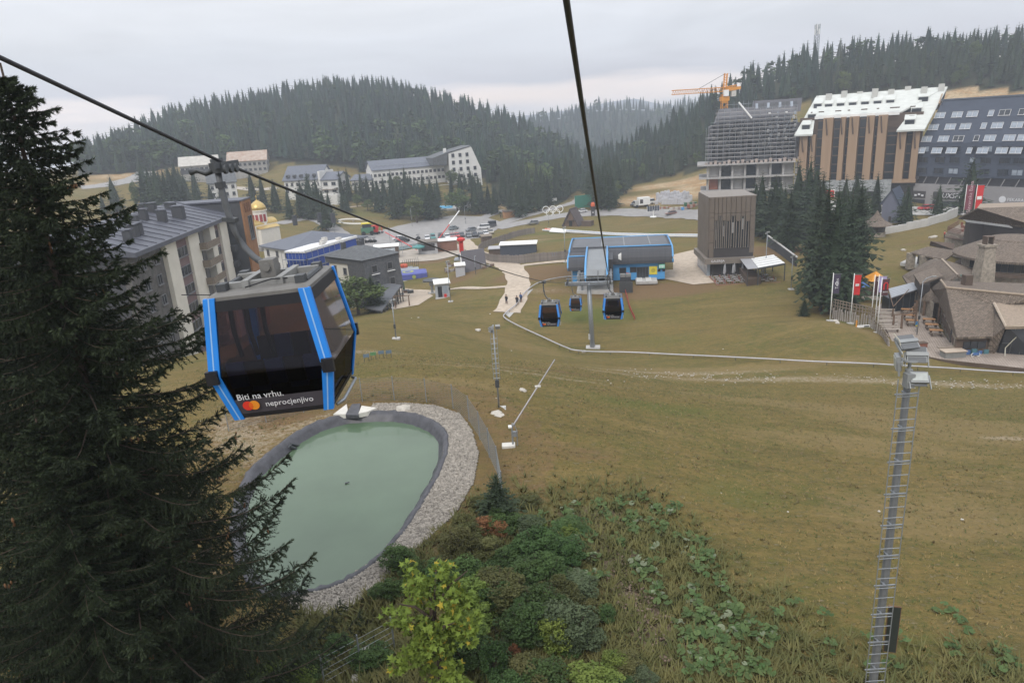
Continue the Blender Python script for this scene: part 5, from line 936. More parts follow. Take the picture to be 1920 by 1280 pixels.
# terrace in front of the gallery, with folded parasols, tables and chairs
TZ = c0.z; rel_ = lambda x, y, z: tuple(t.matrix_basis @ Vector((x, y, z)))
t.rotation_euler = t.rotation_euler; bpy.context.view_layer.update(); MWg = t.matrix_world.copy()
tr = thing('cafe_terrace', 'brick-edged cafe terrace floor in front of the gallery building', 'terrace', tuple(MWg @ Vector((5, -4, 0))), t.rotation_euler.z)
bx(tr, 'floor', M('terrace_paving', (.23, .20, .18), .85, .15, 2), (-4.6, -3.6, -.6), (6.2, 3.6, .15)); bx(tr, 'brick_edge', M('brick_edge', (.24, .13, .09), .9, .2, 3), (-4.8, -3.9, -.6), (6.4, -3.6, .45)); bx(tr, 'brick_edge', MATS['brick_edge'], (-4.9, -3.6, -.6), (-4.6, 3.6, .45))
parm = MB(); parm.tube((0, 0, 0), (0, 0, 2.9), .04, n=6); parm.lathe((0, 0, .3), [(.28, 0), (.28, .06)], 10); parm.cur = 1; parm.lathe((0, 0, 1.1), [(.10, 0), (.24, .2), (.16, 1.2), (.05, 1.8)], 8); parm = parm.mesh('parasol', [steel, M('grey_canvas', (.30, .30, .31), .9, .12, 5)])
for k, (x, y) in enumerate(((-2.6, 1), (-2.2, 2.3), (-.9, 1.4), (-.4, 2.4), (2.4, 2.6), (3.4, 1.8), (4.6, 1.0), (1.2, 2.9))):
    tag(put('folded_parasol', parm, None, tuple(tr.location + Matrix.Rotation(tr.rotation_euler.z, 3, 'Z') @ Vector((x, y, .15)))), 'folded grey parasol standing among the cafe terrace tables by the gallery', 'parasol', 'folded parasols on the cafe terrace')
tabm = MB(); tabm.box((0, 0, .72), (.75, .75, .05)); tabm.tube((0, 0, 0), (0, 0, .7), .04, n=6); tabm.box((0, 0, .02), (.4, .4, .04)); tabm = tabm.mesh('cafe_table', M('table_top', (.28, .26, .25), .6, .1, 3))
chm = MB(); chm.box((0, 0, .44), (.42, .42, .06)); chm.box((0, .2, .7), (.42, .05, .5))
for sx_ in (-.18, .18):
    for sy_ in (-.18, .18): chm.box((sx_, sy_, .2), (.04, .04, .42))
chg = chm.mesh('cafe_chair', M('grey_wicker', (.27, .26, .255), .9, .2, 6)); chr_ = chm.mesh('cafe_chair', M('red_chair', (.30, .10, .085), .8, .15, 4))
for r in range(4):
    for c in range(7):
        x, y = -4 + c * 1.5, -2.9 + r * 1.5; loc = lambda a, d: tuple(tr.location + Matrix.Rotation(tr.rotation_euler.z, 3, 'Z') @ Vector((a, d, .15)))
        if x > 4.2 and r > 1: continue
        tag(put('cafe_table', tabm, None, loc(x, y)), 'small square table on the cafe terrace by the gallery', 'table', 'cafe terrace tables')
        for k in range(2): tag(put('cafe_chair', chr_ if (r + c) % 3 == 1 else chg, None, loc(x + (-.6 if k else .6), y), (0, 0, tr.rotation_euler.z + (math.pi / 2 if k else -math.pi / 2))), 'red chair on the cafe terrace by the gallery' if (r + c) % 3 == 1 else 'grey wicker chair on the cafe terrace by the gallery', 'chair', 'red cafe terrace chairs' if (r + c) % 3 == 1 else 'grey cafe terrace chairs')
# striped canopy and awning right of the terrace
def slab(t, name, mat, P, thick=.2, parent=None): o0 = Vector(t.location); return part(t, name, mat, lambda b: b.prism([p - o0 for p in P], (0, 0, thick)), parent=parent)
cl = aY(1446, 512, 128); cl.z = gz(cl.x, cl.y); t = thing('striped_canopy', 'long canopy roof of white panels with dark stripes beside the gallery', 'canopy', tuple(cl)); zc = az(1440, 490, 1).z
ZC = cl.z + 3.2
A_ = [az(1408, 485, ZC), az(1422, 503, ZC), az(1472, 494, ZC), az(1450, 478, ZC)]
for k in range(5): a0, a1 = k / 5 + .02, (k + 1) / 5 - .03; slab(t, 'white_panel', white, [A_[0].lerp(A_[1], a0), A_[0].lerp(A_[1], a1), A_[3].lerp(A_[2], a1), A_[3].lerp(A_[2], a0)], .1)
slab(t, 'dark_frame', darkblk, [p - Vector((0, 0, .25)) for p in A_], .2)
for p in A_: part(t, 'post', steel_d, lambda b: b.tube(p - Vector(t.location), p - Vector(t.location) - Vector((0, 0, 3.6)), .1, n=6))
B_ = [az(1386, 484, ZC), az(1402, 505, ZC), az(1428, 503, ZC - .2), az(1407, 482, ZC)]; t2 = thing('grey_awning', 'grey fabric awning over the bar between terrace and striped canopy', 'awning', tuple(cl)); slab(t2, 'fabric', M('grey_canvas', (0, 0, 0)), B_, .08); slab(t2, 'bar_counter', timd, [p - Vector((0, 0, 3.0)) for p in B_], 1.3)
for p in B_: part(t2, 'post', steel_d, lambda b: b.tube(p - Vector(t2.location), p - Vector(t2.location) - Vector((0, 0, 3.4)), .07, n=6))
wl = thing('retaining_wall', 'dark retaining wall descending behind the striped canopy', 'wall', tuple(G(1480, 480)))
q0, q1 = G(1438, 462), G(1492, 500); o0 = Vector(wl.location); part(wl, 'panel', darkblk, lambda b: b.prism([q0 - o0 - Vector((0, 0, 1)), q1 - o0 - Vector((0, 0, 1)), q1 - o0 + Vector((0, 0, 1.8)), q0 - o0 + Vector((0, 0, 2.4))], (.3, .2, 0))); part(wl, 'coping', concrete, lambda b: b.prism([q0 - o0 + Vector((0, 0, 2.4)), q1 - o0 + Vector((0, 0, 1.8)), q1 - o0 + Vector((0, 0, 1.95)), q0 - o0 + Vector((0, 0, 2.55))], (.45, .3, 0)))
# ------------------------------------------------------------------ mountain lodge complex on the right
shing = M('grey_shingles', (.160, .132, .108), .9, .42, 7, coord='World', bump=.5, detail=6); 
def shingle_rows(m, sc):
    t = m.node_tree; b = t.nodes['Principled BSDF']; lk = b.inputs['Base Color'].links[0].from_socket; g = nd(t, 'ShaderNodeNewGeometry'); k = nd(t, 'ShaderNodeTexBrick'); k.inputs['Scale'].default_value = sc; k.inputs['Color1'].default_value = (1.35, 1.3, 1.25, 1); k.inputs['Color2'].default_value = (.7, .68, .66, 1); k.inputs['Mortar'].default_value = (.35, .33, .3, 1); k.inputs['Mortar Size'].default_value = .03
    mp2 = nd(t, 'ShaderNodeMapping'); mp2.inputs['Rotation'].default_value = (0, 0, .25); x = nd(t, 'ShaderNodeMix', data_type='RGBA'); x.blend_type = 'MULTIPLY'; x.inputs[0].default_value = .85; t.links.new(g.outputs['Position'], mp2.inputs[0]); t.links.new(mp2.outputs[0], k.inputs['Vector']); t.links.new(lk, x.inputs[6]); t.links.new(k.outputs['Color'], x.inputs[7]); t.links.new(x.outputs[2], b.inputs['Base Color'])
shingle_rows(shing, 1.6)
rstone = M('rough_stone', (.27, .235, .19), .95, .35, 2.2, coord='World', bump=.5); bark = M('bark_logs', (.15, .10, .07), .95, .3, 4, bump=.3)
def V3(l): return [az(*p) for p in l]
def rslab(t, P, name='roof', mat=None, th=.28): o0 = Vector(t.location); return part(t, name, mat or shing, lambda b: b.prism([p - o0 for p in P], (0, 0, -th)))
def walls(t, P, zb, mat, inset=.9, drop=.3, name='wall'):
    c = sum(P, Vector()) / len(P); o0 = Vector(t.location); Q_ = []
    for p in P: d = c - p; d.z = 0; q = p + d.normalized() * inset; q.z = zb; Q_.append(q - o0)
    zt_ = min(p.z for p in P) - drop; return part(t, name, mat, lambda b: b.prism(Q_, (0, 0, zt_ - zb)))
ZD = -31.15
lg = thing('stone_lodge', 'large stone lodge with grey shingle roof and glass entrance at right', 'building', tuple(az(1830, 640, ZD)))
rl, rr_ = az(1774, 540, -24.5), az(1950, 557, -24.5); e1, e2, e3, e4 = V3([(1761, 566, -28.5), (1794, 632, -28.7), (1862, 630, -28.6), (1955, 636, -28.6)])
h1, h2 = V3([(1740, 545, -28.5), (1764, 526, -25.2)]); b1 = az(1950, 532, -26.4)
e5 = az(1866, 574, -26.0); rslab(lg, [rl, e1, e2, e3, e5, rr_]); rslab(lg, [rl, h2, h1, e1]); rslab(lg, [rl, rr_, b1, h2])
o0 = Vector(lg.location)
part(lg, 'ridge_cap', M('tan_ridge', (.30, .24, .18), .9, .15, 3), lambda b: b.path([h2 - o0 + Vector((0, 0, .1)), rl - o0 + Vector((0, 0, .1)), rr_ - o0 + Vector((0, 0, .1))], .16, 6))
walls(lg, [e1, e2, e3, e5 - Vector((0, 0, 2.6)), b1 - Vector((0, 0, 2)), h1], ZD - .6, rstone)
wf = V3([(1800, 636, -28.9), (1862, 634, -28.9)]); part(lg, 'timber_front', timd, lambda b: b.prism([wf[0] - o0 + Vector((0, .7, -.2)), wf[1] - o0 + Vector((0, .7, -.2)), wf[1] - o0 + Vector((0, .7, -2.4)), wf[0] - o0 + Vector((0, .7, -2.4))], (0, .2, 0)))
for k in range(3): p = wf[0].lerp(wf[1], .35 + .22 * k) - o0; part(lg, 'window', glass_d, lambda b: b.box((p.x, p.y + .62, p.z - 1.0), (1.0, .12, .9)))
for k in range(6): p = e1.lerp(e2, .12 + k * .15) - o0; part(lg, 'balcony_post', bark, lambda b: b.tube((p.x + .5, p.y, p.z - .3), (p.x + .5, p.y, ZD - o0.z), .13, n=6))
pb = [e1.lerp(e2, .1) - o0, e1.lerp(e2, .8) - o0]; part(lg, 'balcony_rail', timd, lambda b: b.prism([Vector((pb[0].x + .3, pb[0].y, pb[0].z - 2.2)), Vector((pb[1].x + .3, pb[1].y, pb[1].z - 2.2)), Vector((pb[1].x + .3, pb[1].y, pb[1].z - 1.3)), Vector((pb[0].x + .3, pb[0].y, pb[0].z - 1.3))], (.1, 0, 0)))
part(lg, 'door', glass_d, lambda b: b.box((e1.lerp(e2, .72).x - o0.x + .75, e1.lerp(e2, .72).y - o0.y, ZD - o0.z + 1.1), (.3, 1.8, 2.2)))
part(lg, 'chimney_stub', timd, lambda b: b.box(tuple(az(1813, 527, -24.6) - o0), (1.0, 1.0, 1.8))); part(lg, 'chimney_cap', M('verdigris', (.16, .22, .19), .6, .1, 4), lambda b: b.box(tuple(az(1813, 517, -24.6) - o0), (1.2, 1.2, .2)))
# entrance wing
g = V3([(1864, 568, -25.6), (1886, 612, -27.1), (1950, 610, -27.1), (1950, 566, -25.4)]); rslab(lg, g, 'entrance_roof', M('tan_shingles', (.27, .215, .165), .9, .2, 4, coord='World', bump=.4), .35); part(lg, 'entrance_verge', M('pale_verge', (.40, .33, .26), .8, .1, 3), lambda b: b.path([p - o0 for p in g[:3]], .16, 5))
g2 = V3([(1886, 612, -27.2), (1862, 668, ZD - .4), (1847, 668, ZD - .4), (1858, 634, -29.0), (1866, 590, -26.6)]); part(lg, 'slanted_wall', shing, lambda b: b.prism([p - o0 for p in g2], (1.2, 1.2, 0)))
g3 = V3([(1890, 614, -27.4), (1950, 612, -27.4), (1950, 676, ZD - .4), (1870, 670, ZD - .4)]); part(lg, 'glass_gable', glass_d, lambda b: b.prism([p - o0 + Vector((.3, .5, 0)) for p in g3], (0, .3, 0)))
for f in (.25, .5, .75): part(lg, 'mullion', steel_d, lambda b: b.tube(g3[0].lerp(g3[1], f) - o0 + Vector((.3, .4, 0)), g3[3].lerp(g3[2], f) - o0 + Vector((.3, .4, 0)), .07, n=5))
part(lg, 'transom', steel_d, lambda b: b.tube(g3[0].lerp(g3[3], .55) - o0 + Vector((.3, .4, 0)), g3[1].lerp(g3[2], .55) - o0 + Vector((.3, .4, 0)), .08, n=5))
part(lg, 'downlight_hose', M('pale_cable', (0, 0, 0)), lambda b: b.path([p - o0 for p in V3([(1935, 618, -28), (1905, 632, -28.8), (1885, 652, -30.3), (1884, 672, -31.4), (1895, 684, -31.6)])], .06, 5))
# middle lodge with dormer
lm = thing('hipped_lodge', 'shingle-roofed hipped lodge wing with dormer behind the striped porch roof', 'building', tuple(az(1750, 540, -30.5))); o0 = Vector(lm.location)
A_, B_ = V3([(1766, 486, -25.2), (1796, 516, -25.4)]); L1, L2, L3, R1, R2 = V3([(1692, 517, -28.4), (1705, 537, -28.5), (1742, 549, -28.4), (1832, 505, -27.4), (1818, 531, -27.4)])
rslab(lm, [A_, L1, L2, L3, B_]); rslab(lm, [A_, B_, R2, R1]); rslab(lm, [A_, az(1745, 486, -27.4), L1]); walls(lm, [L1, L2, L3, R2, R1], -32, rstone, 1.0)
part(lm, 'ridge_cap', M('pale_verge', (0, 0, 0)), lambda b: b.path([p - o0 + Vector((0, 0, .06)) for p in (A_, B_, az(1785, 524, -26.3))], .12, 5))
D_ = V3([(1713, 514, -25.9), (1753, 501, -25.6), (1768, 517, -25.9), (1725, 532, -26.2)]); rslab(lm, D_, 'dormer_roof', None, .25); part(lm, 'dormer_front', shopd, lambda b: b.prism([D_[0] - o0 + Vector((.5, .3, -.25)), D_[3] - o0 + Vector((.5, .3, -.25)), D_[3] - o0 + Vector((.5, .3, -2.2)), D_[0] - o0 + Vector((.5, .3, -2.0))], (1.5, .4, 0)))
Q_ = V3([(1722, 546, -27.9), (1745, 541, -27.4), (1768, 566, -28.2), (1724, 562, -28.9)]); rslab(lm, Q_, 'porch_roof'); 
for k in range(4): p = Q_[3].lerp(Q_[2], k / 3) - o0; part(lm, 'porch_post', bark, lambda b: b.tube((p.x, p.y + .5, p.z - .2), (p.x, p.y + .5, ZD - o0.z - .3), .2, n=6))
part(lm, 'porch_wall', rstone, lambda b: b.prism([Q_[0] - o0 + Vector((.5, 0, -.4)), Q_[2] - o0 + Vector((-.5, 1.2, -.4)), Q_[2] - o0 + Vector((-.5, 1.2, -3.3)), Q_[0] - o0 + Vector((.5, 0, -3.4))], (0, .6, 0)))
# striped porch roof
sp_ = thing('striped_porch', 'porch roof of grey metal strips over a glazed bar beside the deck', 'canopy', tuple(az(1692, 570, ZD))); o0 = Vector(sp_.location); C4 = V3([(1666, 541, -28.3), (1713, 529, -27.6), (1723, 541, -27.7), (1671, 558, -28.7)]); strip = M('zinc_strip', (.33, .35, .38), .5, .06, 1)
for k in range(6): a0, a1 = k / 6, (k + .86) / 6; part(sp_, 'metal_strip', strip, lambda b: b.prism([C4[0].lerp(C4[3], a0) - o0, C4[1].lerp(C4[2], a0) - o0, C4[1].lerp(C4[2], a1) - o0, C4[0].lerp(C4[3], a1) - o0], (0, 0, -.1)))
part(sp_, 'roof_deck', shopd, lambda b: b.prism([p - o0 - Vector((0, 0, .12)) for p in C4], (0, 0, -.2)))
part(sp_, 'glazed_bar', glass_d, lambda b: b.prism([C4[3] - o0 + Vector((.3, .5, -.4)), C4[2] - o0 + Vector((-.2, .5, -.4)), C4[2] - o0 + Vector((-.2, .5, -3.4)), C4[3] - o0 + Vector((.3, .5, -2.6))], (0, 2.5, 0)))
for k in range(5): p = C4[3].lerp(C4[2], k / 4) - o0; part(sp_, 'post', steel_d, lambda b: b.tube((p.x, p.y + .3, p.z - .3), (p.x, p.y + .3, ZD - o0.z - .2), .07, n=5))
# round lodge
P_ = V3([(1784, 468, -25), (1860, 489, -25)]); rc = Vector((100, 118, 0)); 
import itertools
def circ(a, b, c):
    (ax, ay), (bx_, by), (cx_, cy) = [(p.x, p.y) for p in (a, b, c)]; d = 2 * (ax * (by - cy) + bx_ * (cy - ay) + cx_ * (ay - by)); u = ((ax ** 2 + ay ** 2) * (by - cy) + (bx_ ** 2 + by ** 2) * (cy - ay) + (cx_ ** 2 + cy ** 2) * (ay - by)) / d; v = ((ax ** 2 + ay ** 2) * (cx_ - bx_) + (bx_ ** 2 + by ** 2) * (ax - cx_) + (cx_ ** 2 + cy ** 2) * (bx_ - ax)) / d
    return Vector((u, v, 0)), math.hypot(u - ax, v - ay)
rc, rad = circ(*V3([(1786, 470, -25), (1850, 488, -25), (1935, 493, -25)]))
lr_ = thing('round_lodge', 'round lodge with low conical shingle roof and ring of windows', 'building', (rc.x, rc.y, -31)); 
part(lr_, 'roof', shing, lambda b: b.lathe((0, 0, 6), [(rad, -.35), (rad, 0), (rad * .45, 2.2), (rad * .42, 2.5), (.2, 3.0)], 48)); part(lr_, 'window_wall', rstone, lambda b: b.lathe((0, 0, 0), [(rad - 1.4, 0), (rad - 1.4, 5.8)], 48)); part(lr_, 'sill_ring', timd, lambda b: b.lathe((0, 0, 3.4), [(rad - .5, 0), (rad - .5, .5), (rad - 1.4, .6)], 48)); part(lr_, 'terrace_ring', rstone, lambda b: b.lathe((0, 0, 0), [(rad + 1.2, 0), (rad + 1.2, 1.6), (rad + .2, 1.7)], 48))
for k in range(26):
    a_ = math.pi * (1.02 + k * .96 / 25) if 0 else math.radians(185 + k * 6.8); b = MB(); b.box((0, 0, 0), (.16, 2 * math.pi * rad / 53 * .78, 1.45)); o = b.build('window', glass_d, lr_); o.location = ((rad - 1.36) * math.cos(a_), (rad - 1.36) * math.sin(a_), 4.85); o.rotation_euler.z = a_
ch = thing('stone_chimney', 'tapered stone chimney standing in front of the round lodge', 'chimney', tuple(az(1842, 527, -26.6))); o0 = ch.location
part(ch, 'stack', rstone, lambda b: b.loft([[Vector((sx_ * a, sy_ * a, z)) for sx_, sy_ in ((-1, -1), (1, -1), (1, 1), (-1, 1))] for a, z in ((1.15, -1.5), (1.0, 2), (.75, 5.2))])); part(ch, 'cap', rstone, lambda b: b.box((0, 0, 5.4), (1.9, 1.9, .35))); part(ch, 'flue', timd, lambda b: (b.box((-.45, 0, 6.1), (.14, 1.0, 1.2)), b.box((.45, 0, 6.1), (.14, 1.0, 1.2)), b.box((0, 0, 6.7), (1.1, 1.1, .12))))
# upper restaurant and side porch
lu = thing('upper_restaurant', 'upper lodge restaurant with awning and red terrace chairs behind the round roof', 'building', tuple(az(1850, 440, -26))); o0 = Vector(lu.location)
U = V3([(1797, 408, -21.5), (1955, 428, -21.5), (1955, 386, -18.6), (1832, 390, -18.8)]); rslab(lu, U, 'roof'); U2 = V3([(1832, 390, -18.8), (1955, 386, -18.6), (1955, 378, -20), (1838, 382, -20)]); rslab(lu, U2, 'rear_roof', M('tan_shingles', (0, 0, 0)))
walls(lu, [U[0], U[1], U[2] - Vector((0, -4, 3)), U[3] - Vector((0, -4, 3))], -26.5, shopd, 1.5)
part(lu, 'awning', white, lambda b: b.prism([U[0].lerp(U[1], .06) - o0 + Vector((0, -.2, -.3)), U[0].lerp(U[1], .62) - o0 + Vector((0, -.2, -.3)), U[0].lerp(U[1], .62) - o0 + Vector((0, -1.2, -.55)), U[0].lerp(U[1], .06) - o0 + Vector((0, -1.2, -.55))], (0, 0, .1)))
fl_ = V3([(1776, 434, -25.2), (1800, 420, -25.2), (1955, 432, -25.2), (1955, 456, -25.2), (1800, 440, -25.2)]); part(lu, 'terrace_floor', woodg, lambda b: b.prism([p - o0 for p in fl_], (0, 0, -.4)))
fp_ = [fl_[1].lerp(fl_[0], .1), fl_[0], fl_[4], fl_[3]]
for k in range(3):
    part(lu, 'railing', M('red_brown_rail', (.14, .065, .05), .8, .2, 3), lambda b: [b.tube(fp_[k] - o0 + Vector((0, 0, z)), fp_[k + 1] - o0 + Vector((0, 0, z)), .05, n=4) for z in (.3, .6, .95)] and [b.tube(fp_[k].lerp(fp_[k + 1], i / 12) - o0, fp_[k].lerp(fp_[k + 1], i / 12) - o0 + Vector((0, 0, 1)), .04, n=4) for i in range(13)])
part(lu, 'stone_wall', rstone, lambda b: b.prism([p - o0 - Vector((0, -.5, .4)) for p in fl_], (0, 0, -4)))
redch = M('red_wood_chair', (.22, .09, .06), .8, .2, 4); chm2 = MB(); chm2.box((0, 0, .45), (.5, .5, .08)); chm2.box((0, .25, .8), (.5, .06, .6)); chm2.box((0, 0, .2), (.4, .4, .4)); chm2 = chm2.mesh('terrace_chair', redch)
for k in range(26):
    p = fl_[1].lerp(fl_[2], (k % 13) / 13 + .03).lerp(fl_[4].lerp(fl_[3], (k % 13) / 13 + .03), .35 + .35 * (k // 13)); tag(put('terrace_chair', chm2, None, tuple(p), (0, 0, k * 1.3)), 'red-brown wooden chair on the upper restaurant terrace', 'chair', 'upper restaurant terrace chairs')
K = V3([(1772, 444, -25.9), (1800, 436, -25.4), (1875, 446, -25.4), (1862, 460, -26.4)]); rslab(lu, K, 'lower_canopy', timd, .2)
side = thing('side_porch', 'low shingled porch on stone piers at the meadow edge of the lodge', 'building', tuple(az(1745, 480, -29.5))); o0 = Vector(side.location)
K = V3([(1706, 473, -27.3), (1740, 462, -26.4), (1795, 470, -26.4), (1772, 487, -27.6)]); rslab(side, K); K2 = V3([(1743, 458, -26.8), (1745, 452, -25.9), (1790, 456, -25.9), (1788, 468, -26.8)]); rslab(side, K2, 'upper_rail_wall', timd)
for f in (.12, .5, .88): p = K[0].lerp(K[3], f) - o0; part(side, 'stone_pier', rstone, lambda b: b.box((p.x, p.y + .8, p.z - 1.6), (1.2, 1.0, 3.0)))
part(side, 'terrace', concrete, lambda b: b.prism([q - o0 for q in V3([(1688, 492, -29.6), (1712, 480, -29.6), (1775, 492, -29.6), (1740, 500, -29.6)])], (0, 0, -.6))); part(side, 'back_wall', shopd, lambda b: b.prism([K[0].lerp(K[3], .3) - o0 + Vector((1, 2, -.3)), K[3] - o0 + Vector((0, 2, -.3)), K[3] - o0 + Vector((0, 2, -3)), K[0].lerp(K[3], .3) - o0 + Vector((1, 2, -3))], (0, .3, 0)))
# wooden deck
dk = V3([(1643, 576, ZD), (1668, 632, ZD), (1690, 658, ZD), (1765, 673, ZD), (1790, 676, ZD), (1955, 694, ZD), (1955, 668, ZD), (1800, 650, ZD), (1778, 640, ZD), (1728, 560, ZD), (1672, 556, ZD)]); dt = thing('wooden_deck', 'weathered timber deck in front of the lodge', 'deck', tuple(az(1730, 630, ZD))); o0 = Vector(dt.location)
deckm = M('deck_boards', (.30, .25, .21), .85, .18, 1.5, coord='World', stretch=(.35, .35, 3)); part(dt, 'deck_base', timd, lambda b: b.prism([p - o0 - Vector((0, 0, .06)) for p in dk], (0, 0, -.9)))
# boards cut to the outline of the deck
dirn = (dk[1] - dk[0]); dirn.z = 0; dirn.normalize(); nrm = Vector((-dirn.y, dirn.x, 0)); us = [(p - dk[0]).dot(nrm) for p in dk]; ws_ = [(p - dk[0]).dot(dirn) for p in dk]; poly2 = list(zip(ws_, us)); u = min(us) + .2; nbd = 0
while u < max(us) - .1:
    cuts = []
    for i in range(len(poly2)):
        (w0, u0), (w1, u1) = poly2[i], poly2[(i + 1) % len(poly2)]
        if (u0 > u) != (u1 > u): cuts.append(w0 + (w1 - w0) * (u - u0) / (u1 - u0))
    cuts.sort()
    for a_, c_ in zip(cuts[::2], cuts[1::2]):
        if c_ - a_ > .4: p = dk[0] + nrm * u + dirn * ((a_ + c_) / 2) - o0; b = MB(); b.box((p.x, p.y, ZD - o0.z), (c_ - a_, .27, .06), rz=math.atan2(dirn.y, dirn.x)); b.build('board', deckm, dt); nbd += 1
    u += .30
# picnic tables with benches
pt = thing('picnic_table', '', 'table', (0, 0, 0), 0, 'picnic tables on the deck'); bx(pt, 'table_top', wood_o, (-.8, -.38, .70), (.8, .38, .77))
for s_ in (-.75, .75): bx(pt, 'bench', woodg, (-.8, s_ - .14, .42), (.8, s_ + .14, .47))
for s_ in (-.55, .55): bx(pt, 'leg_frame', timd, (s_ - .05, -.8, 0), (s_ + .05, .8, .42)); bx(pt, 'leg_post', timd, (s_ - .05, -.3, .42), (s_ + .05, .3, .7))
tl = [(1741, 607, 'far end of the row of three along the lodge wall'), (1746, 617, 'middle of the row of three along the lodge wall'), (1754, 628, 'near end of the row of three along the lodge wall'), (1697, 577, 'below the log pergola, farthest'), (1700, 588, 'below the log pergola, second from back'), (1704, 599, 'below the log pergola, second from front'), (1709, 609, 'below the log pergola, nearest'), (1716, 573, 'beside the glazed porch bar')]
for k, (px, py, lb) in enumerate(tl): o = pt if k == 0 else copy_tree(pt); o.location = az(px, py, ZD + .03); o.rotation_euler.z = math.atan2(dirn.y, dirn.x) + math.pi / 2; o['label'] = 'orange deck table, ' + lb
for k, (px, py) in enumerate(((1660, 590), (1661, 598), (1663, 606), (1665, 613), (1668, 622), (1640, 560), (1632, 566), (1625, 560))):
    t = thing('plank_bench', ['grey plank bench along the deck edge, farthest', 'grey plank bench along the deck edge, second farthest', 'grey plank bench along the deck edge, middle one', 'grey plank bench along the deck edge, second nearest', 'grey plank bench along the deck edge, nearest to the meadow corner', 'grey plank bench behind the flagpoles, rightmost', 'grey plank bench behind the flagpoles, nearest the fence', 'grey plank bench behind the flagpoles, leftmost'][k], 'bench', tuple(az(px, py, ZD + .03)), math.atan2(dirn.y, dirn.x) + math.pi / 2 + .1, 'plank benches on the deck')
    bx(t, 'seat', M('grey_plank', (.36, .32, .28), .9, .15, 3), (-1.3, -.22, .42), (1.3, .22, .5)); bx(t, 'backrest', M('grey_plank', (0, 0, 0)), (-1.3, .24, .6), (1.3, .3, .9)); 
    for s_ in (-1, 1): bx(t, 'leg', timd, (s_ - .06, -.2, 0), (s_ + .06, .3, .42))
# log pergola
pgl = thing('log_pergola', 'rustic log post pergola with braces on the lodge deck', 'pergola', tuple(az(1690, 600, ZD))); o0 = Vector(pgl.location); PPs = [(1668, 582), (1672, 603), (1674, 616), (1690, 616), (1700, 580), (1695, 570), (1712, 600), (1716, 612), (1660, 572)]
for px, py in PPs: p = az(px, py, ZD) - o0; part(pgl, 'log_post', bark, lambda b: b.tube((p.x, p.y, 0), (p.x + random.uniform(-.1, .1), p.y, 2.2 + random.uniform(-.3, .4)), .16, .12, 7))
for a_, c_ in (((1674, 616), (1690, 616)), ((1690, 616), (1716, 612)), ((1668, 582), (1700, 580)), ((1690, 616), (1712, 600))): p, q = az(*a_, ZD) - o0 + Vector((0, 0, 2)), az(*c_, ZD) - o0 + Vector((0, 0, 2.2)); part(pgl, 'beam', bark, lambda b: b.tube(p, q, .08, n=6))
for a_, c_ in (((1672, 603), (1660, 572)), ((1672, 603), (1700, 580))): p, q = az(*a_, ZD) - o0 + Vector((0, 0, 2.3)), az(*c_, ZD) - o0 + Vector((0, 0, 3.2)); part(pgl, 'brace', bark, lambda b: b.tube(p, q, .06, n=6))
# log palisade and railing
pal = thing('log_palisade', 'palisade of upright grey logs with a rail below the flagpoles', 'fence', tuple(G(1600, 600))); o0 = Vector(pal.location); logm = MB(); logm.tube((0, 0, -.5), (0, 0, 1.75), .13, .11, 6); logm = logm.mesh('log', M('grey_log', (.30, .27, .245), .95, .25, 4, bump=.3))
e_ = [(1561, 597), (1580, 602), (1605, 608), (1628, 612), (1640, 618), (1656, 634), (1667, 652)]; wv = [G(*q) for q in e_]
for k in range(len(wv) - 1):
    n_ = int((wv[k + 1] - wv[k]).length / .29)
    for j in range(n_): p = wv[k].lerp(wv[k + 1], j / n_); p.z = gz(p.x, p.y); o = put('log', logm, pal, p - o0); o.scale.z = random.uniform(.75, 1.08) if k < 4 else random.uniform(.35, .5); o.rotation_euler = (random.uniform(-.06, .06), random.uniform(-.06, .06), 0)
    a_, c_ = wv[k] - o0, wv[k + 1] - o0; part(pal, 'rail', woodg, lambda b: [b.tube(a_ + Vector((0, .3, z)), c_ + Vector((0, .3, z)), .07, n=5) for z in ((2.0, 2.5, 2.9) if k < 4 else (.9, 1.4))])
    for j in range(4): p = a_.lerp(c_, j / 4) + Vector((0, .3, 0)); part(pal, 'rail_post', woodg, lambda b: b.tube(p + Vector((0, 0, 1.2 if k < 4 else 0)), p + Vector((0, 0, 3.0 if k < 4 else 1.5)), .07, n=5))
# flags
def flagpole(px, py, top, label, cloth, w_, h_, words=None, wcol=None, band=None, loc=None):
    p = loc or G(px, py); t = thing('flagpole', label, 'flagpole', tuple(p), 0, 'flagpoles'); d = ray(px, top); h = d.z * p.y / d.y - p.z
    part(t, 'pole', white, lambda b: b.tube((0, 0, -.2), (0, 0, h), .075, .05, 8), True); part(t, 'foundation', concrete, lambda b: b.box((0, 0, .05), (.8, .6, .2)))
    b = MB(); N = 10; vs = []; fs = []
    for i in range(N + 1):
        for j in range(5): x = .1 + w_ * j / 4 * (1 - .12 * i / N); vs.append((x, .05 * math.sin(j * 1.6 + i * .5), h - .25 - h_ * i / N - .05 * j / 4))
    for i in range(N):
        for j in range(4): fs.append((i * 5 + j, i * 5 + j + 1, (i + 1) * 5 + j + 1, (i + 1) * 5 + j))
    b.add(vs, fs); fl = b.build('flag', cloth, t, True); part(t, 'top_arm', steel, lambda b: b.tube((0, 0, h - .2), (w_ + .25, 0, h - .2), .025, n=5))
    if words: text(words, w_ * .62, wcol or txtw, fl, (.1 + w_ * .48, -.09, h - .25 - h_ * .48), (math.pi / 2, -math.pi / 2, 0), depth=.004)
    return t, fl, h
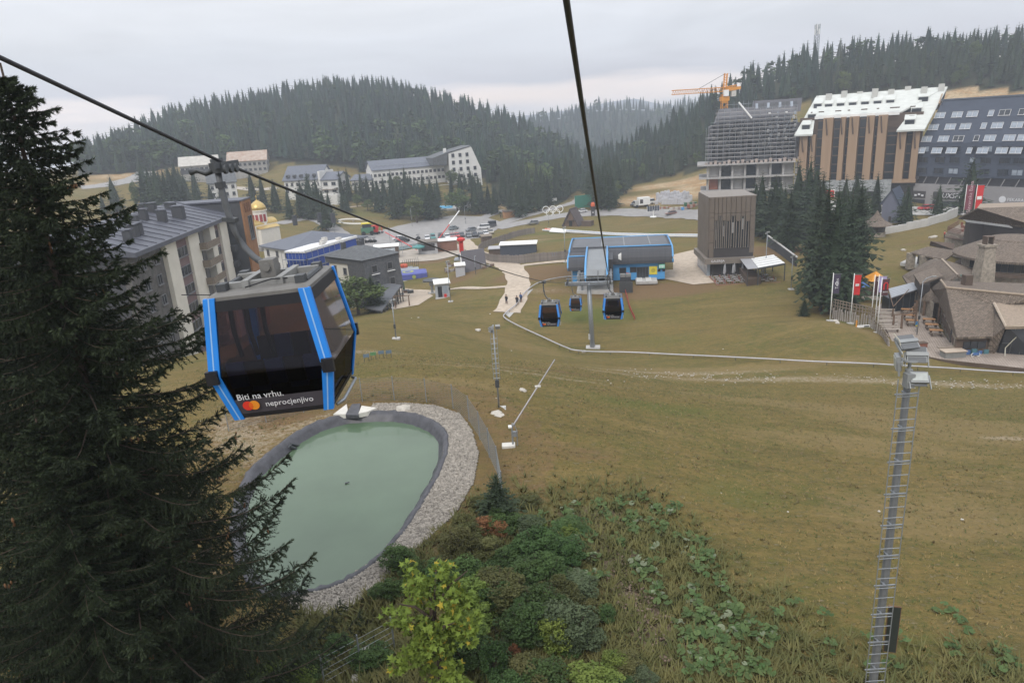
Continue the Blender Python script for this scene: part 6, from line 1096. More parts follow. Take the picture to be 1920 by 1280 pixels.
navyf = M('dark_violet_cloth', (.055, .045, .075), .9, .1, 4); redf = M('red_cloth', (.52, .03, .03), .9, .1, 3); lilac = M('lilac_cloth', (.36, .31, .50), .9, .08, 3); maroon = M('maroon_cloth', (.085, .035, .04), .9, .1, 3)
flagpole(1556, 602, 512, 'white flagpole with dark violet flag lettered in white, leftmost', navyf, .95, 2.7, 'Tenos')
part(bpy.data.objects['flagpole'], 'ring_print', txtw, lambda b: b.path([Vector((.52 + .2 * math.cos(k * .524), -.1, 5.4 + .2 * math.sin(k * .524))) for k in range(12)], .045, 4, True))
t, fl, h = flagpole(1594, 607, 513, 'white flagpole with plain red flag bearing one white label', redf, .98, 2.9); part(t, 'label_patch', white, lambda b: b.box((.5, -.1, h - 1.7), (.5, .03, .32)), parent=fl); text('mts', .24, M('grey_print', (.2, .2, .2), .7, .1, 3), fl, (.5, -.125, h - 1.7), (math.pi / 2, 0, 0), depth=.004)
t, fl, h = flagpole(1632, 611, 516, 'white flagpole with dark maroon flag beside the lilac one', maroon, .7, 2.7); part(t, 'ring_print', txtw, lambda b: b.path([Vector((.45 + .16 * math.cos(k * .524), -.08, h - .75 + .2 * math.sin(k * .524))) for k in range(12)], .025, 4, True), parent=fl)
t, fl, h = flagpole(1639, 616, 516, 'white flagpole with pale lilac flag', lilac, 1.05, 2.3); part(t, 'ring_print', navyf, lambda b: b.path([Vector((.4 + .16 * math.cos(k * .524), -.1, h - 2.1 + .16 * math.sin(k * .524))) for k in range(8)], .03, 4), parent=fl)
t, fl, h = flagpole(1644, 624, 521, 'white flagpole with maroon flag and red arch emblem, nearest the deck', maroon, 1.0, 2.3)
part(t, 'red_arch', redf, lambda b: b.path([(.3, -.1, h - 1.7), (.3, -.1, h - 1.0), (.45, -.1, h - .75), (.68, -.1, h - .75), (.82, -.1, h - 1.0), (.82, -.1, h - 1.7)], .09, 5), parent=fl); text('BAR2', .3, txtw, fl, (.56, -.12, h - 2.05), (math.pi / 2, 0, 0), depth=.004)
p1_ = az(1806, 402, -24.5); p2_ = az(1826, 398, -24.2)
t, fl, h = flagpole(1806, 402, 346, 'white flagpole with wine red flag by the navy hotel bakery', M('wine_cloth', (.18, .05, .07), .9, .1, 3), 1.8, 5.2, 'Slavenska Bana', M('pink_print', (.5, .35, .37), .8, .1, 3), loc=p1_)
t, fl, h = flagpole(1827, 396, 346, 'white flagpole with bright red flag by the navy hotel bakery', redf, 1.5, 5.4, loc=p2_); part(t, 'label_patch', white, lambda b: b.box((.7, -.12, h - 2.9), (1.0, .03, .7)), parent=fl)
lamp(Vector(az(1719, 628, ZD)), 527, 'grey street lamp with side arm rising from the lodge deck', arm=1.2, name='street_lamp', foot=False); 
t = bpy.data.objects['street_lamp'] if 0 else None
sg_ = thing('poster', 'small blue and yellow poster on the deck lamp post', 'sign', tuple(az(1717, 618, ZD + .3))); b = MB(); b.box((0, -.15, .9), (.45, .04, .7)); b.build('board', M('blue_poster', (.06, .22, .42), .6, .3, 6), sg_); b = MB(); b.box((0, -.18, .65), (.4, .02, .18)); b.build('print', yellow, sg_); b = MB(); b.tube((0, -.1, -.3), (0, -.1, .6), .04, n=5); b.build('stake', steel, sg_)
t = thing('bin_box', 'brown wooden box at the deck edge behind the near floodlights', 'box', tuple(az(1724, 650, ZD + .03))); bx(t, 'body', redch, (-.8, -.4, 0), (.8, .4, .55)); bx(t, 'lid', timd, (-.85, -.45, .55), (.85, .45, .62))
t = thing('cabinet', 'grey service cabinet with pale lid in front of the lodge', 'cabinet', tuple(az(1786, 668, ZD + .03))); bx(t, 'body', M('cabinet_grey', (.20, .20, .19), .8, .1, 3), (-1.3, -.6, -.2), (1.3, .6, .75)); bx(t, 'lid', M('pale_verge', (0, 0, 0)), (-1.4, -.7, .75), (1.4, .7, .85)); bx(t, 'rear_shelf', woodg, (-1.4, .7, .9), (1.4, 1.2, 1.0))
t = thing('blue_crates', 'stack of blue and green crates beside the slanted shingle wall', 'crates', tuple(az(1822, 664, ZD + .03)))
for k in range(5): bx(t, 'crate', M('crate_blue', (.06, .13, .30), .6, .15, 4) if k % 2 else M('crate_teal', (.07, .17, .20), .6, .15, 4), (-1.6 + k * .75, -.2 + .1 * (k % 2), 0), (-1.0 + k * .75, .4, .4 + .15 * (k % 3)))
t = thing('scooter', 'small blue and white kick scooter parked on the lodge deck', 'scooter', tuple(az(1828, 668, ZD + .03))); part(t, 'wheel', white, lambda b: b.path([Vector((-.3 + .2 * math.cos(k * .52), 0, .2 + .2 * math.sin(k * .52))) for k in range(12)], .04, 5, True)); part(t, 'wheel', white, lambda b: b.path([Vector((.4 + .2 * math.cos(k * .52), 0, .2 + .2 * math.sin(k * .52))) for k in range(12)], .04, 5, True)); bx(t, 'body', M('crate_blue', (0, 0, 0)), (-.3, -.12, .2), (.4, .12, .45)); part(t, 'handlebar', steel_d, lambda b: b.path([(.4, 0, .4), (.3, 0, 1.0), (.3, .25, 1.02)], .03, 5))
t = thing('manhole_cover', 'round concrete manhole cover in the grass in front of the lodge', 'manhole', tuple(G(1858, 688))); part(t, 'disc', concrete, lambda b: b.lathe((0, 0, -.1), [(.62, 0), (.62, .22), (.5, .28)], 20)); part(t, 'lid', M('pale_verge', (0, 0, 0)), lambda b: b.lathe((0, 0, .15), [(.4, 0), (.4, .06)], 18))
t = thing('road_barrier', 'red and white low barrier on the grass before the log palisade', 'barrier', tuple(G(1614, 615))); bx(t, 'plank', white, (-.6, -.1, .1), (1.2, .1, .4)); bx(t, 'post', orange, (-.75, -.08, -.1), (-.6, .08, 1.2)); bx(t, 'dark_patch', steel_d, (.4, -.12, .15), (1.1, -.1, .35))
# playground
pgd = thing('playground', 'colourful playground frame with striped roofs behind the flagpoles', 'playground', tuple(G(1632, 562))); K_ = pgd.location.y / F * 1.1
for (dx, dz, mt, s_, nm) in ((.5, 4.2, orange, 1.5, 'striped_roof'), (-2.2, 3.2, M('crate_blue', (0, 0, 0)), 1.3, 'striped_roof'), (-3.4, .9, yellow, .8, 'slide_hood'), (-3.8, 5.0, M('red_orange', (.6, .12, .04), .6, .1, 3), .7, 'finial')):
    part(pgd, nm, mt, lambda b: b.add([(dx - s_, -s_, dz - s_ * .5), (dx + s_, -s_, dz - s_ * .5), (dx + s_, s_, dz - s_ * .5), (dx - s_, s_, dz - s_ * .5), (dx, 0, dz + s_ * .4)], [(0, 1, 4), (1, 2, 4), (2, 3, 4), (3, 0, 4), (3, 2, 1, 0)]))
    for sx_ in (-.7, .7): part(pgd, 'post', bark, lambda b: b.tube((dx + sx_ * s_, 0, -.3), (dx + sx_ * s_, 0, dz - s_ * .4), .08, n=5))
for k in range(3): bx(pgd, 'roof_stripe', yellow, (-.4 + k * .1, -1.3 + k * .3, 3.55 + k * .25), (1.4 - k * .1, -1.25 + k * .3, 3.7 + k * .25))
bx(pgd, 'platform', timd, (-3, -.8, 1.4), (2, .8, 1.55))
# person on the path
def person(p, label, top, legs_, h=1.75, lean=0):
    t = thing('person', label, 'person', tuple(p), random.uniform(0, 6)); s_ = h / 1.75
    vs = [(0, 0, .95), (0, 0, 1.2), (0, 0, 1.42), (0, 0, 1.52), (0, 0, 1.66), (-.19, 0, 1.40), (-.24, .02, 1.14), (-.23, .06, .9), (.19, 0, 1.40), (.25, .02, 1.14), (.24, .08, .9), (-.10, 0, .88), (-.11, .02, .48), (-.12, 0, .06), (-.12, .12, .03), (.10, 0, .88), (.12, -.02, .48), (.12, -.04, .06), (.12, .08, .03)]
    es = [(0, 1), (1, 2), (2, 3), (3, 4), (2, 5), (5, 6), (6, 7), (2, 8), (8, 9), (9, 10), (0, 11), (11, 12), (12, 13), (13, 14), (0, 15), (15, 16), (16, 17), (17, 18)]
    me = bpy.data.meshes.new('body'); me.from_pydata([tuple(c * s_ for c in v) for v in vs], es, []); o = put('body', me, t); o.modifiers.new('skin', 'SKIN'); sub = o.modifiers.new('sub', 'SUBSURF'); sub.levels = sub.render_levels = 1
    rad_ = [.15, .15, .16, .06, .105, .07, .05, .04, .07, .05, .04, .095, .075, .05, .045, .095, .075, .05, .045]
    for i, v in enumerate(me.skin_vertices[0].data): v.radius = (rad_[i] * s_, rad_[i] * .85 * s_); v.use_root = (i == 0)
    me.materials.append(M('skin_tone', (.45, .28, .2), .7, .05, 5))
    part(t, 'jacket', top, lambda b: b.loft([[Vector((rx_ * math.cos(i * .785) * s_, ry_ * math.sin(i * .785) * s_, z * s_)) for i in range(8)] for rx_, ry_, z in ((.2, .15, .85), (.19, .15, 1.1), (.23, .16, 1.38), (.1, .09, 1.5))]), True)
    for sx_ in (-1, 1): part(t, 'trouser_leg', legs_, lambda b: b.loft([[Vector(((sx_ * x0 + r_ * math.cos(i * 1.047)) * s_, r_ * math.sin(i * 1.047) * s_, z * s_)) for i in range(6)] for x0, r_, z in ((.12, .07, .07), (.12, .09, .5), (.1, .12, .92))]), True); part(t, 'sleeve', top, lambda b: b.path([(sx_ * .2 * s_, 0, 1.4 * s_), (sx_ * .25 * s_, .02, 1.14 * s_), (sx_ * .24 * s_, .06, .95 * s_)], .065, 6), True)
    part(t, 'hair', M('dark_hair', (.03, .022, .018), .8, .1, 5), lambda b: b.lathe((0, -.015, 1.66 * s_), [(.115, 0), (.12, .05), (.08, .11), (.01, .13)], 10), True)
    return t
jeans = M('dark_jeans', (.03, .035, .05), .9, .1, 5); redj = M('red_jacket', (.4, .05, .04), .8, .1, 5); dkj = M('dark_jacket', (.03, .03, .035), .8, .1, 5)
person(G(1770, 448), 'person in red jacket on the path behind the lodge', redj, jeans); person(G(939, 409), 'person in dark clothes standing left on the road by the kiosk', dkj, jeans); person(G(943, 408), 'person in dark clothes standing right on the road by the kiosk', dkj, jeans)
person(G(950, 570), 'person in dark clothes on the gravel path beside the rail', dkj, jeans); person(G(970, 572), 'person in dark jacket at the rail, left of two', dkj, jeans); person(G(977, 567), 'person in blue jacket at the rail, right of two', M('blue_jacket', (.05, .09, .2), .8, .1, 5), jeans)
# gazebo, small blue A house, white stepped wall
t = thing('gazebo', 'small stone gazebo with curved pointed shingle roof', 'gazebo', tuple(G(1641, 444))); part(t, 'roof', shing, lambda b: b.lathe((0, 0, 3.0), [(3.6, -.2), (3.5, 0), (1.8, .9), (.8, 2.0), (.1, 3.2)], 10)); part(t, 'stone_base', rstone, lambda b: b.lathe((0, 0, -.6), [(2.2, 0), (2.1, 1.8)], 10)); part(t, 'dark_opening', shopd, lambda b: b.lathe((0, 0, 1.2), [(1.9, 0), (2.1, 1.7)], 10))
pA, pB = G(1651, 418), G(1683, 418); t, W = fr('blue_gabled_house', 'plain blue-grey house with steep gable among the spruces', 'house', pA, pB); bg_ = M('blue_grey_render', (.155, .165, .215), .85, .06, .5); part(t, 'gable_wall', bg_, lambda b: b.prism([(0, 0, -.5), (W, 0, -.5), (W, 0, 4.5), (W * .5, 0, 8.6), (0, 0, 5.5)], (0, 9, 0))); part(t, 'roof', navy, lambda b: b.prism([(W * .5, -.4, 8.9), (W + .5, -.4, 4.4), (W + .3, -.4, 4.1), (W * .5, -.4, 8.6)], (0, 9.8, 0))); part(t, 'roof', navy, lambda b: b.prism([(W * .5, -.4, 8.9), (-.5, -.4, 5.1), (-.3, -.4, 4.8), (W * .5, -.4, 8.6)], (0, 9.8, 0))); bx(t, 'door', shopd, (W * .45, -.1, -.3), (W * .6, 0, 1.8))
t = thing('stepped_wall', 'long stepped white retaining wall at the top of the meadow', 'wall', tuple(G(1700, 428))); o0 = Vector(t.location); wq = [G(1622, 446), G(1655, 440), G(1700, 432), (G(1740, 424)), G(1775, 414), G(1795, 406)]
for k in range(5):
    for j in range(3): a_, c_ = wq[k].lerp(wq[k + 1], j / 3) - o0, wq[k].lerp(wq[k + 1], (j + 1) / 3) - o0; zt_ = max(a_.z, c_.z) + 1.3 + .25 * k; part(t, 'wall_step', M('pale_wall', (.46, .45, .43), .85, .1, .6), lambda b: b.prism([Vector((a_.x, a_.y, a_.z - 1)), Vector((c_.x, c_.y, c_.z - 1)), Vector((c_.x, c_.y, zt_)), Vector((a_.x, a_.y, zt_))], (0, .5, 0)))
# ------------------------------------------------------------------ vehicles
def car_mesh(L_=4.2, W_=1.75, H=1.48, kind='hatch'):
    prof = {'hatch': [(0, .35), (0, .62), (.06, .78), (.24, .90), (.36, .96), (.94, .96), (.99, .85), (1, .5), (.98, .35)], 'van': [(0, .35), (0, .7), (.05, .95), (.16, 1.1), (.22, 1.15), (.98, 1.15), (1, .9), (1, .35)]}[kind]
    b = MB(); b.loft([[Vector((L_ * (x - .5) * k, y, z if z < .5 or k == 1 else z)) for x, z in prof] for y, k in ((-W_ / 2, .97), (-W_ / 2 + .12, 1), (W_ / 2 - .12, 1), (W_ / 2, .97))]); body = b
    g = {'hatch': ((.24, .90), (.40, H - .06), (.84, H - .06), (.96, .92)), 'van': ((.17, 1.1), (.28, H - .05), (.97, H - .05), (.99, 1.12))}[kind]; c = MB(); c.loft([[Vector((L_ * (x - .5), y * (1 if z < 1.2 and i in (0, 3) else .86), z)) for i, (x, z) in enumerate(g)] for y in (-W_ / 2 + .06, W_ / 2 - .06)])
    r = MB(); r.loft([[Vector((L_ * (x - .5), y * .84, z)) for x, z in ((g[1][0] + .01, H - .07), (g[1][0] + .05, H), (g[2][0] - .04, H), (g[2][0] + .01, H - .07))] for y in (-W_ / 2 + .03, W_ / 2 - .03)])
    return body, c, r
tyre = M('tyre_black', (.015, .015, .016), .9, .1, 5); rimm = M('rim_metal', (.3, .3, .31), .4, .1, 5, metal=.5); lampw = M('headlamp', (.6, .6, .58), .2, .05, 5); CARM = {}
def car(px, py, rz, col, label, kind='hatch', L_=4.2, H=1.48, group='cars in the parking lot', loc=None, cat='car', W_=1.75):
    p = loc or G(px, py); key = (kind, L_, H)
    if key not in CARM:
        bd, c, r = car_mesh(L_, W_, H, kind); w_ = MB(); w_.tube((0, -.11, 0), (0, .11, 0), .31, n=14); w_.cur = 1; w_.tube((0, -.125, 0), (0, .125, 0), .18, n=10); hl = MB(); hl.box((0, 0, 0), (.10, .34, .14)); CARM[key] = (bd, c.mesh('windows', glass_d), r, w_.mesh('wheel', [tyre, rimm]), hl.mesh('headlight', lampw))
    bd, c, r, w_, hl = CARM[key]; mt = M('car_' + '_'.join(f'{x:.2f}' for x in col), col, .3, .05, 2, spec=.6); mk = ('m', key, mt.name)
    if mk not in CARM: CARM[mk] = (bd.mesh('body', mt), (c if kind == 'hatch' else c), r.mesh('roof', mt))
    m3 = CARM[mk]; nm = 'parked_van' if kind == 'van' else 'parked_car'
    t = thing(nm, label, cat, tuple(p + Vector((0, 0, .12))), rz, group); put('body', m3[0], t); put('windows', c, t); put('roof', m3[2], t)
    for sx_ in (-.31, .30):
        for sy_ in (-1, 1): put('wheel', w_, t, (L_ * sx_, sy_ * (W_ / 2 - .1), .31))
    for sy_ in (-1, 1): put('headlight', hl, t, (-L_ * .485, sy_ * W_ * .34, .62))
    return t
GR, DK, WH, RD, BE, TE = (.13, .14, .15), (.03, .032, .037), (.6, .6, .6), (.4, .03, .03), (.32, .29, .24), (.06, .2, .19)
car(851, 431, -2.3, (.16, .19, .2), 'grey green car alone in the middle of the parking lot'); car(883, 434, .6, GR, 'dark grey hatchback driving across the parking lot'); car(907, 430, .15, WH, 'white panel van in the parking lot', 'van', 4.6, 1.85)
for px, py, c_, lb, kd in ((801, 450, WH, 'white car at the left end of the parked row', 'hatch'), (812, 449, TE, 'teal van parked beside the white car', 'van'), (827, 448, DK, 'dark van parked in the row beside the swing ride', 'van'), (839, 447, WH, 'white car in the row left of the red cars', 'hatch'), (848, 446, (.33, .10, .10), 'dull red car in the parked row, left of two red', 'hatch'), (857, 445, RD, 'bright red car behind the red ride column', 'hatch'), (866, 444, DK, 'dark car parked just right of the bright red car', 'hatch'), (879, 445, GR, 'grey hatchback in the row right of the red column', 'hatch'), (890, 444, DK, 'large dark van-like car in the parked row', 'van'), (902, 444, GR, 'grey car second from the right end of the row', 'hatch'), (911, 441, WH, 'white car near the fence end of the parked row', 'hatch'), (920, 438, BE, 'beige car at the right end of the row by the fence', 'hatch')): car(px, py, 1.75, c_, lb, kd, 4.2 if kd == 'hatch' else 4.4, 1.48 if kd == 'hatch' else 1.8)
car(747, 451, .25, WH, 'white off-road car left of the swing ride'); car(753, 454, .3, DK, 'black car beside the white off-road car')
car(1258, 403, .1, (.20, .11, .09), 'brown red car on the road below the building site', group='cars on the roads'); car(1091, 399, .2, WH, 'white car in front of the green panel', group='cars on the roads'); car(1189, 386, 1.0, DK, 'dark car parked at the building site', group='cars at the building site'); car(1196, 385, 1.0, WH, 'white car parked at the building site', group='cars at the building site'); car(1215, 383, .1, WH, 'white van parked at the building site', 'van', 5, 2.0, group='cars at the building site')
car(1735, 394, .15, RD, 'bright red car between spruces before the navy hotel', group='cars before the hotels', L_=4.4); car(1747, 394, .15, (.3, .04, .04), 'dark red car half hidden by a spruce', group='cars before the hotels'); car(1858, 395, .1, (.35, .42, .5), 'pale blue car below the bakery sign', group='cars before the hotels', L_=4.8); car(1833, 396, .3, DK, 'black car beside the bright red flagpole', group='cars before the hotels'); car(1000, 421, .2, (.2, .2, .2), 'grey car on the road behind the plank fence end', group='cars on the roads')
car(921, 426, .2, (.05, .055, .06), 'dark camper trailer behind the white van', 'van', 4.0, 2.3, cat='trailer')
def atv(px, py, rz, label):
    t = thing('quad_bike', label, 'quad bike', tuple(G(px, py) + Vector((0, 0, .12))), rz, 'quad bikes by the parking lot'); bx(t, 'body', dkj, (-.8, -.35, .4), (.8, .35, .75)); bx(t, 'seat', black, (-.6, -.2, .75), (.2, .2, .92)); part(t, 'handlebar', steel_d, lambda b: b.path([(.45, -.4, 1.1), (.4, 0, .95), (.45, .4, 1.1)], .03, 5)); bx(t, 'cage', steel_d, (-.7, -.5, 1.55), (.6, .5, 1.62)); part(t, 'cage_bar', steel_d, lambda b: b.tube((-.6, -.45, .7), (-.6, -.45, 1.6), .04, n=5)); part(t, 'cage_bar', steel_d, lambda b: b.tube((.5, .45, .7), (.5, .45, 1.6), .04, n=5))
    for sx_ in (-.6, .6):
        for sy_ in (-.45, .45): part(t, 'wheel', tyre, lambda b: b.tube((sx_, sy_ - .14, .32), (sx_, sy_ + .14, .32), .34, n=12))
for px, py, lb in ((685, 456, 'dark quad bike nearest the blue-wrapped building'), (694, 455, 'dark quad bike second of the left trio'), (702, 455, 'dark quad bike right of the left trio'), (764, 453, 'dark quad bike next to the black car'), (784, 449, 'dark quad bike under the rope near the white car')): atv(px, py, 1.4, lb)
t = thing('harvester', 'green tractor-like machine with yellow roof at the parking lot edge', 'machine', tuple(G(690, 441) + Vector((0, 0, .1))), .2); grn = M('machine_green', (.06, .16, .10), .5, .15, 2); bx(t, 'body', grn, (-2.2, -1.2, .7), (2.0, 1.2, 2.6)); bx(t, 'cab', glass_d, (-1.6, -1.1, 2.6), (1.4, 1.1, 3.9)); bx(t, 'roof', yellow, (-1.9, -1.3, 3.9), (1.7, 1.3, 4.2))
for sx_ in (-1.4, 1.4):
    for sy_ in (-1.25, 1.25): part(t, 'wheel', tyre, lambda b: b.tube((sx_, sy_ - .2, .7), (sx_, sy_ + .2, .7), .75, n=12))
t = thing('excavator', 'small red excavator beside the green machine', 'machine', tuple(G(704, 439) + Vector((0, 0, .1))), -.4); bx(t, 'cab', redp, (-.9, -.8, .7), (.9, .8, 3.0)); bx(t, 'window', glass_d, (-.7, -.84, 1.7), (.7, -.8, 2.7)); bx(t, 'track', tyre, (-1.5, -1.0, 0), (1.5, -.5, .7)); bx(t, 'track', tyre, (-1.5, .5, 0), (1.5, 1.0, .7)); part(t, 'boom', redp, lambda b: b.path([(.9, 0, 1.4), (2.0, 0, 3.2), (2.8, 0, 2.2), (2.9, 0, .8)], .15, 5)); bx(t, 'bucket', steel_d, (2.6, -.4, .3), (3.2, .4, .9))
# ------------------------------------------------------------------ fairground
def hut(name, label, px, py, w_, d_, h_, wallm, roofm, rz=0, cat='kiosk', slope=.3, front=None, loc=None, group=None):
    p = loc or G(px, py); t = thing(name, label, cat, tuple(p + Vector((0, 0, .05))), rz, group); bx(t, 'wall', wallm, (-w_ / 2, 0, -.6), (w_ / 2, d_, h_)); part(t, 'roof', roofm, lambda b: b.prism([(-w_ / 2 - .25, -.4, h_), (-w_ / 2 - .25, d_ + .3, h_ + slope), (-w_ / 2 - .25, d_ + .3, h_ + slope + .18), (-w_ / 2 - .25, -.4, h_ + .18)], (w_ + .5, 0, 0)))
    if front: bx(t, 'front_panel', front, (-w_ * .36, -.08, h_ * .3), (w_ * .36, 0, h_ * .88))
    return t
hut('mural_container', 'brown container with a pale mural by the mansard house', 726, 484, 7, 3, 3.2, timd, white, .1, front=M('pale_mural', (.42, .46, .5), .7, .4, 2)); hut('ticket_kiosk', 'grey kiosk with flat roof in the fairground', 804, 477, 5.6, 3, 3.6, M('kiosk_grey', (.36, .36, .37), .7, .1, 1), M('brown_roof', (.16, .14, .12), .8, .2, 1), .1, front=shopd); hut('brown_shed', 'long brown shed with white roof in the fairground', 832, 472, 8.5, 3, 3.2, M('brown_shed', (.20, .10, .065), .8, .12, 1), white, .12)
hut('white_kiosk', 'small white kiosk in front of the dark leaning panel', 864, 518, 2.3, 2.0, 2.6, M('kiosk_white', (.42, .43, .46), .7, .06, 2), white, .1)
tb_ = hut('ticket_booth', 'white booth with glass door beside the chairlift wheel', 831, 558, 2.7, 2.4, 2.7, M('booth_frame', (.36, .38, .40), .6, .1, 2), white, .15); bx(tb_, 'door', glass_d, (-.9, -.1, .1), (-.1, 0, 2.2)); bx(tb_, 'window', glass_l, (.1, -.1, .9), (1.0, 0, 2.2)); bx(tb_, 'step', concrete, (-1.5, -.9, -.3), (1.5, -.1, .1)); bx(tb_, 'red_box', redp, (.2, -.4, .1), (.7, -.12, .7))
t = thing('drop_tower', 'bright red column of a fairground ride', 'ride', tuple(G(867, 486))); zt_ = (ray(865, 447).z * t.location.y / ray(865, 447).y) - t.location.z; part(t, 'column', redp, lambda b: [b.tube((sx_, sy_, -.3), (sx_, sy_, zt_), .16, n=6) for sx_ in (-.42, .42) for sy_ in (-.42, .42)] and b.tube((0, 0, 0), (0, 0, zt_), .4, n=8)); part(t, 'crown', redp, lambda b: b.lathe((0, 0, zt_ - .9), [(.7, 0), (1.15, .4), (1.15, .9), (.4, 1.2)], 14)); part(t, 'seat_ring', steel_d, lambda b: b.lathe((0, 0, .6), [(1.2, 0), (1.3, .8), (.8, .9)], 12)); bx(t, 'base', steel, (-2.2, -2.2, -.3), (2.2, 2.2, .3))
t = thing('dark_screen', 'large dark grey leaning panel hut beside the red column', 'panel', tuple(G(890, 507)), .1); part(t, 'panel', M('panel_grey', (.095, .09, .10), .7, .08, .6), lambda b: b.prism([(-2.9, 0, -.3), (3.2, 0, -.3), (2.9, 2.4, 5.0), (-3.1, 2.4, 4.7)], (0, .4, 0))); part(t, 'side_wing', white, lambda b: b.prism([(-2.9, .1, -.3), (-3.4, 2.6, -.3), (-3.3, 2.6, 4.4)], (.15, 0, 0))); part(t, 'rear_wall', timd, lambda b: b.b2((-2.7, 2.8, -.3), (2.9, 3.2, 4.6)))
lamp((892, 514), 479, 'thin black lamp before the dark leaning panel', heads=1, r=.09, foot=False)
for k, (px, py, lb) in enumerate(((848, 508, 'stacked brown timber and benches left of the white kiosk'), (851, 498, 'pile of brown seats beside the red column base'), (916, 500, 'pale pallets right of the dark leaning panel'))):
    t = thing('timber_pile', lb, 'pile', tuple(G(px, py)), .3)
    for j in range(7): bx(t, 'plank_stack', (M('brown_planks', (.17, .12, .095), .9, .2, 3), M('grey_planks2', (.30, .28, .26), .9, .2, 3))[(j + k) % 2], (-1.8 + (j % 3) * 1.1, -.9 + (j // 3) * .8, -.1), (-.9 + (j % 3) * 1.1, -.3 + (j // 3) * .8, .35 + .2 * (j % 4)))
t = thing('bumper_carousel', 'red and teal cup carousel behind the blue air cushion', 'ride', tuple(G(735, 507)), .1)
for k in range(9): part(t, 'cup', (M('coral', (.52, .10, .05), .6, .1, 3), M('teal_cup', (.07, .22, .21), .6, .1, 3))[k % 2], lambda b: b.lathe((-5 + (k % 5) * 2.1, -1 + (k // 5) * 2.4, .2), [(.5, 0), (.95, .6), (1.0, 1.3), (.7, 1.5)], 10), True)
bx(t, 'platform', steel, (-6.5, -2.5, -.3), (5.5, 3, .2)); 
for k in range(9): part(t, 'fence_bar', steel_d, lambda b: b.tube((3.2 + k * .5, -2 + k * .5, 0), (3.2 + k * .5, -2 + k * .5, 2.8), .05, n=4))
t = thing('air_cushion', 'big blue air cushion with yellow green emblems', 'air cushion', tuple(G(768, 524)), .22); violet = M('cushion_blue', (.085, .10, .32), .55, .1, 1); lime = M('lime_print', (.30, .34, .10), .6, .1, 3)
part(t, 'cushion', violet, lambda b: b.loft([[Vector((x, y, z)) for x, y in ((-5.2, -.2), (4.6, -.2), (5.0, 5.2), (-4.6, 5.4))] for z in (-.2, 1.3)] + [[Vector((x, y, 1.55)) for x, y in ((-4.6, .4), (4.0, .4), (4.4, 4.6), (-4.0, 4.8))]])); 
for x, y, z, rx_ in ((-3.8, -.3, .6, 0), (1.2, -.3, .6, 0)): part(t, 'emblem', lime, lambda b: b.tube((x, y, z), (x, y + .08, z), .5, n=16))
part(t, 'emblem', lime, lambda b: b.lathe((0, 2.6, 1.5), [(1.5, 0), (1.5, .1)], 18)); part(t, 'emblem_centre', violet, lambda b: b.lathe((0, 2.6, 1.58), [(.8, 0), (.8, .08)], 16)); bx(t, 'ground_sheet', concrete, (-5.8, -1.2, -.25), (5.4, -.2, -.05)); part(t, 'ramp_frame', steel, lambda b: [b.box((-5.8 + k * 1.8, 7, 1.1), (.12, 3.4, .12), rx=.2) for k in range(6)] and b.box((-1.4, 7, 1.15), (9.4, 3.2, .08), rx=.2)); part(t, 'ramp_legs', steel, lambda b: [b.tube((-6 + k * 3.0, 5.6, -.2), (-6 + k * 3, 5.6, 1.1), .06, n=4) for k in range(4)])
t = thing('chairlift_wheel', 'grey chairlift return wheel on a post', 'lift wheel', tuple(G(811, 550))); zt_ = (ray(811, 524).z * t.location.y / ray(811, 524).y) - t.location.z; part(t, 'post', steel, lambda b: b.tube((0, 0, -.3), (0, 0, zt_ - .3), .28, n=8)); part(t, 'wheel', steel_d, lambda b: b.lathe((0, 0, zt_ - .2), [(1.9, 0), (1.9, .22), (1.5, .25), (.4, .3)], 22)); part(t, 'motor', steel, lambda b: (b.box((0, 0, zt_ - .8), (1.0, .9, .9)), b.box((1.0, .3, zt_ - 1.1), (.6, .5, 1.6)))); part(t, 'arm', steel, lambda b: b.box((-1.1, 0, zt_ - .4), (1.6, .4, .3))); bx(t, 'foundation', concrete, (-.9, -.7, -.3), (.9, .7, .2))
# swing ride with red rails and thin masts
t = thing('swing_ride', 'fairground ride of slanting red rails hung between thin masts', 'ride', tuple(G(780, 468))); o0 = Vector(t.location)
for a_, c_, za, zc_ in (((724, 455), (782, 474), 3.5, 1.0), ((812, 468), (846, 462), 1.0, 7.0)): p, q = G(*a_) - o0 + Vector((0, 0, za)), G(*c_) - o0 + Vector((0, 0, zc_)); part(t, 'red_rail', redp, lambda b: b.tube(p, q, .14, n=5))
for px, py, h_ in ((733, 465, 7), (745, 474, 5), (755, 476, 4), (846, 462, 6.5), (851, 460, 6.5), (857, 458, 6)): p = G(px, py) - o0; part(t, 'thin_mast', steel, lambda b: b.tube(p, p + Vector((0, 0, h_)), .07, n=5))
part(t, 'gondola_flower', M('teal_cup', (0, 0, 0)), lambda b: b.lathe(tuple(G(786, 478) - o0 + Vector((0, 0, 1.8))), [(.4, 0), (1.9, .4), (1.9, .8), (.5, 1.3)], 12)); part(t, 'flower_post', steel, lambda b: b.tube(G(786, 478) - o0, G(786, 478) - o0 + Vector((0, 0, 2)), .12, n=6)); part(t, 'counter_arm', white, lambda b: b.tube(G(846, 462) - o0 + Vector((0, 0, 7.2)), G(866, 455) - o0 + Vector((0, 0, 10.5)), .2, n=5))
pl_ = sheet('water_basin', [(733, 468), (770, 459), (810, 453), (806, 459), (770, 466), (740, 472)], M('basin_water', (.10, .14, .14), .25, .2, .5), .2, 3)
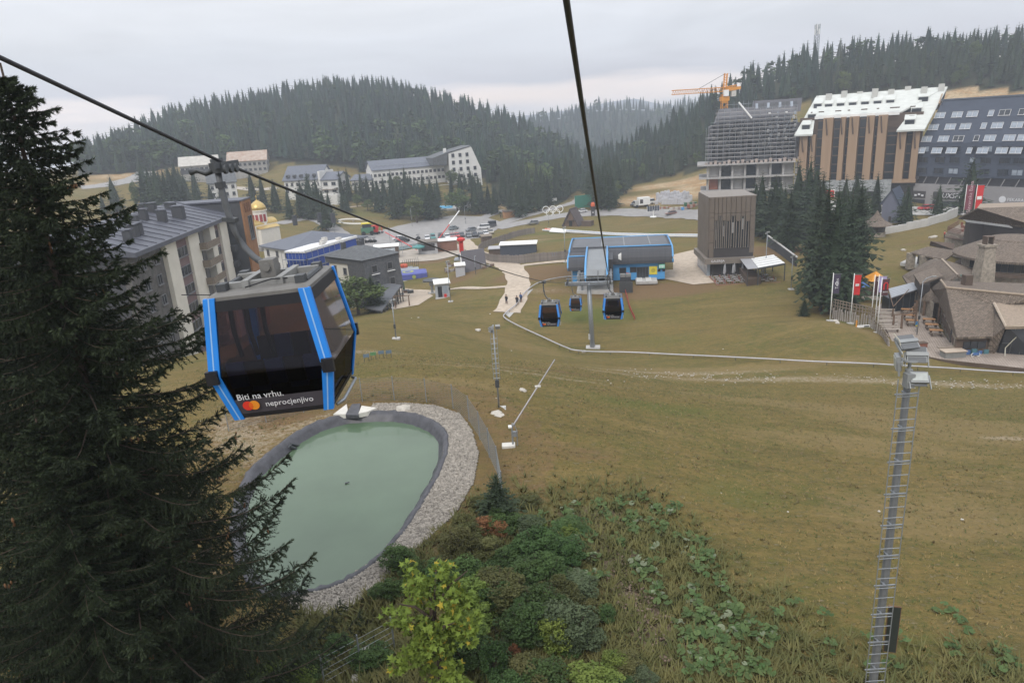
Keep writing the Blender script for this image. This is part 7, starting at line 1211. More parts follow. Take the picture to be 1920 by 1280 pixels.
# plank fence
pf = thing('plank_fence', 'tall curved grey plank fence around the tubing field', 'fence', tuple(G(930, 490))); o0 = Vector(pf.location); fp = [G(*q) for q in ((1003, 437), (968, 444), (935, 455), (906, 466), (898, 474), (902, 482), (918, 490), (950, 493), (985, 493), (1030, 489), (1078, 484))]; pkm = MB(); pkm.box((0, 0, .9), (.36, .06, 2.2)); pkm = pkm.mesh('plank', M('fence_planks', (.20, .175, .155), .9, .2, 1.5, objrand=.12))
ln = []
for k in range(len(fp) - 1):
    a, b_, c, d = fp[max(k - 1, 0)], fp[k], fp[k + 1], fp[min(k + 2, len(fp) - 1)]
    for j in range(40): f = j / 40; ln.append(.5 * ((2 * b_) + (c - a) * f + (2 * a - 5 * b_ + 4 * c - d) * f * f + (3 * b_ - a - 3 * c + d) * f ** 3))
acc = 0; last = ln[0]; NP = 0
for p in ln[1:]:
    d = p - last
    if d.length >= .40: m_ = (p + last) / 2; m_.z = gz(m_.x, m_.y); put('plank', pkm, pf, m_ - o0, (0, 0, math.atan2(d.y, d.x)), (d.length / .38, 1, random.uniform(.95, 1.05))); last = p; NP += 1
for k in range(0, len(ln), 14): p = ln[k]; part(pf, 'post', timd, lambda b: b.box((p.x - o0.x, p.y - o0.y + .12, gz(p.x, p.y) - o0.z + .8), (.14, .14, 2.2)))
for px, py, mt, lb in ((985, 489, 'coral', 'a'), (993, 489, 'yellow_paint', 'b'), (950, 489, 'blue_wrap', 'c'), (1040, 484, 'station_blue', 'd')): p = G(px, py) - o0; part(pf, 'painted_patch', MATS[mt], lambda b: b.box((p.x, p.y - .35, 1.0 + p.z), (1.4, .05, .9), rz=.1))
hut('white_roof_shelter', 'long dark shelter with white roof inside the plank fence', 972, 479, 9.5, 3.2, 2.8, M('dark_blue_wall', (.055, .065, .085), .7, .15, 1), white, -.12); hut('grey_shelter', 'small grey-roofed shelter inside the plank fence', 933, 481, 4.6, 2.5, 2.0, timd, M('kiosk_grey', (0, 0, 0)), -.1); hut('fence_cabin', 'brown cabin at the fence corner by the parking lot', 914, 459, 3.2, 2.4, 2.6, timd, woodg, .2)
t = thing('tubing_lane', 'long blue and white tubing lane curving behind the station', 'slide', tuple(G(1150, 443))); o0 = Vector(t.location); tl_ = [G(*q) for q in ((1022, 432), (1050, 434), (1090, 437), (1150, 441), (1220, 443), (1315, 444))]
for nm, mt, off, w_, zz_ in (('lane', M('lane_blue', (.13, .17, .26), .6, .15, .6), 0, 2.2, .35), ('edge', white, 1.25, .35, .6), ('edge', white, -1.25, .35, .6)):
    for k in range(5):
        a_, c_ = tl_[k] - o0, tl_[k + 1] - o0; d = (c_ - a_).normalized(); s_ = Vector((-d.y, d.x, 0)); part(t, nm, mt, lambda b: b.prism([a_ + s_ * (off - w_ / 2) + Vector((0, 0, zz_)), a_ + s_ * (off + w_ / 2) + Vector((0, 0, zz_)), c_ + s_ * (off + w_ / 2) + Vector((0, 0, zz_)), c_ + s_ * (off - w_ / 2) + Vector((0, 0, zz_))], (0, 0, -.4)))
part(t, 'white_apron', white, lambda b: b.prism([G(*q) - o0 + Vector((0, 0, .4)) for q in ((1030, 436), (1060, 438), (1062, 432), (1035, 429))], (0, 0, -.2))); part(t, 'red_apron', M('coral', (0, 0, 0)), lambda b: b.prism([G(*q) - o0 + Vector((0, 0, .4)) for q in ((1020, 433), (1030, 434), (1033, 430), (1022, 430))], (0, 0, -.2)))
# A-frame hut, rings, panels
t = thing('a_frame_hut', 'dark A-frame hut with steep roof beside the road', 'hut', tuple(G(1069, 425)), -.5); rb = M('dark_brown_roof', (.085, .07, .07), .8, .15, 1); part(t, 'roof', rb, lambda b: b.prism([(-3.4, 0, 0), (0, 0, 6.2), (.3, 0, 6.2), (-3.0, 0, 0)], (0, 6.5, 0))); part(t, 'roof', rb, lambda b: b.prism([(3.4, 0, 0), (0, 0, 6.25), (-.3, 0, 6.25), (3.0, 0, 0)], (0, 6.5, 0))); part(t, 'gable_wall', bark, lambda b: b.prism([(-2.9, .6, 0), (2.9, .6, 0), (0, .6, 5.4)], (0, 5.6, 0))); bx(t, 'balcony', timd, (-1.4, -.5, 2.2), (1.4, .6, 2.4)); bx(t, 'annexe', timd, (4, 1, -.4), (7.5, 4, 1.8)); bx(t, 'door', glass_d, (-.6, .5, .1), (.6, .6, 2.0))
t = thing('ring_monument', 'white monument of five interlaced rings above the road junction', 'monument', tuple(G(1037, 404))); rp = t.location.y / F
for k, (x, z) in enumerate(((-2.7, 2.4), (0, 2.4), (2.7, 2.4), (-1.35, 1.1), (1.35, 1.1))): part(t, 'ring', white, lambda b: b.path([Vector((x + 1.25 * math.cos(a_), .08 * (k % 2), z + 1.25 * math.sin(a_))) for a_ in np.linspace(0, 2 * math.pi, 25)[:-1]], .14, 6, True))
bx(t, 'base', concrete, (-3.2, -.5, -.5), (3.2, .5, .15))
t = thing('green_panel', 'big plain green panel wall beside the road', 'panel', tuple(G(1094, 391)), .12); bx(t, 'board', M('panel_green', (.035, .16, .115), .6, .08, .8), (-3.4, -.1, .4), (3.4, .1, 5.2)); 
for x in (-3, 0, 3): bx(t, 'post', steel_d, (x - .1, .1, -.5), (x + .1, .3, 5))
t = thing('totem_sign', 'narrow black totem sign with orange top on the roadside', 'sign', tuple(G(1112, 405)), 0); bx(t, 'board', shopd, (-.7, -.15, -.3), (.7, .15, 5.2)); part(t, 'orange_top', M('red_orange', (0, 0, 0)), lambda b: b.lathe((0, 0, 3.6), [(.75, 0), (.78, .8), (.5, 1.5)], 12)); bx(t, 'white_print', txtw, (-.3, -.18, 1.2), (.3, -.15, 1.5))
t = thing('solar_board', 'tilted board of dark solar panels on a white pedestal', 'solar panel', tuple(G(1225, 407)), .15); part(t, 'pedestal', white, lambda b: (b.tube((0, 0, -.2), (0, 0, 2.6), .16, n=8), b.lathe((0, 0, 0), [(1.3, 0), (1.1, .3)], 14)))
for k in range(5): bx(t, 'panel', navy, (-2.3 + k * .93, -.1, 2.2), (-1.45 + k * .93, .1, 4.0))
for k in range(6): bx(t, 'panel_frame', white, (-2.38 + k * .93, -.14, 2.1), (-2.30 + k * .93, .14, 4.1))
for px, py, w_, h_, lb in ((1019, 388, .9, 3.2, 'small white route sign on the verge above the rings'), (1040, 384, 2.2, 3.0, 'grey billboard at the forest edge beside the road'), (1015, 396, 1.2, 1.8, 'small grey notice sign on the verge')):
    t = thing('roadside_sign', lb, 'sign', tuple(G(px, py)), .1); bx(t, 'board', M('pale_grey_box', (0, 0, 0)), (-w_ / 2, -.05, h_ - 1.4), (w_ / 2, .05, h_)); bx(t, 'post', steel, (-.06, .05, -.3), (.06, .15, h_ - .2))
hut('wooden_stall', 'orange-brown wooden stall at the forest edge road', 958, 408, 5, 3, 2.4, wood_o, timd, .3)
hut('pool_shelter', 'small grey building beside the blue pool', 875, 392, 5, 4, 3, M('kiosk_grey', (0, 0, 0)), M('brown_roof', (0, 0, 0)), .2, cat='building'); t = thing('splash_pool', 'small bright blue pool beside the spruces', 'pool', tuple(G(838, 394))); part(t, 'rim', concrete, lambda b: b.prism([G(*q) - Vector(t.location) + Vector((0, 0, .9)) for q in ((818, 396), (862, 395), (864, 389), (822, 389))], (0, 0, -1.2))); part(t, 'water', M('pool_blue', (.08, .35, .55), .3, .1, 1), lambda b: b.prism([G(*q) - Vector(t.location) + Vector((0, 0, 1.0)) for q in ((822, 395), (848, 394), (850, 390), (825, 390))], (0, 0, -.08)))
t = thing('ring_path', 'oval pale stone ring path on the lawn', 'path', tuple(G(663, 416))); o0 = Vector(t.location); part(t, 'ring', M('pale_concrete', (0, 0, 0)), lambda b: b.path([Vector((5.6 * math.cos(a_), 5.5 * math.sin(a_), gz(o0.x + 5.6 * math.cos(a_), o0.y + 5.5 * math.sin(a_)) - o0.z)) for a_ in np.linspace(0, 2 * math.pi, 31)[:-1]], .55, 5, True)); part(t, 'centre_stone', rstone, lambda b: b.lathe((0, 0, -.2), [(.5, 0), (.4, .8), (.1, 1.2)], 8))
# building site: wrapped pallets
palw = M('wrapped_white', (.48, .48, .50), .5, .15, 1.2); k = 0
for r in range(3):
    for c in range(11):
        if random.random() < .12: continue
        px, py = 1231 + c * 6.0 + r * 2, 383 - r * 3.2; p = G(px, py); h_ = random.uniform(1.3, 2.6) * (1.5 if r else 1)
        b = MB(); b.box((0, 0, h_ / 2), (1.15, 1.1, h_)); b.box((.1, .1, h_ + .12), (.8, .7, .25)); b.box((0, 0, .05), (1.25, 1.2, .12)); o = b.build('wrapped_pallet', palw); o.location = p; o.rotation_euler.z = random.uniform(-.2, .2); tag(o, 'white wrapped pallet in the stacks on the building site', 'pallet', 'wrapped pallets on the building site'); k += 1
for k, (px, py, mt, lb) in enumerate(((1290, 391, 'station_blue', 'blue container load at the right end of the building site'), (1301, 388, 'brick_red', 'stack of red bricks beside the gallery roof edge'), (1268, 395, 'pale_crate', 'grey crates at the roadside of the building site'), (1246, 391, 'brick_red', 'low pile of red material behind the solar board'), (1295, 384, 'machine_green', 'green container at the building site'))):
    t = thing('material_stack', lb, 'stack', tuple(G(px, py)), .1)
    for j in range(5): bx(t, 'block', MATS[mt] if j % 2 == 0 else M('mixed_pallets', (0, 0, 0)), (-2.4 + j * .95, -.5 + .2 * (j % 2), -.3), (-1.55 + j * .95, .6, .6 + .35 * ((j * 3 + k) % 3)))
t = thing('delivery_truck', 'white truck with printed side panel at the building site', 'truck', tuple(G(1203, 388)), .15); bx(t, 'box_body', white, (-1.5, -1.1, .8), (3, 1.1, 3.6)); bx(t, 'cab', M('pale_grey_box', (0, 0, 0)), (-3, -1.05, .6), (-1.6, 1.05, 2.6)); bx(t, 'windscreen', glass_d, (-3.05, -.9, 1.6), (-3.0, .9, 2.4)); bx(t, 'side_print', shopd, (-1.0, -1.14, 1.4), (.2, -1.1, 2.9))
for sx_ in (-2.2, 1.8):
    for sy_ in (-.95, .95): part(t, 'wheel', tyre, lambda b: b.tube((sx_, sy_ - .15, .5), (sx_, sy_ + .15, .5), .5, n=12))
# red safety net lines, wooden frame, small things near the pavilion
t = thing('safety_net', 'strip of red safety netting running down the grass right of the station', 'net', tuple(G(1178, 560))); o0 = Vector(t.location); pp = [G(*q) for q in ((1172, 548), (1176, 562), (1180, 578), (1186, 592), (1190, 600))]
for k in range(4): a_, c_ = pp[k] - o0, pp[k + 1] - o0; part(t, 'net_panel', M('net_red', (.36, .07, .05), .8, .2, 4), lambda b: b.prism([a_, c_, c_ + Vector((0, 0, .7)), a_ + Vector((0, 0, .7))], (.04, 0, 0)))
t = thing('timber_swing', 'brown timber swing frame beside the pavilion', 'swing', tuple(G(755, 576))); 
for sx_ in (-1.3, 1.3): part(t, 'leg', bark, lambda b: (b.tube((sx_, -.6, -.2), (sx_, 0, 2.2), .07, n=5), b.tube((sx_, .6, -.2), (sx_, 0, 2.2), .07, n=5)))
part(t, 'crossbar', bark, lambda b: b.tube((-1.6, 0, 2.2), (1.6, 0, 2.2), .08, n=6))
t = thing('closed_umbrella', 'closed dark green umbrella by the pavilion', 'umbrella', tuple(G(758, 548))); part(t, 'pole', steel, lambda b: b.tube((0, 0, -.1), (0, 0, 2.6), .04, n=5)); part(t, 'canopy', M('green_canvas', (.04, .09, .05), .9, .1, 3), lambda b: b.lathe((0, 0, .5), [(.1, 0), (.28, .3), (.22, 1.5), (.04, 2.2)], 8))
hp = [G(745, 552), G(752, 556), G(770, 550), G(762, 549)]
for k, p in enumerate(hp): t = thing('garden_box', ['blue covered box beside the pavilion', 'grey garden box in front of the pavilion', 'dark planter box on the gravel by the pavilion', 'small brown box behind the closed umbrella'][k], 'box', tuple(p), .2); bx(t, 'body', [violet, M('kiosk_grey', (0, 0, 0)), steel_d, bark][k], (-.7, -.4, 0), (.7, .4, .7)); bx(t, 'lid', steel_d, (-.75, -.45, .7), (.75, .45, .76))
# loose pale stones on the meadow
t_ = []
for k in range(20):
    px, py = random.choice([(random.uniform(880, 1900), random.uniform(640, 760)), (random.uniform(960, 1900), random.uniform(760, 1200)), (random.uniform(700, 1000), random.uniform(560, 700))]); p = G(px, py); s_ = random.uniform(.04, .09) * (1 + p.y / 90); t_.append((p, s_))
t_ += [(G(930, 778), .45), (G(938, 782), .4), (G(930, 752), .35), (G(757, 768), .5), (G(690, 1225), .3), (G(672, 1278), .3), (G(1565, 603), .5), (G(1570, 606), .4), (G(1694, 470), .6), (G(1752, 445), .7), (G(1746, 446), .6), (G(980, 733), .35), (G(1095, 660), .4), (G(897, 620), .5)]
stm = []
for k in range(4):
    bm = bmesh.new(); bmesh.ops.create_icosphere(bm, subdivisions=1, radius=1)
    for v in bm.verts: v.co *= random.uniform(.7, 1.15); v.co.z *= .55
    me = bpy.data.meshes.new('stone'); bm.to_mesh(me); bm.free(); me.materials.append(M('white_limestone', (.43, .40, .35), .9, .15, 3)); stm.append(me)
for k, (p, s_) in enumerate(t_): o = put('stone', stm[k % 4], None, tuple(p + Vector((0, 0, s_ * .2))), (0, 0, k), s_); tag(o, 'pale limestone lying loose in the meadow grass', 'stone', 'loose stones in the meadow')
# ------------------------------------------------------------------ vegetation
def leafmat(name, c1, c2, rough=.7, scale=1.5, objrand=.2, attr=False, trans=.0):
    m = M(name, c1, rough, .2, scale, col2=c2, objrand=0 if attr else objrand, spec=.15, detail=3)
    if attr:
        t = m.node_tree; b = t.nodes['Principled BSDF']; lk = b.inputs['Base Color'].links[0].from_socket; a = nd(t, 'ShaderNodeAttribute', attribute_name='tint'); x = nd(t, 'ShaderNodeMix', data_type='RGBA'); x.blend_type = 'MULTIPLY'; x.inputs[0].default_value = 1
        t.links.new(lk, x.inputs[6]); t.links.new(a.outputs['Color'], x.inputs[7]); t.links.new(x.outputs[2], b.inputs['Base Color'])
    return m
spr_m = leafmat('spruce_needles', (.036, .054, .026), (.018, .030, .016), scale=.8); far_m = leafmat('forest_green', (.034, .058, .036), (.020, .036, .026), scale=.15, attr=True)
dec_m = leafmat('deciduous_leaves', (.10, .135, .04), (.06, .09, .028), scale=.7); barkm = M('tree_bark', (.075, .055, .042), .95, .3, 4, bump=.3)
near_m = leafmat('near_spruce_needles', (.040, .056, .026), (.014, .021, .012), scale=.9, objrand=.1)
def conifer_np(nw, nb, segs, rad, seed, lean=.0, core=True):
    r = np.random.default_rng(seed); V = []; T = []
    def tri(a, b, c): n = len(V); V.extend([a, b, c]); T.append((n, n + 1, n + 2))
    for w_ in range(nw):
        t = (w_ + r.uniform(0, .7)) / nw; z = .07 + .915 * t; base = rad * (1 + .22 * math.sin(w_ * 1.9 + seed)) * (1 - t) ** .74 * (1 if t > .08 else .75) + .006; n = max(3, int(nb * (1 - .35 * t))); off = r.uniform(0, 6.28)
        for k in range(n):
            ph = off + 6.283 * k / n + r.uniform(-.35, .35); L_ = base * r.uniform(.45, 1.3); c, s = math.cos(ph), math.sin(ph); side = np.array((-s, c, 0)); dr = .42 * (1 - t) - .28 * t
            P = [np.array((c * L_ * f, s * L_ * f, z + L_ * (.10 * f - dr * f * f))) for f in np.linspace(0, 1, segs + 1)]
            for i in range(segs):
                f = (i + 1) / segs; wd = L_ * (.34 if segs > 1 else .42) * (1.05 - f * .75) * r.uniform(.7, 1.3); dn = np.array((0, 0, -wd * r.uniform(.35, .8)))
                mid = P[i] * .45 + P[i + 1] * .55
                tri(P[i], P[i + 1], mid + side * wd + dn); tri(P[i + 1], P[i], mid - side * wd + dn); tri(P[i], P[i + 1], mid + dn * 1.3)
    if core:
        n = 7; zc = .06
        for k in range(n):
            a0, a1 = 6.283 * k / n, 6.283 * (k + 1) / n; R0 = rad * .42
            for j in range(3):
                f0, f1 = j / 3, (j + 1) / 3; q = lambda a, f: np.array((math.cos(a) * R0 * (1 - f) ** .8 * (1 + .2 * math.sin(k * 3 + j)), math.sin(a) * R0 * (1 - f) ** .8, .09 + .83 * f)); tri(q(a0, f0), q(a1, f0), q(a1, f1)); tri(q(a0, f0), q(a1, f1), q(a0, f1))
    return np.array(V), np.array(T)
def decid_np(n_cl, n_lf, seed, leaf=.035, w_=.30, squash=1.0, lo=.22, sh='quad'):
    r = np.random.default_rng(seed); C = []
    while len(C) < n_cl:
        p = r.uniform(-1, 1, 3)
        if .25 < np.linalg.norm(p) < 1: C.append(p)
    C = np.array(C); cs = r.uniform(.10, .2, n_cl)
    d = r.normal(size=(n_cl, n_lf, 3)); d /= np.linalg.norm(d, axis=2, keepdims=True); d *= r.uniform(.4, 1, (n_cl, n_lf, 1)) ** .5
    hh = (1 - lo) / 2; cen = C * np.array((w_, w_, hh)) * .86; P = (cen[:, None] + d * cs[:, None, None] * np.array((w_ / .3 * .62, w_ / .3 * .62, .5 * squash))).reshape(-1, 3); P[:, 2] += lo + hh
    N = len(P); nn = r.normal(size=(N, 3)) + np.array((0, 0, .9)); nn /= np.linalg.norm(nn, axis=1, keepdims=True); u = np.cross(nn, r.normal(size=(N, 3))); u /= np.linalg.norm(u, axis=1, keepdims=True); v = np.cross(nn, u); s = leaf * r.uniform(.6, 1.3, (N, 1))
    if sh == 'quad': V = np.stack([P - u * s, P + v * s * .6 - nn * s * .15, P + u * s, P - v * s * .6 - nn * s * .15], 1).reshape(-1, 3); T = (np.arange(N)[:, None, None] * 4 + np.array([(0, 1, 2), (0, 2, 3)])[None]).reshape(-1, 3)
    else:                                                     # lobed leaf
        pts = [(0, -.2), (.75, -.35), (.45, .05), (1.0, .45), (.35, .45), (0, 1.15), (-.35, .45), (-1.0, .45), (-.45, .05), (-.75, -.35)]; V = np.stack([P + u * s * a + v * s * b - nn * s * .25 * (abs(a)) for a, b in pts] + [P + v * s * .25], 1).reshape(-1, 3); k = len(pts); T = (np.arange(N)[:, None, None] * (k + 1) + np.array([(i, (i + 1) % k, k) for i in range(k)])[None]).reshape(-1, 3)
    return V, T
TR = MB(); TR.tube((0, 0, -.06), (0, 0, .5), .014, .008, 7); TR.tube((0, 0, .5), (0, 0, .985), .008, .001, 6)
trunkm = TR.mesh('trunk', barkm); TD = MB(); TD.path([(0, 0, -.05), (.01, 0, .25), (-.005, .01, .5), (0, 0, .75)], [.022, .018, .012, .004], 7)
for k in range(6): a_ = k * 2.4; TD.path([(0, 0, .28 + .06 * k), (.1 * math.cos(a_), .1 * math.sin(a_), .42 + .06 * k), (.2 * math.cos(a_), .2 * math.sin(a_), .5 + .06 * k)], [.01, .007, .002], 5)
trunkd = TD.mesh('trunk', barkm)
CONM = [npmesh('crown', *conifer_np(26, 8, 3, rd, 10 + i), spr_m) for i, rd in enumerate((.20, .22, .245, .26, .185, .23))]
CONH = [npmesh('crown', *conifer_np(44, 11, 4, rd, 110 + i), spr_m) for i, rd in enumerate((.19, .17, .21))]
CONS = [npmesh('crown', *conifer_np(17, 7, 2, rd, 30 + i), spr_m) for i, rd in enumerate((.20, .225, .245, .18))]
DECM = [npmesh('crown', *decid_np(46, 42, 50 + i, .028, (.30, .36, .26)[i]), dec_m) for i in range(3)]
def tree(p, h, label, kind='con', group=None, lod=0, name=None, wid=1.0, sink=.2):
    nm = name or ('spruce_tree' if kind == 'con' else 'deciduous_tree'); t = thing(nm, label, 'tree', (p[0], p[1], p[2] - sink), random.uniform(0, 6.28), group); s = (h * wid, h * wid, h)
    if kind == 'con': put('trunk', trunkm, t, sc=s); put('crown', random.choice(CONS if lod else CONH if p[1] < 160 else CONM), t, sc=s)
    else: put('trunk', trunkd, t, sc=s); put('crown', random.choice(DECM), t, sc=s)
    return t
def ptree(px, py, top, label, kind='con', group=None, wid=1.0, **k):
    p = G(px, py); d = ray(px, top); h = d.z * p.y / d.y - p.z; return tree(p, h, label, kind, group, wid=wid, **k)
VG = 'spruces in the village park'
VT = [(497, 395, 318), (520, 398, 330), (478, 392, 312), (545, 412, 345), (562, 405, 350), (585, 402, 318), (600, 408, 325), (612, 432, 345), (622, 425, 350), (648, 352, 316), (652, 398, 352), (643, 395, 356), (680, 376, 318), (691, 376, 325), (668, 364, 335), (712, 397, 333), (722, 383, 326), (742, 410, 340), (750, 405, 332), (703, 380, 330), (765, 392, 324), (775, 396, 320), (788, 400, 330), (797, 395, 320), (812, 412, 323), (800, 409, 332), (820, 405, 335), (872, 352, 320), (884, 362, 312), (892, 402, 318), (905, 398, 332), (917, 400, 338), (900, 392, 322), (960, 405, 342), (974, 408, 335), (990, 400, 322), (1012, 396, 332), (1028, 388, 322), (1042, 382, 325), (955, 395, 352), (985, 392, 330)]
LMK = {'below the church and old hotel': (500, 395), 'before the guest house': (575, 400), 'before the link wing': (675, 375), 'before the long hotel': (770, 385), 'before the gabled hotel block': (885, 380), 'beside the wooden stall': (965, 400), 'at the forest road corner': (1025, 388)}
def vlab(px, py): return 'dark village park spruce ' + min(LMK, key=lambda k: (LMK[k][0] - px) ** 2 + (LMK[k][1] - py) ** 2)
for px, py, tp in VT: ptree(px, py, tp, vlab(px, py), group=VG, wid=random.uniform(1.15, 1.5))
for px, py, tp in ((220, 398, 322), (196, 400, 360), (278, 400, 310), (292, 402, 302), (305, 405, 300), (320, 402, 308), (337, 398, 312), (352, 396, 330), (375, 398, 335), (400, 396, 338), (418, 392, 345), (285, 395, 318), (330, 396, 305)): ptree(px, py, tp, 'dark spruce rising behind the apartment block roof', group='spruces behind the apartment block', wid=1.45)
for px, py, tp, lb in ((670, 388, 362, 'light green birch-like tree below the link wing'), (782, 418, 364, 'light green leafy tree by the left parking lot lamp'), (858, 402, 350, 'light green leafy tree beside the blue pool'), (848, 352, 316, 'green leafy tree before the gabled hotel block'), (555, 372, 328, 'pale green leafy tree before the guest house'), (742, 360, 326, 'pale green leafy tree before the long hotel'), (935, 318, 275, 'bright green tree low on the forest hill'), (770, 412, 385, 'low green bushy tree left of the parking lot lamp'), (690, 395, 372, 'small bushy green tree on the park lawn'), (672, 590, 508, 'rounded green tree in front of the mansard house'), (655, 585, 540, 'low dark green tree at the mansard house corner'), (1475, 452, 405, 'yellow green young tree behind the gallery building')): ptree(px, py, tp, lb, 'dec', wid=1.9 if px < 680 and py > 500 else 1.4)
ptree(702, 585, 508, 'dark spruce right of the rounded tree at the mansard house', wid=1.9)
ptree(260, 402, 335, 'grey bare-looking tree behind the spruce branches', 'dec', wid=.5)
for px, py, tp, lb, wd in ((1425, 444, 314, 'spruce just right of the gallery building roof', .9), (1440, 440, 345, 'spruce behind the gallery corner, second', .9), (1460, 438, 330, 'spruce between the gallery and the tall pair', .95), (1478, 470, 345, 'spruce standing on the brown bank by the gallery', .9), (1415, 440, 332, 'spruce half hidden by the gallery roof edge', 1.1), (1450, 452, 322, 'spruce leaning over the brown bank, front', 1.1), (1468, 446, 340, 'short spruce behind the brown bank', 1.2), (1524, 450, 300, 'spruce right of the tallest one', 1.1), (1580, 430, 322, 'spruce behind the clump before the plinth', 1.1), (1600, 425, 315, 'second spruce behind the clump before the plinth', 1.1), (1492, 440, 292, 'tall broad spruce before the left timber piers', 1.0), (1512, 445, 284, 'tallest spruce before the white-roof hotel', 1.0), (1640, 405, 318, 'bluish spruce before the slate plinth', 1.1), (1618, 412, 345, 'spruce left of the bluish one', 1.0), (1697, 424, 340, 'loose spruce right of the blue gabled house', 1.15), (1690, 420, 356, 'thin spruce behind the loose one', .9), (1757, 405, 340, 'broad spruce beside the red cars', 1.25), (1813, 402, 288, 'tall dark spruce before the navy hotel flags', 1.1), (1507, 592, 556, 'small young spruce bush on the grass left of the flagpoles', 1.9), (1538, 583, 322, 'very tall slender spruce, left of the clump above the palisade', 1.0), (1556, 588, 330, 'very tall spruce in the middle of the clump above the palisade', 1.0), (1582, 582, 348, 'tall spruce at the right of the clump above the palisade', 1.0), (1600, 545, 322, 'tall spruce behind the clump beside the gazebo', 1.0), (1525, 545, 330, 'tall spruce at the left back of the clump', 1.0), (1570, 540, 345, 'tall spruce hidden in the back of the clump', .85), (1592, 572, 440, 'lower spruce at the foot of the clump by the flags', 1.0), (1535, 470, 318, 'spruce behind the clump toward the hotel', .95)): ptree(px, py, tp, lb, wid=wd * (1.0 if py > 530 else 1.35), lod=0)
for px, py, tp in ((1125, 390, 300), (1140, 392, 308), (1150, 390, 322), (1112, 384, 300), (1132, 380, 296), (1118, 392, 318), (1146, 385, 305), (1104, 378, 310), (1160, 365, 295), (1170, 358, 292)): ptree(px, py, tp, 'dark spruce in the clump behind the green panel', group='spruces behind the green panel', wid=1.3)
for poly_, n_, lb, gr in (([(640, 376), (740, 374), (860, 378), (900, 376), (1040, 386), (1000, 402), (930, 402), (900, 404), (862, 398), (830, 406), (740, 402), (720, 380), (640, 382)], 30, 'dark spruce of the village park between the hotels and the parking lot', VG), ([(262, 350), (430, 350), (430, 396), (262, 396)], 18, 'dark spruce rising behind the apartment block roof', 'spruces behind the apartment block'), ([(530, 385), (600, 385), (625, 428), (590, 415), (540, 400)], 8, 'dark spruce of the village park between the hotels and the parking lot', VG)):
    while n_:
        px, py = random.uniform(260, 1050), random.uniform(345, 430)
        if inpoly([px], [py], poly_)[0]: p = G(px, py); tree(p, random.uniform(10, 17), vlab(px, py) if gr == VG else lb, 'con', gr, wid=random.uniform(1.1, 1.5)); n_ -= 1
# forests on the hills
def scatter(x0, x1, y0, y1, step, poly, jit=.9):
    gx, gy = np.meshgrid(np.arange(x0, x1, step), np.arange(y0, y1, step)); gx = gx.ravel() + rng.uniform(-jit, jit, gx.size) * step * .5; gy = gy.ravel() + rng.uniform(-jit, jit, gy.size) * step * .5; z = zt(gx, gy); q = projn(np.stack([gx, gy, z], 1)); ok = inpoly(q[:, 0], q[:, 1], poly) & (q[:, 0] > -40) & (q[:, 0] < 1960); return np.stack([gx, gy, z], 1)[ok]
fl_p = scatter(-330, 140, 330, 660, 5.8, FL); fr_p = scatter(20, 420, 290, 520, 5.8, FR)
allp = np.vstack([fl_p, fr_p]); side_ = np.concatenate([np.zeros(len(fl_p)), np.ones(len(fr_p))])
q = projn(allp); 
# keep only what the photograph can show: drop trees whose tip lies far behind a nearer crown line
order = np.argsort(allp[:, 1]); allp = allp[order]; side_ = side_[order]; hts = rng.uniform(10, 27, len(allp)) * np.where(side_ == 0, .84, .68); tips = projn(allp + np.stack([0 * hts, 0 * hts, hts], 1)); hor = np.full(210, 5000.0); keep = np.zeros(len(allp), bool)
for i in range(len(allp)):
    b0 = int(np.clip(tips[i, 0] / 10, 0, 209)); 
    if tips[i, 1] < hor[b0] + 10: keep[i] = True
    for bb in (b0,): hor[bb] = min(hor[bb], tips[i, 1])
allp, side_, hts = allp[keep], side_[keep], hts[keep]
FARV = [conifer_np(14, 6, 1, rd, 70 + i) for i, rd in enumerate((.18, .20, .22, .24, .165))] + [conifer_np(16, 6, 2, rd, 80 + i) for i, rd in enumerate((.20, .225))]; FARD = [decid_np(26, 11, 90 + i, .06, .30, lo=.12) for i in range(2)]
isdec = rng.uniform(size=len(allp)) < np.where(side_ == 0, np.where(projn(allp)[:, 1] > 250, .22, .05), .08)
big = np.argsort(allp[:, 1]); NI = 170; ind = big[:NI]; rest = big[NI:]
for i in ind:
    p = allp[i]
    if isdec[i]: tree(p, hts[i] * .8, 'leafy green tree along the lower edge of the %s hill forest' % ('right' if side_[i] else 'left'), 'dec', 'leafy trees of the forest edge', wid=1.0)
    else: tree(p, hts[i], 'dark spruce along the lower edge of the %s hill forest' % ('right' if side_[i] else 'left'), 'con', 'spruces of the forest edge', lod=1, wid=random.uniform(1.0, 1.45))
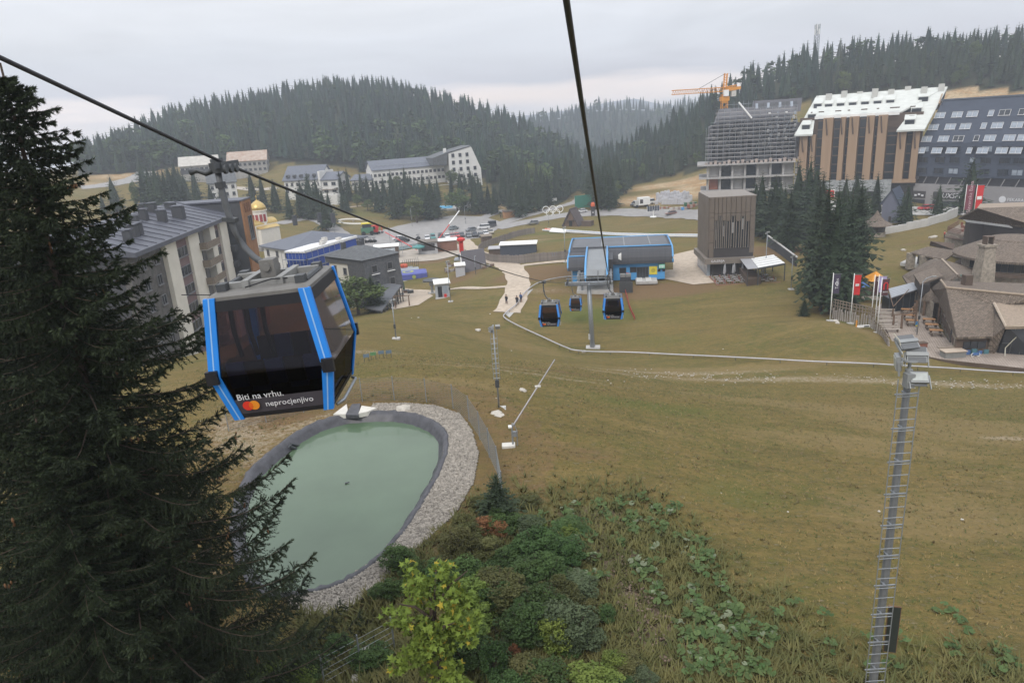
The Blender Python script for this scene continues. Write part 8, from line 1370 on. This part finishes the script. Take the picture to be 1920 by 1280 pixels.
def forest(pts, hs, dec, name, label, seed=1, tone=1.0):
    r = np.random.default_rng(seed); Vs = []; Ts = []; Cs = []; n0 = 0
    for p, h, dc in zip(pts, hs, dec):
        V, T = (FARD[r.integers(2)] if dc else FARV[r.integers(len(FARV))]); a = r.uniform(0, 6.28); c, s = math.cos(a), math.sin(a); h = h * (.75 if dc else 1); wd = h * r.uniform(1.0, 1.65); X = V * np.array((wd, wd, h)); Y = np.stack([X[:, 0] * c - X[:, 1] * s + p[0], X[:, 0] * s + X[:, 1] * c + p[1], X[:, 2] + p[2] - .3], 1)
        Vs.append(Y); Ts.append(T + n0); n0 += len(V); v = r.uniform(.7, 1.3) * tone; tint = (v * 1.9, v * 1.75, v * .95) if dc else (v * r.uniform(.85, 1.12), v, v * r.uniform(.9, 1.1))
        if not dc and r.uniform() < .05: tint = (v * 1.9, v * 1.35, v * 1.3)
        Cs.append(np.tile(np.array((*tint, 1.0)), (len(V), 1)))
    me = npmesh(name, np.vstack(Vs), np.vstack(Ts), far_m); at = me.color_attributes.new('tint', 'FLOAT_COLOR', 'POINT'); C = np.vstack(Cs).astype(np.float32)
    at.data.foreach_set('color', C.ravel()); return tag(put(name, me), label, 'forest', kind='stuff')
for sd_, nm, lb in ((0, 'hill_forest', 'dense dark spruce forest covering the hill on the left'), (1, 'hill_forest', 'dense dark spruce forest covering the hill on the right behind the hotels')):
    k = rest[side_[rest] == sd_]; forest(allp[k], hts[k], isdec[k], nm, lb, 5 + sd_)
# far valley ridges with their own woods
def ridge(name, pts, depth, drop, treeh, label, step, seed):
    P = [aY(px, py, Y) for px, py, Y in pts]; V = []; F_ = []; n = len(P)
    for k, p in enumerate(P):
        for j in range(6): f = j / 5; V.append((p.x - p.x / p.y * depth * f * 1.0, p.y - depth * f, p.z - treeh * .6 - drop * f ** 1.2))
        V.append((p.x, p.y + depth * .6, p.z - drop))
    for k in range(n - 1):
        for j in range(5): F_.append((k * 7 + j, k * 7 + j + 1, (k + 1) * 7 + j + 1, (k + 1) * 7 + j))
        F_.append((k * 7, (k + 1) * 7, (k + 1) * 7 + 6, k * 7 + 6))
    o = put(name, npmesh(name, V, F_, M('far_slope', (.028, .04, .026), .95, .2, .02, coord='World'))); o['kind'] = 'structure'
    r = np.random.default_rng(seed); pts_ = []
    for k in range(n - 1):
        a, c = P[k], P[k + 1]; m_ = int((c - a).length / step)
        for i in range(m_):
            for j in range(14): f = (j + r.uniform(-.5, .5)) / 14; f = max(0, f); q_ = a.lerp(c, (i + r.uniform(0, 1)) / m_); pts_.append((q_.x - q_.x / q_.y * depth * f, q_.y - depth * f, q_.z - treeh * .6 - drop * f ** 1.2))
    pts_ = np.array(pts_); forest(pts_, r.uniform(.7, 1.15, len(pts_)) * treeh, r.uniform(size=len(pts_)) < .06, 'valley_forest', label, seed)
ridge('valley_slope', [(960, 236, 900), (1010, 214, 960), (1060, 203, 1000), (1110, 193, 1020), (1170, 189, 1040), (1220, 192, 1060), (1270, 188, 1080), (1330, 180, 1100)], 330, 120, 20, 'hazy spruce forest on the far valley ridge', 7, 3)
ridge('valley_slope', [(1560, 118, 760), (1640, 116, 780), (1700, 112, 800), (1760, 105, 800)], 120, 50, 22, 'hazy far treetops showing between the right hill crowns', 10, 4)
b = MB(); FM = [(820, 226), (940, 222), (1010, 214), (1080, 205), (1140, 192), (1190, 185), (1230, 194), (1300, 204), (1420, 200)]; P = [aY(px, py, 2250) for px, py in FM]
o = b.loft([[Vector((p.x * k, p.y * k, p.z if k == 1 else -250)) for p in P] for k in (.8, 1, 1.2)], cap=False, closed=False).build('distant_mountain', M('distant_rock', (.16, .17, .19), .95, .15, .003, coord='World')); o['kind'] = 'structure'
# ------------------------------------------------------------------ the big near spruces
def near_spruce(h, rad, seed, nbr=250):
    r = np.random.default_rng(seed); A = []; B = []; S_ = []; BR = MB()
    for k in range(nbr):
        t = ((k + r.uniform(0, 1)) / nbr) ** .92; z = h * (.03 + .955 * t); L_ = rad * (1 - t) ** .64 * r.uniform(.45, 1.2) + .12; ph = k * 2.39996 + r.uniform(-.3, .3); c, s = math.cos(ph), math.sin(ph); side = np.array((-s, c, 0)); dr = .42 * (1 - t) ** .7
        f = np.linspace(0, 1, max(5, int(L_ * 5.5))); wob = r.uniform(-.12, .12)
        P = np.stack([c * L_ * f - s * wob * L_ * f ** 2, s * L_ * f + c * wob * L_ * f ** 2, z + L_ * (.12 * f - dr * 1.5 * f ** 1.3 + dr * 1.35 * f ** 3.2)], 1)
        BR.path([Vector(p) for p in P[::2]] if len(P) > 6 else [Vector(p) for p in P], [max(.006, .03 * L_ / 4 * (1 - i / max(1, len(P[::2]) if len(P) > 6 else len(P)))) for i in range(len(P[::2]) if len(P) > 6 else len(P))], 4)
        for i in range(1, len(P)):
            fi = f[i]; tl_ = min(.75, .10 + L_ * .26 * (1.12 - fi) * (.4 + fi)); d = P[i] - P[i - 1]; d /= np.linalg.norm(d)
            for sg in (-1, 1):
                for rep in range(2 if fi > .15 else 1):
                    tw = d * r.uniform(.5, 1.0) + side * sg * r.uniform(.5, 1.0) + np.array((0, 0, r.uniform(-.75, .05))); tw /= np.linalg.norm(tw); a = P[i] - d * r.uniform(0, .15); A.append(a); B.append(a + tw * tl_ * r.uniform(.6, 1.15)); S_.append(1)
            tw = np.array((r.uniform(-.3, .3), r.uniform(-.3, .3), -1.0)) + d * .5; tw /= np.linalg.norm(tw); A.append(P[i]); B.append(P[i] + tw * tl_ * r.uniform(.4, .95)); S_.append(1)
        A.append(P[-2]); B.append(P[-1] + (P[-1] - P[-2]) * .6); S_.append(1)
    A = np.array(A); B = np.array(B); N = len(A); nst = 7; D = B - A; Ln = np.linalg.norm(D, axis=1, keepdims=True); D = D / Ln
    U = np.cross(D, np.array((.31, .47, .83))); U /= np.linalg.norm(U, axis=1, keepdims=True); W2_ = np.cross(D, U); V = []; 
    for j in range(nst):
        p = A + D * Ln * (j + .3) / nst
        for m_ in range(3):
            a = r.uniform(0, 6.28, (N, 1)); o = U * np.cos(a) + W2_ * np.sin(a); ln = r.uniform(.055, .11, (N, 1)) * (1.1 - .4 * j / nst); wv = np.cross(o, D) * .016
            V.append(np.stack([p - wv - D * .012, p + wv, p + o * ln * .75 + D * ln * .95], 1))
    V.append(np.stack([A + U * .012, A - U * .012, B], 1)); V = np.concatenate(V).reshape(-1, 3); T = np.arange(len(V)).reshape(-1, 3)
    tips = B[r.choice(N, 90, replace=False)]
    return npmesh('crown', V, T, near_m), BR.mesh('branches', barkm), tips
cone_b = MB(); cone_b.lathe((0, 0, 0), [(.008, 0), (.028, -.03), (.03, -.08), (.006, -.14)], 7); cone_me = cone_b.mesh('cone', M('spruce_cone', (.13, .068, .032), .8, .2, 20), True)
crn, brn, tips = near_spruce(19.2, 5.15, 21, 480)
def put_spruce(loc, rz, sc, label, cones):
    t = thing('spruce_tree', label, 'tree', loc, rz, 'large near spruces'); put('crown', crn, t, sc=sc); put('branches', brn, t, sc=sc); b = MB(); b.tube((0, 0, -.4), (0, 0, 19.2 * sc), .26 * sc, .02, 10); b.build('trunk', barkm, t)
    if cones:
        for p in tips:
            for j in range(3): put('cone', cone_me, t, tuple(np.array(p) * sc + rng.uniform(-.1, .1, 3)), (rng.uniform(-.3, .3), 0, 0), rng.uniform(.6, 1.0))
    return t
s1 = aY(0, 118, 15.2); zb1 = gz(s1.x, s1.y); put_spruce((s1.x, s1.y, zb1 - .2), 1.0, (s1.z - zb1 + .2) / 19.2, 'huge dark spruce with brown cones filling the left foreground', True)
s2 = aY(-95, 175, 18.5); zb2 = gz(s2.x, s2.y); put_spruce((s2.x, s2.y, zb2 - .2), 3.1, (s2.z - zb2) / 19.2, 'second large spruce behind at the far left edge', False)
s3 = aY(60, 760, 13.2); zb3 = gz(s3.x, s3.y); put_spruce((s3.x, s3.y, zb3 - .2), 4.4, (s3.z - zb3) / 19.2, 'shorter dense spruce at the lower left corner', False)
# ------------------------------------------------------------------ maple, shrubs and big-leaved plants below the rope
mpl = [leafmat('maple_green', (.17, .22, .035), (.10, .15, .028), scale=1.2, objrand=.05), leafmat('maple_yellow', (.42, .30, .04), (.24, .22, .03), scale=1.5, objrand=.05)]
mb_ = aY(832, 1330, 16.8); mz = gz(mb_.x, mb_.y); mh = aY(805, 1003, 17.0).z - mz; mt_ = thing('maple_tree', 'young maple with bright green leaves turning yellow at bottom centre', 'tree', (mb_.x, mb_.y, mz), .6)
mv = [decid_np(n_, 36, 5 + i, .0205 / sc_, w_, lo=.1, sh='lobe') for i, (n_, w_, sc_, _) in enumerate(((30, .17, .98, 0), (22, .26, .62, 0), (18, .26, .5, 0), (16, .3, .42, 0)))]; offs_ = ((0, 0, .02), (-.13, .02, .08), (.12, -.05, .25), (.02, -.1, .0)); V = np.vstack([v_ * s_ + np.array(o_) for (v_, _), s_, o_ in zip(mv, (.98, .62, .5, .42), offs_)]); c_ = np.cumsum([0] + [len(v_) for v_, _ in mv]); T = np.vstack([t_ + c for (_, t_), c in zip(mv, c_)]); nf = len(T); me = npmesh('crown', V, T, mpl); cz = V[T[:, 0]][:, 2] + .35 * V[T[:, 0]][:, 0] + rng.normal(0, .10, nf) * 0; lf = np.repeat(rng.uniform(size=nf // 10), 10); sel = ((cz > .86) & (lf < .5)) | (lf < .05); me.polygons.foreach_set('material_index', sel.astype(np.int32)); put('crown', me, mt_, sc=mh); put('trunk', trunkd, mt_, sc=(mh, mh, mh))
BM = {'green': leafmat('shrub_green', (.055, .095, .028), (.03, .055, .018), objrand=.25), 'grey': leafmat('shrub_grey_green', (.075, .098, .05), (.032, .048, .024), objrand=.2), 'olive': leafmat('shrub_olive', (.085, .085, .03), (.05, .055, .02), objrand=.2), 'rust': leafmat('shrub_rust', (.22, .10, .05), (.12, .07, .03), objrand=.2), 'lime': leafmat('shrub_lime', (.13, .17, .035), (.07, .11, .025), objrand=.2)}
BSH = {k: [npmesh('foliage', *decid_np(40, 130, 200 + 7 * i + j, .029, .5, lo=.02, sh='quad'), m) for j in range(2)] for i, (k, m) in enumerate(BM.items())}
stm_ = MB()
for k in range(7): a_ = k * .9; stm_.path([(0, 0, -.05), (.12 * math.cos(a_), .12 * math.sin(a_), .4), (.3 * math.cos(a_), .3 * math.sin(a_), .85)], [.02, .013, .004], 5)
stmm = stm_.mesh('stems', barkm)
def shrub(px, py, w_, h_, kind, n=1):
    if px > 930 and random.random() < .45: kind = random.choice(('green', 'grey', 'olive', 'green', 'lime')); w_ *= .85
    p = G(px, min(py, 1330)); mpp = p.length / F; s = (w_ * mpp * 1.05, w_ * mpp * 1.05, h_ * mpp * .62); t = thing('shrub', {'green': 'leafy dark green shrub in the thicket below the rope', 'grey': 'grey green leafy shrub in the thicket below the rope', 'olive': 'olive brown wispy shrub of the slope thicket', 'rust': 'rusty red dry shrub in the thicket', 'lime': 'light green leafy shrub of the slope thicket'}[kind], 'shrub', tuple(p), random.uniform(0, 6), kind + ' shrubs of the thicket'); put('foliage', random.choice(BSH[kind]), t, sc=s); put('stems', stmm, t, sc=s)
for a_ in [(870, 1040, 95, 100, 'olive'), (840, 1075, 80, 80, 'olive'), (905, 1060, 80, 90, 'olive'), (880, 1010, 70, 60, 'olive'), (760, 1075, 80, 60, 'green'), (730, 1110, 70, 50, 'green'), (905, 1130, 100, 110, 'lime'), (880, 1190, 90, 100, 'lime'), (900, 1250, 110, 110, 'green'), (960, 1060, 110, 90, 'green'), (1010, 1040, 110, 80, 'green'), (950, 1000, 80, 60, 'green'), (1000, 1100, 130, 110, 'green'), (1060, 1060, 100, 70, 'green'), (1080, 1110, 110, 80, 'grey'), (950, 1130, 120, 110, 'green'), (1000, 1170, 130, 110, 'green'), (1060, 1170, 130, 100, 'grey'), (960, 1215, 120, 110, 'green'), (1030, 1230, 140, 110, 'grey'), (1100, 1210, 110, 80, 'grey'), (960, 1290, 140, 110, 'olive'), (1060, 1290, 150, 100, 'grey'), (1140, 1270, 110, 70, 'green'), (940, 975, 60, 60, 'green'), (928, 1012, 50, 55, 'rust'), (955, 1240, 40, 60, 'rust'), (1070, 1130, 30, 60, 'rust'), (985, 1000, 80, 50, 'grey'), (1040, 1000, 90, 45, 'green'), (1110, 1150, 70, 60, 'green'), (720, 1260, 90, 60, 'green'), (600, 1260, 90, 50, 'green'), (540, 1280, 100, 70, 'lime'), (640, 1210, 70, 30, 'green'), (900, 960, 50, 50, 'olive'), (975, 955, 60, 30, 'olive'), (1080, 1010, 50, 30, 'grey'), (1180, 1290, 100, 50, 'olive'), (860, 1110, 90, 90, 'green'), (985, 1140, 120, 100, 'olive'), (1030, 1120, 100, 80, 'olive')]:
    for j in range(2): shrub(a_[0] + random.uniform(-.35, .35) * a_[2], a_[1] + random.uniform(-.25, .25) * a_[3], a_[2] * random.uniform(.55, .85), a_[3] * random.uniform(.6, 1.15), a_[4])
p = G(935, 972); tree(p, 2.6, 'small dark young spruce in the thicket near the fence end', wid=1.9)
lf_ = MB(); N_ = 10; lf_.add([(0, 0, 0)] + [(math.sin(a_) * .5 * (1 if abs(a_) < 2.6 else .7), -math.cos(a_) * .5 + .12, .06 * math.cos(a_ * 3) - .05) for a_ in np.linspace(-2.75, 2.75, N_)], [(0, i, i + 1) for i in range(1, N_)])
lfm = [lf_.mesh('leaf', leafmat('butterbur_' + n_, c1, c2, scale=4, objrand=.2), recalc=False) for n_, c1, c2 in (('green', (.085, .125, .042), (.05, .08, .028)), ('pale', (.17, .195, .125), (.10, .12, .07)), ('dark', (.06, .10, .03), (.035, .06, .02)))]
BP = [(1105, 945), (1180, 922), (1260, 942), (1310, 990), (1335, 1060), (1390, 1130), (1450, 1200), (1440, 1270), (1300, 1275), (1270, 1180), (1215, 1110), (1165, 1060), (1140, 1000)]; BP2 = [(990, 960), (1090, 950), (1120, 1010), (1140, 1080), (1100, 1110), (1010, 1040)]; BP3 = [(1200, 1100), (1280, 1190), (1330, 1235), (1290, 1240), (1190, 1150)]
def butterbur(px, py, cols):
    p = G(px, py); t = thing('butterbur_plant', 'broad-leaved plant ' + ('scattered in the grass near the floodlight mast foot' if px > 1455 or (px > 1280 and py > 1240) else 'at the edge of the shrub thicket' if px < 1140 else 'at the top of the green leafy patch' if py < 1010 else 'in the middle of the green leafy patch' if py < 1110 else 'at the foot of the green leafy patch'), 'plant', tuple(p), random.uniform(0, 6), 'broad-leaved plants on the slope')
    for j in range(random.randint(4, 6)): a_ = j * 1.2 + random.uniform(-.4, .4); d_ = random.uniform(.08, .28); put('leaf', lfm[random.choice(cols)], t, (d_ * math.cos(a_), d_ * math.sin(a_), random.uniform(.12, .34)), (random.uniform(-.5, .5), random.uniform(-.5, .5), a_), random.uniform(.16, .33))
cnt = 0
while cnt < 170:
    px, py = random.uniform(990, 1450), random.uniform(915, 1275); k = [bool(inpoly([px], [py], q_)[0]) for q_ in (BP, BP2, BP3)]
    if inpoly([px], [py], [(1105, 985), (1150, 1000), (1175, 1060), (1225, 1120), (1285, 1200), (1270, 1230), (1220, 1210), (1150, 1110), (1120, 1050)])[0]: continue
    if k[2] and random.random() < .7: butterbur(px, py, (1, 0, 0)); cnt += 1
    elif k[0]: butterbur(px, py, (0, 0, 0, 2, 0, 0, 2, 2, 0, 1)); cnt += 1
    elif k[1]: butterbur(px, py, (0, 2, 2, 0, 2, 1)); cnt += 1
for _ in range(26): butterbur(random.uniform(1280, 1900), random.uniform(1130, 1270), (0, 2, 0))
# grass tufts over the near slope
def tufts(n, x0, x1, y0, y1, hmin, hmax, mat, name, label, blades=4, prob=None):
    X = rng.uniform(x0, x1, n); Y = rng.uniform(y0, y1, n) ; q = projn(np.stack([X, Y, zt(X, Y)], 1)); ok = (q[:, 0] > -60) & (q[:, 0] < 1980) & (q[:, 1] < 1400) & (dist_ring(X, Y) > .3) & ~inpoly(X, Y, gbp)
    if prob is not None: ok &= prob(X, Y, q)
    X, Y = X[ok], Y[ok]; N = len(X); Z = gz2(X, Y) + np.sin(X * .9 + Y * .31) * np.sin(Y * .7 - X * .4) * .06 + np.sin(X * .23) * np.sin(Y * .19 + 1) * .15 - .03; h = rng.uniform(hmin, hmax, N); V = []
    for k in range(blades):
        a = rng.uniform(0, 6.28, N); l_ = rng.uniform(.3, 1.3, N) * h; w_ = .02 + .05 * h; ox, oy = rng.uniform(-.06, .06, N), rng.uniform(-.06, .06, N)
        V.append(np.stack([np.stack([X + ox - np.sin(a) * w_, Y + oy + np.cos(a) * w_, Z], 1), np.stack([X + ox + np.sin(a) * w_, Y + oy - np.cos(a) * w_, Z], 1), np.stack([X + ox + np.cos(a) * l_, Y + oy + np.sin(a) * l_, Z + h * rng.uniform(.6, 1, N)], 1)], 1))
    V = np.concatenate(V).reshape(-1, 3); me = npmesh(name, V, np.arange(len(V)).reshape(-1, 3), mat); return tag(put(name, me), label, 'grass', kind='stuff')
gd = leafmat('dry_grass', (.29, .215, .09), (.16, .115, .04), scale=.5, objrand=0); gg = leafmat('green_grass', (.095, .11, .035), (.06, .075, .025), scale=.5, objrand=0)
tufts(42000, -30, 70, 14, 76, .05, .15, gd, 'dry_grass', 'short dry straw-coloured grass over the meadow slope'); tufts(36000, -30, 70, 14, 70, .05, .14, gg, 'green_grass', 'short green grass among the dry meadow')
tufts(9000, -14, 70, 14, 62, .1, .24, leafmat('brown_tufts', (.20, .15, .075), (.11, .09, .04), scale=.6, objrand=0), 'brown_tufts', 'coarse brown grass clumps dotted over the meadow', 7, lambda X, Y, q: np.sin(X * .8 + np.sin(Y * .7)) * np.sin(Y * .9 + 1) + rng.uniform(-.6, .6, len(X)) > .35)
tufts(22000, -14, 16, 15, 34, .2, .55, leafmat('tall_weeds', (.15, .135, .05), (.075, .085, .03), scale=1, objrand=0), 'tall_weeds', 'tall rough weeds between the shrubs on the lower slope', 6, lambda X, Y, q: (q[:, 0] > 560) & (rng.uniform(size=len(X)) < np.clip((q[:, 1] - 890 - np.clip(q[:, 0] - 1200, 0, 400) * .75) / 160, 0, .85)))
tx = rng.uniform(1120, 1915, 900); tp_ = [G(a_, 700 + (a_ - 1150) * .03 + d_) for a_, d_ in zip(tx[:420], rng.normal(0, 5, 420))]; tag(octas(np.array([p.x for p in tp_]), np.array([p.y for p in tp_]), np.array([p.z + .02 for p in tp_]), rng.uniform(.04, .16, 420), MATS['white_limestone'], 'track_stones', .5), 'small pale stones littering the worn track below the rail pipe', 'stones', kind='stuff')
nl_ = 5000; X = rng.uniform(0, 10, nl_); Y = rng.uniform(15, 34, nl_); q = projn(np.stack([X, Y, zt(X, Y)], 1)); ok = inpoly(q[:, 0], q[:, 1], [(1095, 985), (1160, 1000), (1180, 1060), (1230, 1120), (1290, 1200), (1300, 1260), (1220, 1230), (1150, 1120), (1120, 1050)]); X, Y = X[ok], Y[ok]
tag(octas(X, Y, zt(X, Y) + .02, rng.uniform(.03, .09, len(X)), M('leaf_litter', (.27, .20, .15), .95, .5, 8, coord='World', col2=(.10, .07, .05)), 'leaf_litter', .3), 'brown leaf litter down the bare strip of the lower slope', 'litter', kind='stuff')
# ------------------------------------------------------------------ haze
hb = MB(); hb.b2((-3000, -300, -420), (3000, 2800, 58)); hz = hb.build('haze', M('x_', (1, 1, 1))); hz.data.materials.clear(); hm = bpy.data.materials.new('haze_air'); hm.use_nodes = True; t = hm.node_tree; t.nodes.clear(); o = nd(t, 'ShaderNodeOutputMaterial'); v = nd(t, 'ShaderNodeVolumePrincipled'); v.inputs['Color'].default_value = (.80, .86, .96, 1); v.inputs['Density'].default_value = .00046; v.inputs['Anisotropy'].default_value = .2; t.links.new(v.outputs[0], o.inputs['Volume']); hz.data.materials.append(hm); hz['kind'] = 'stuff'; hz['label'] = 'thin pale haze over the whole valley'; hz['category'] = 'haze'
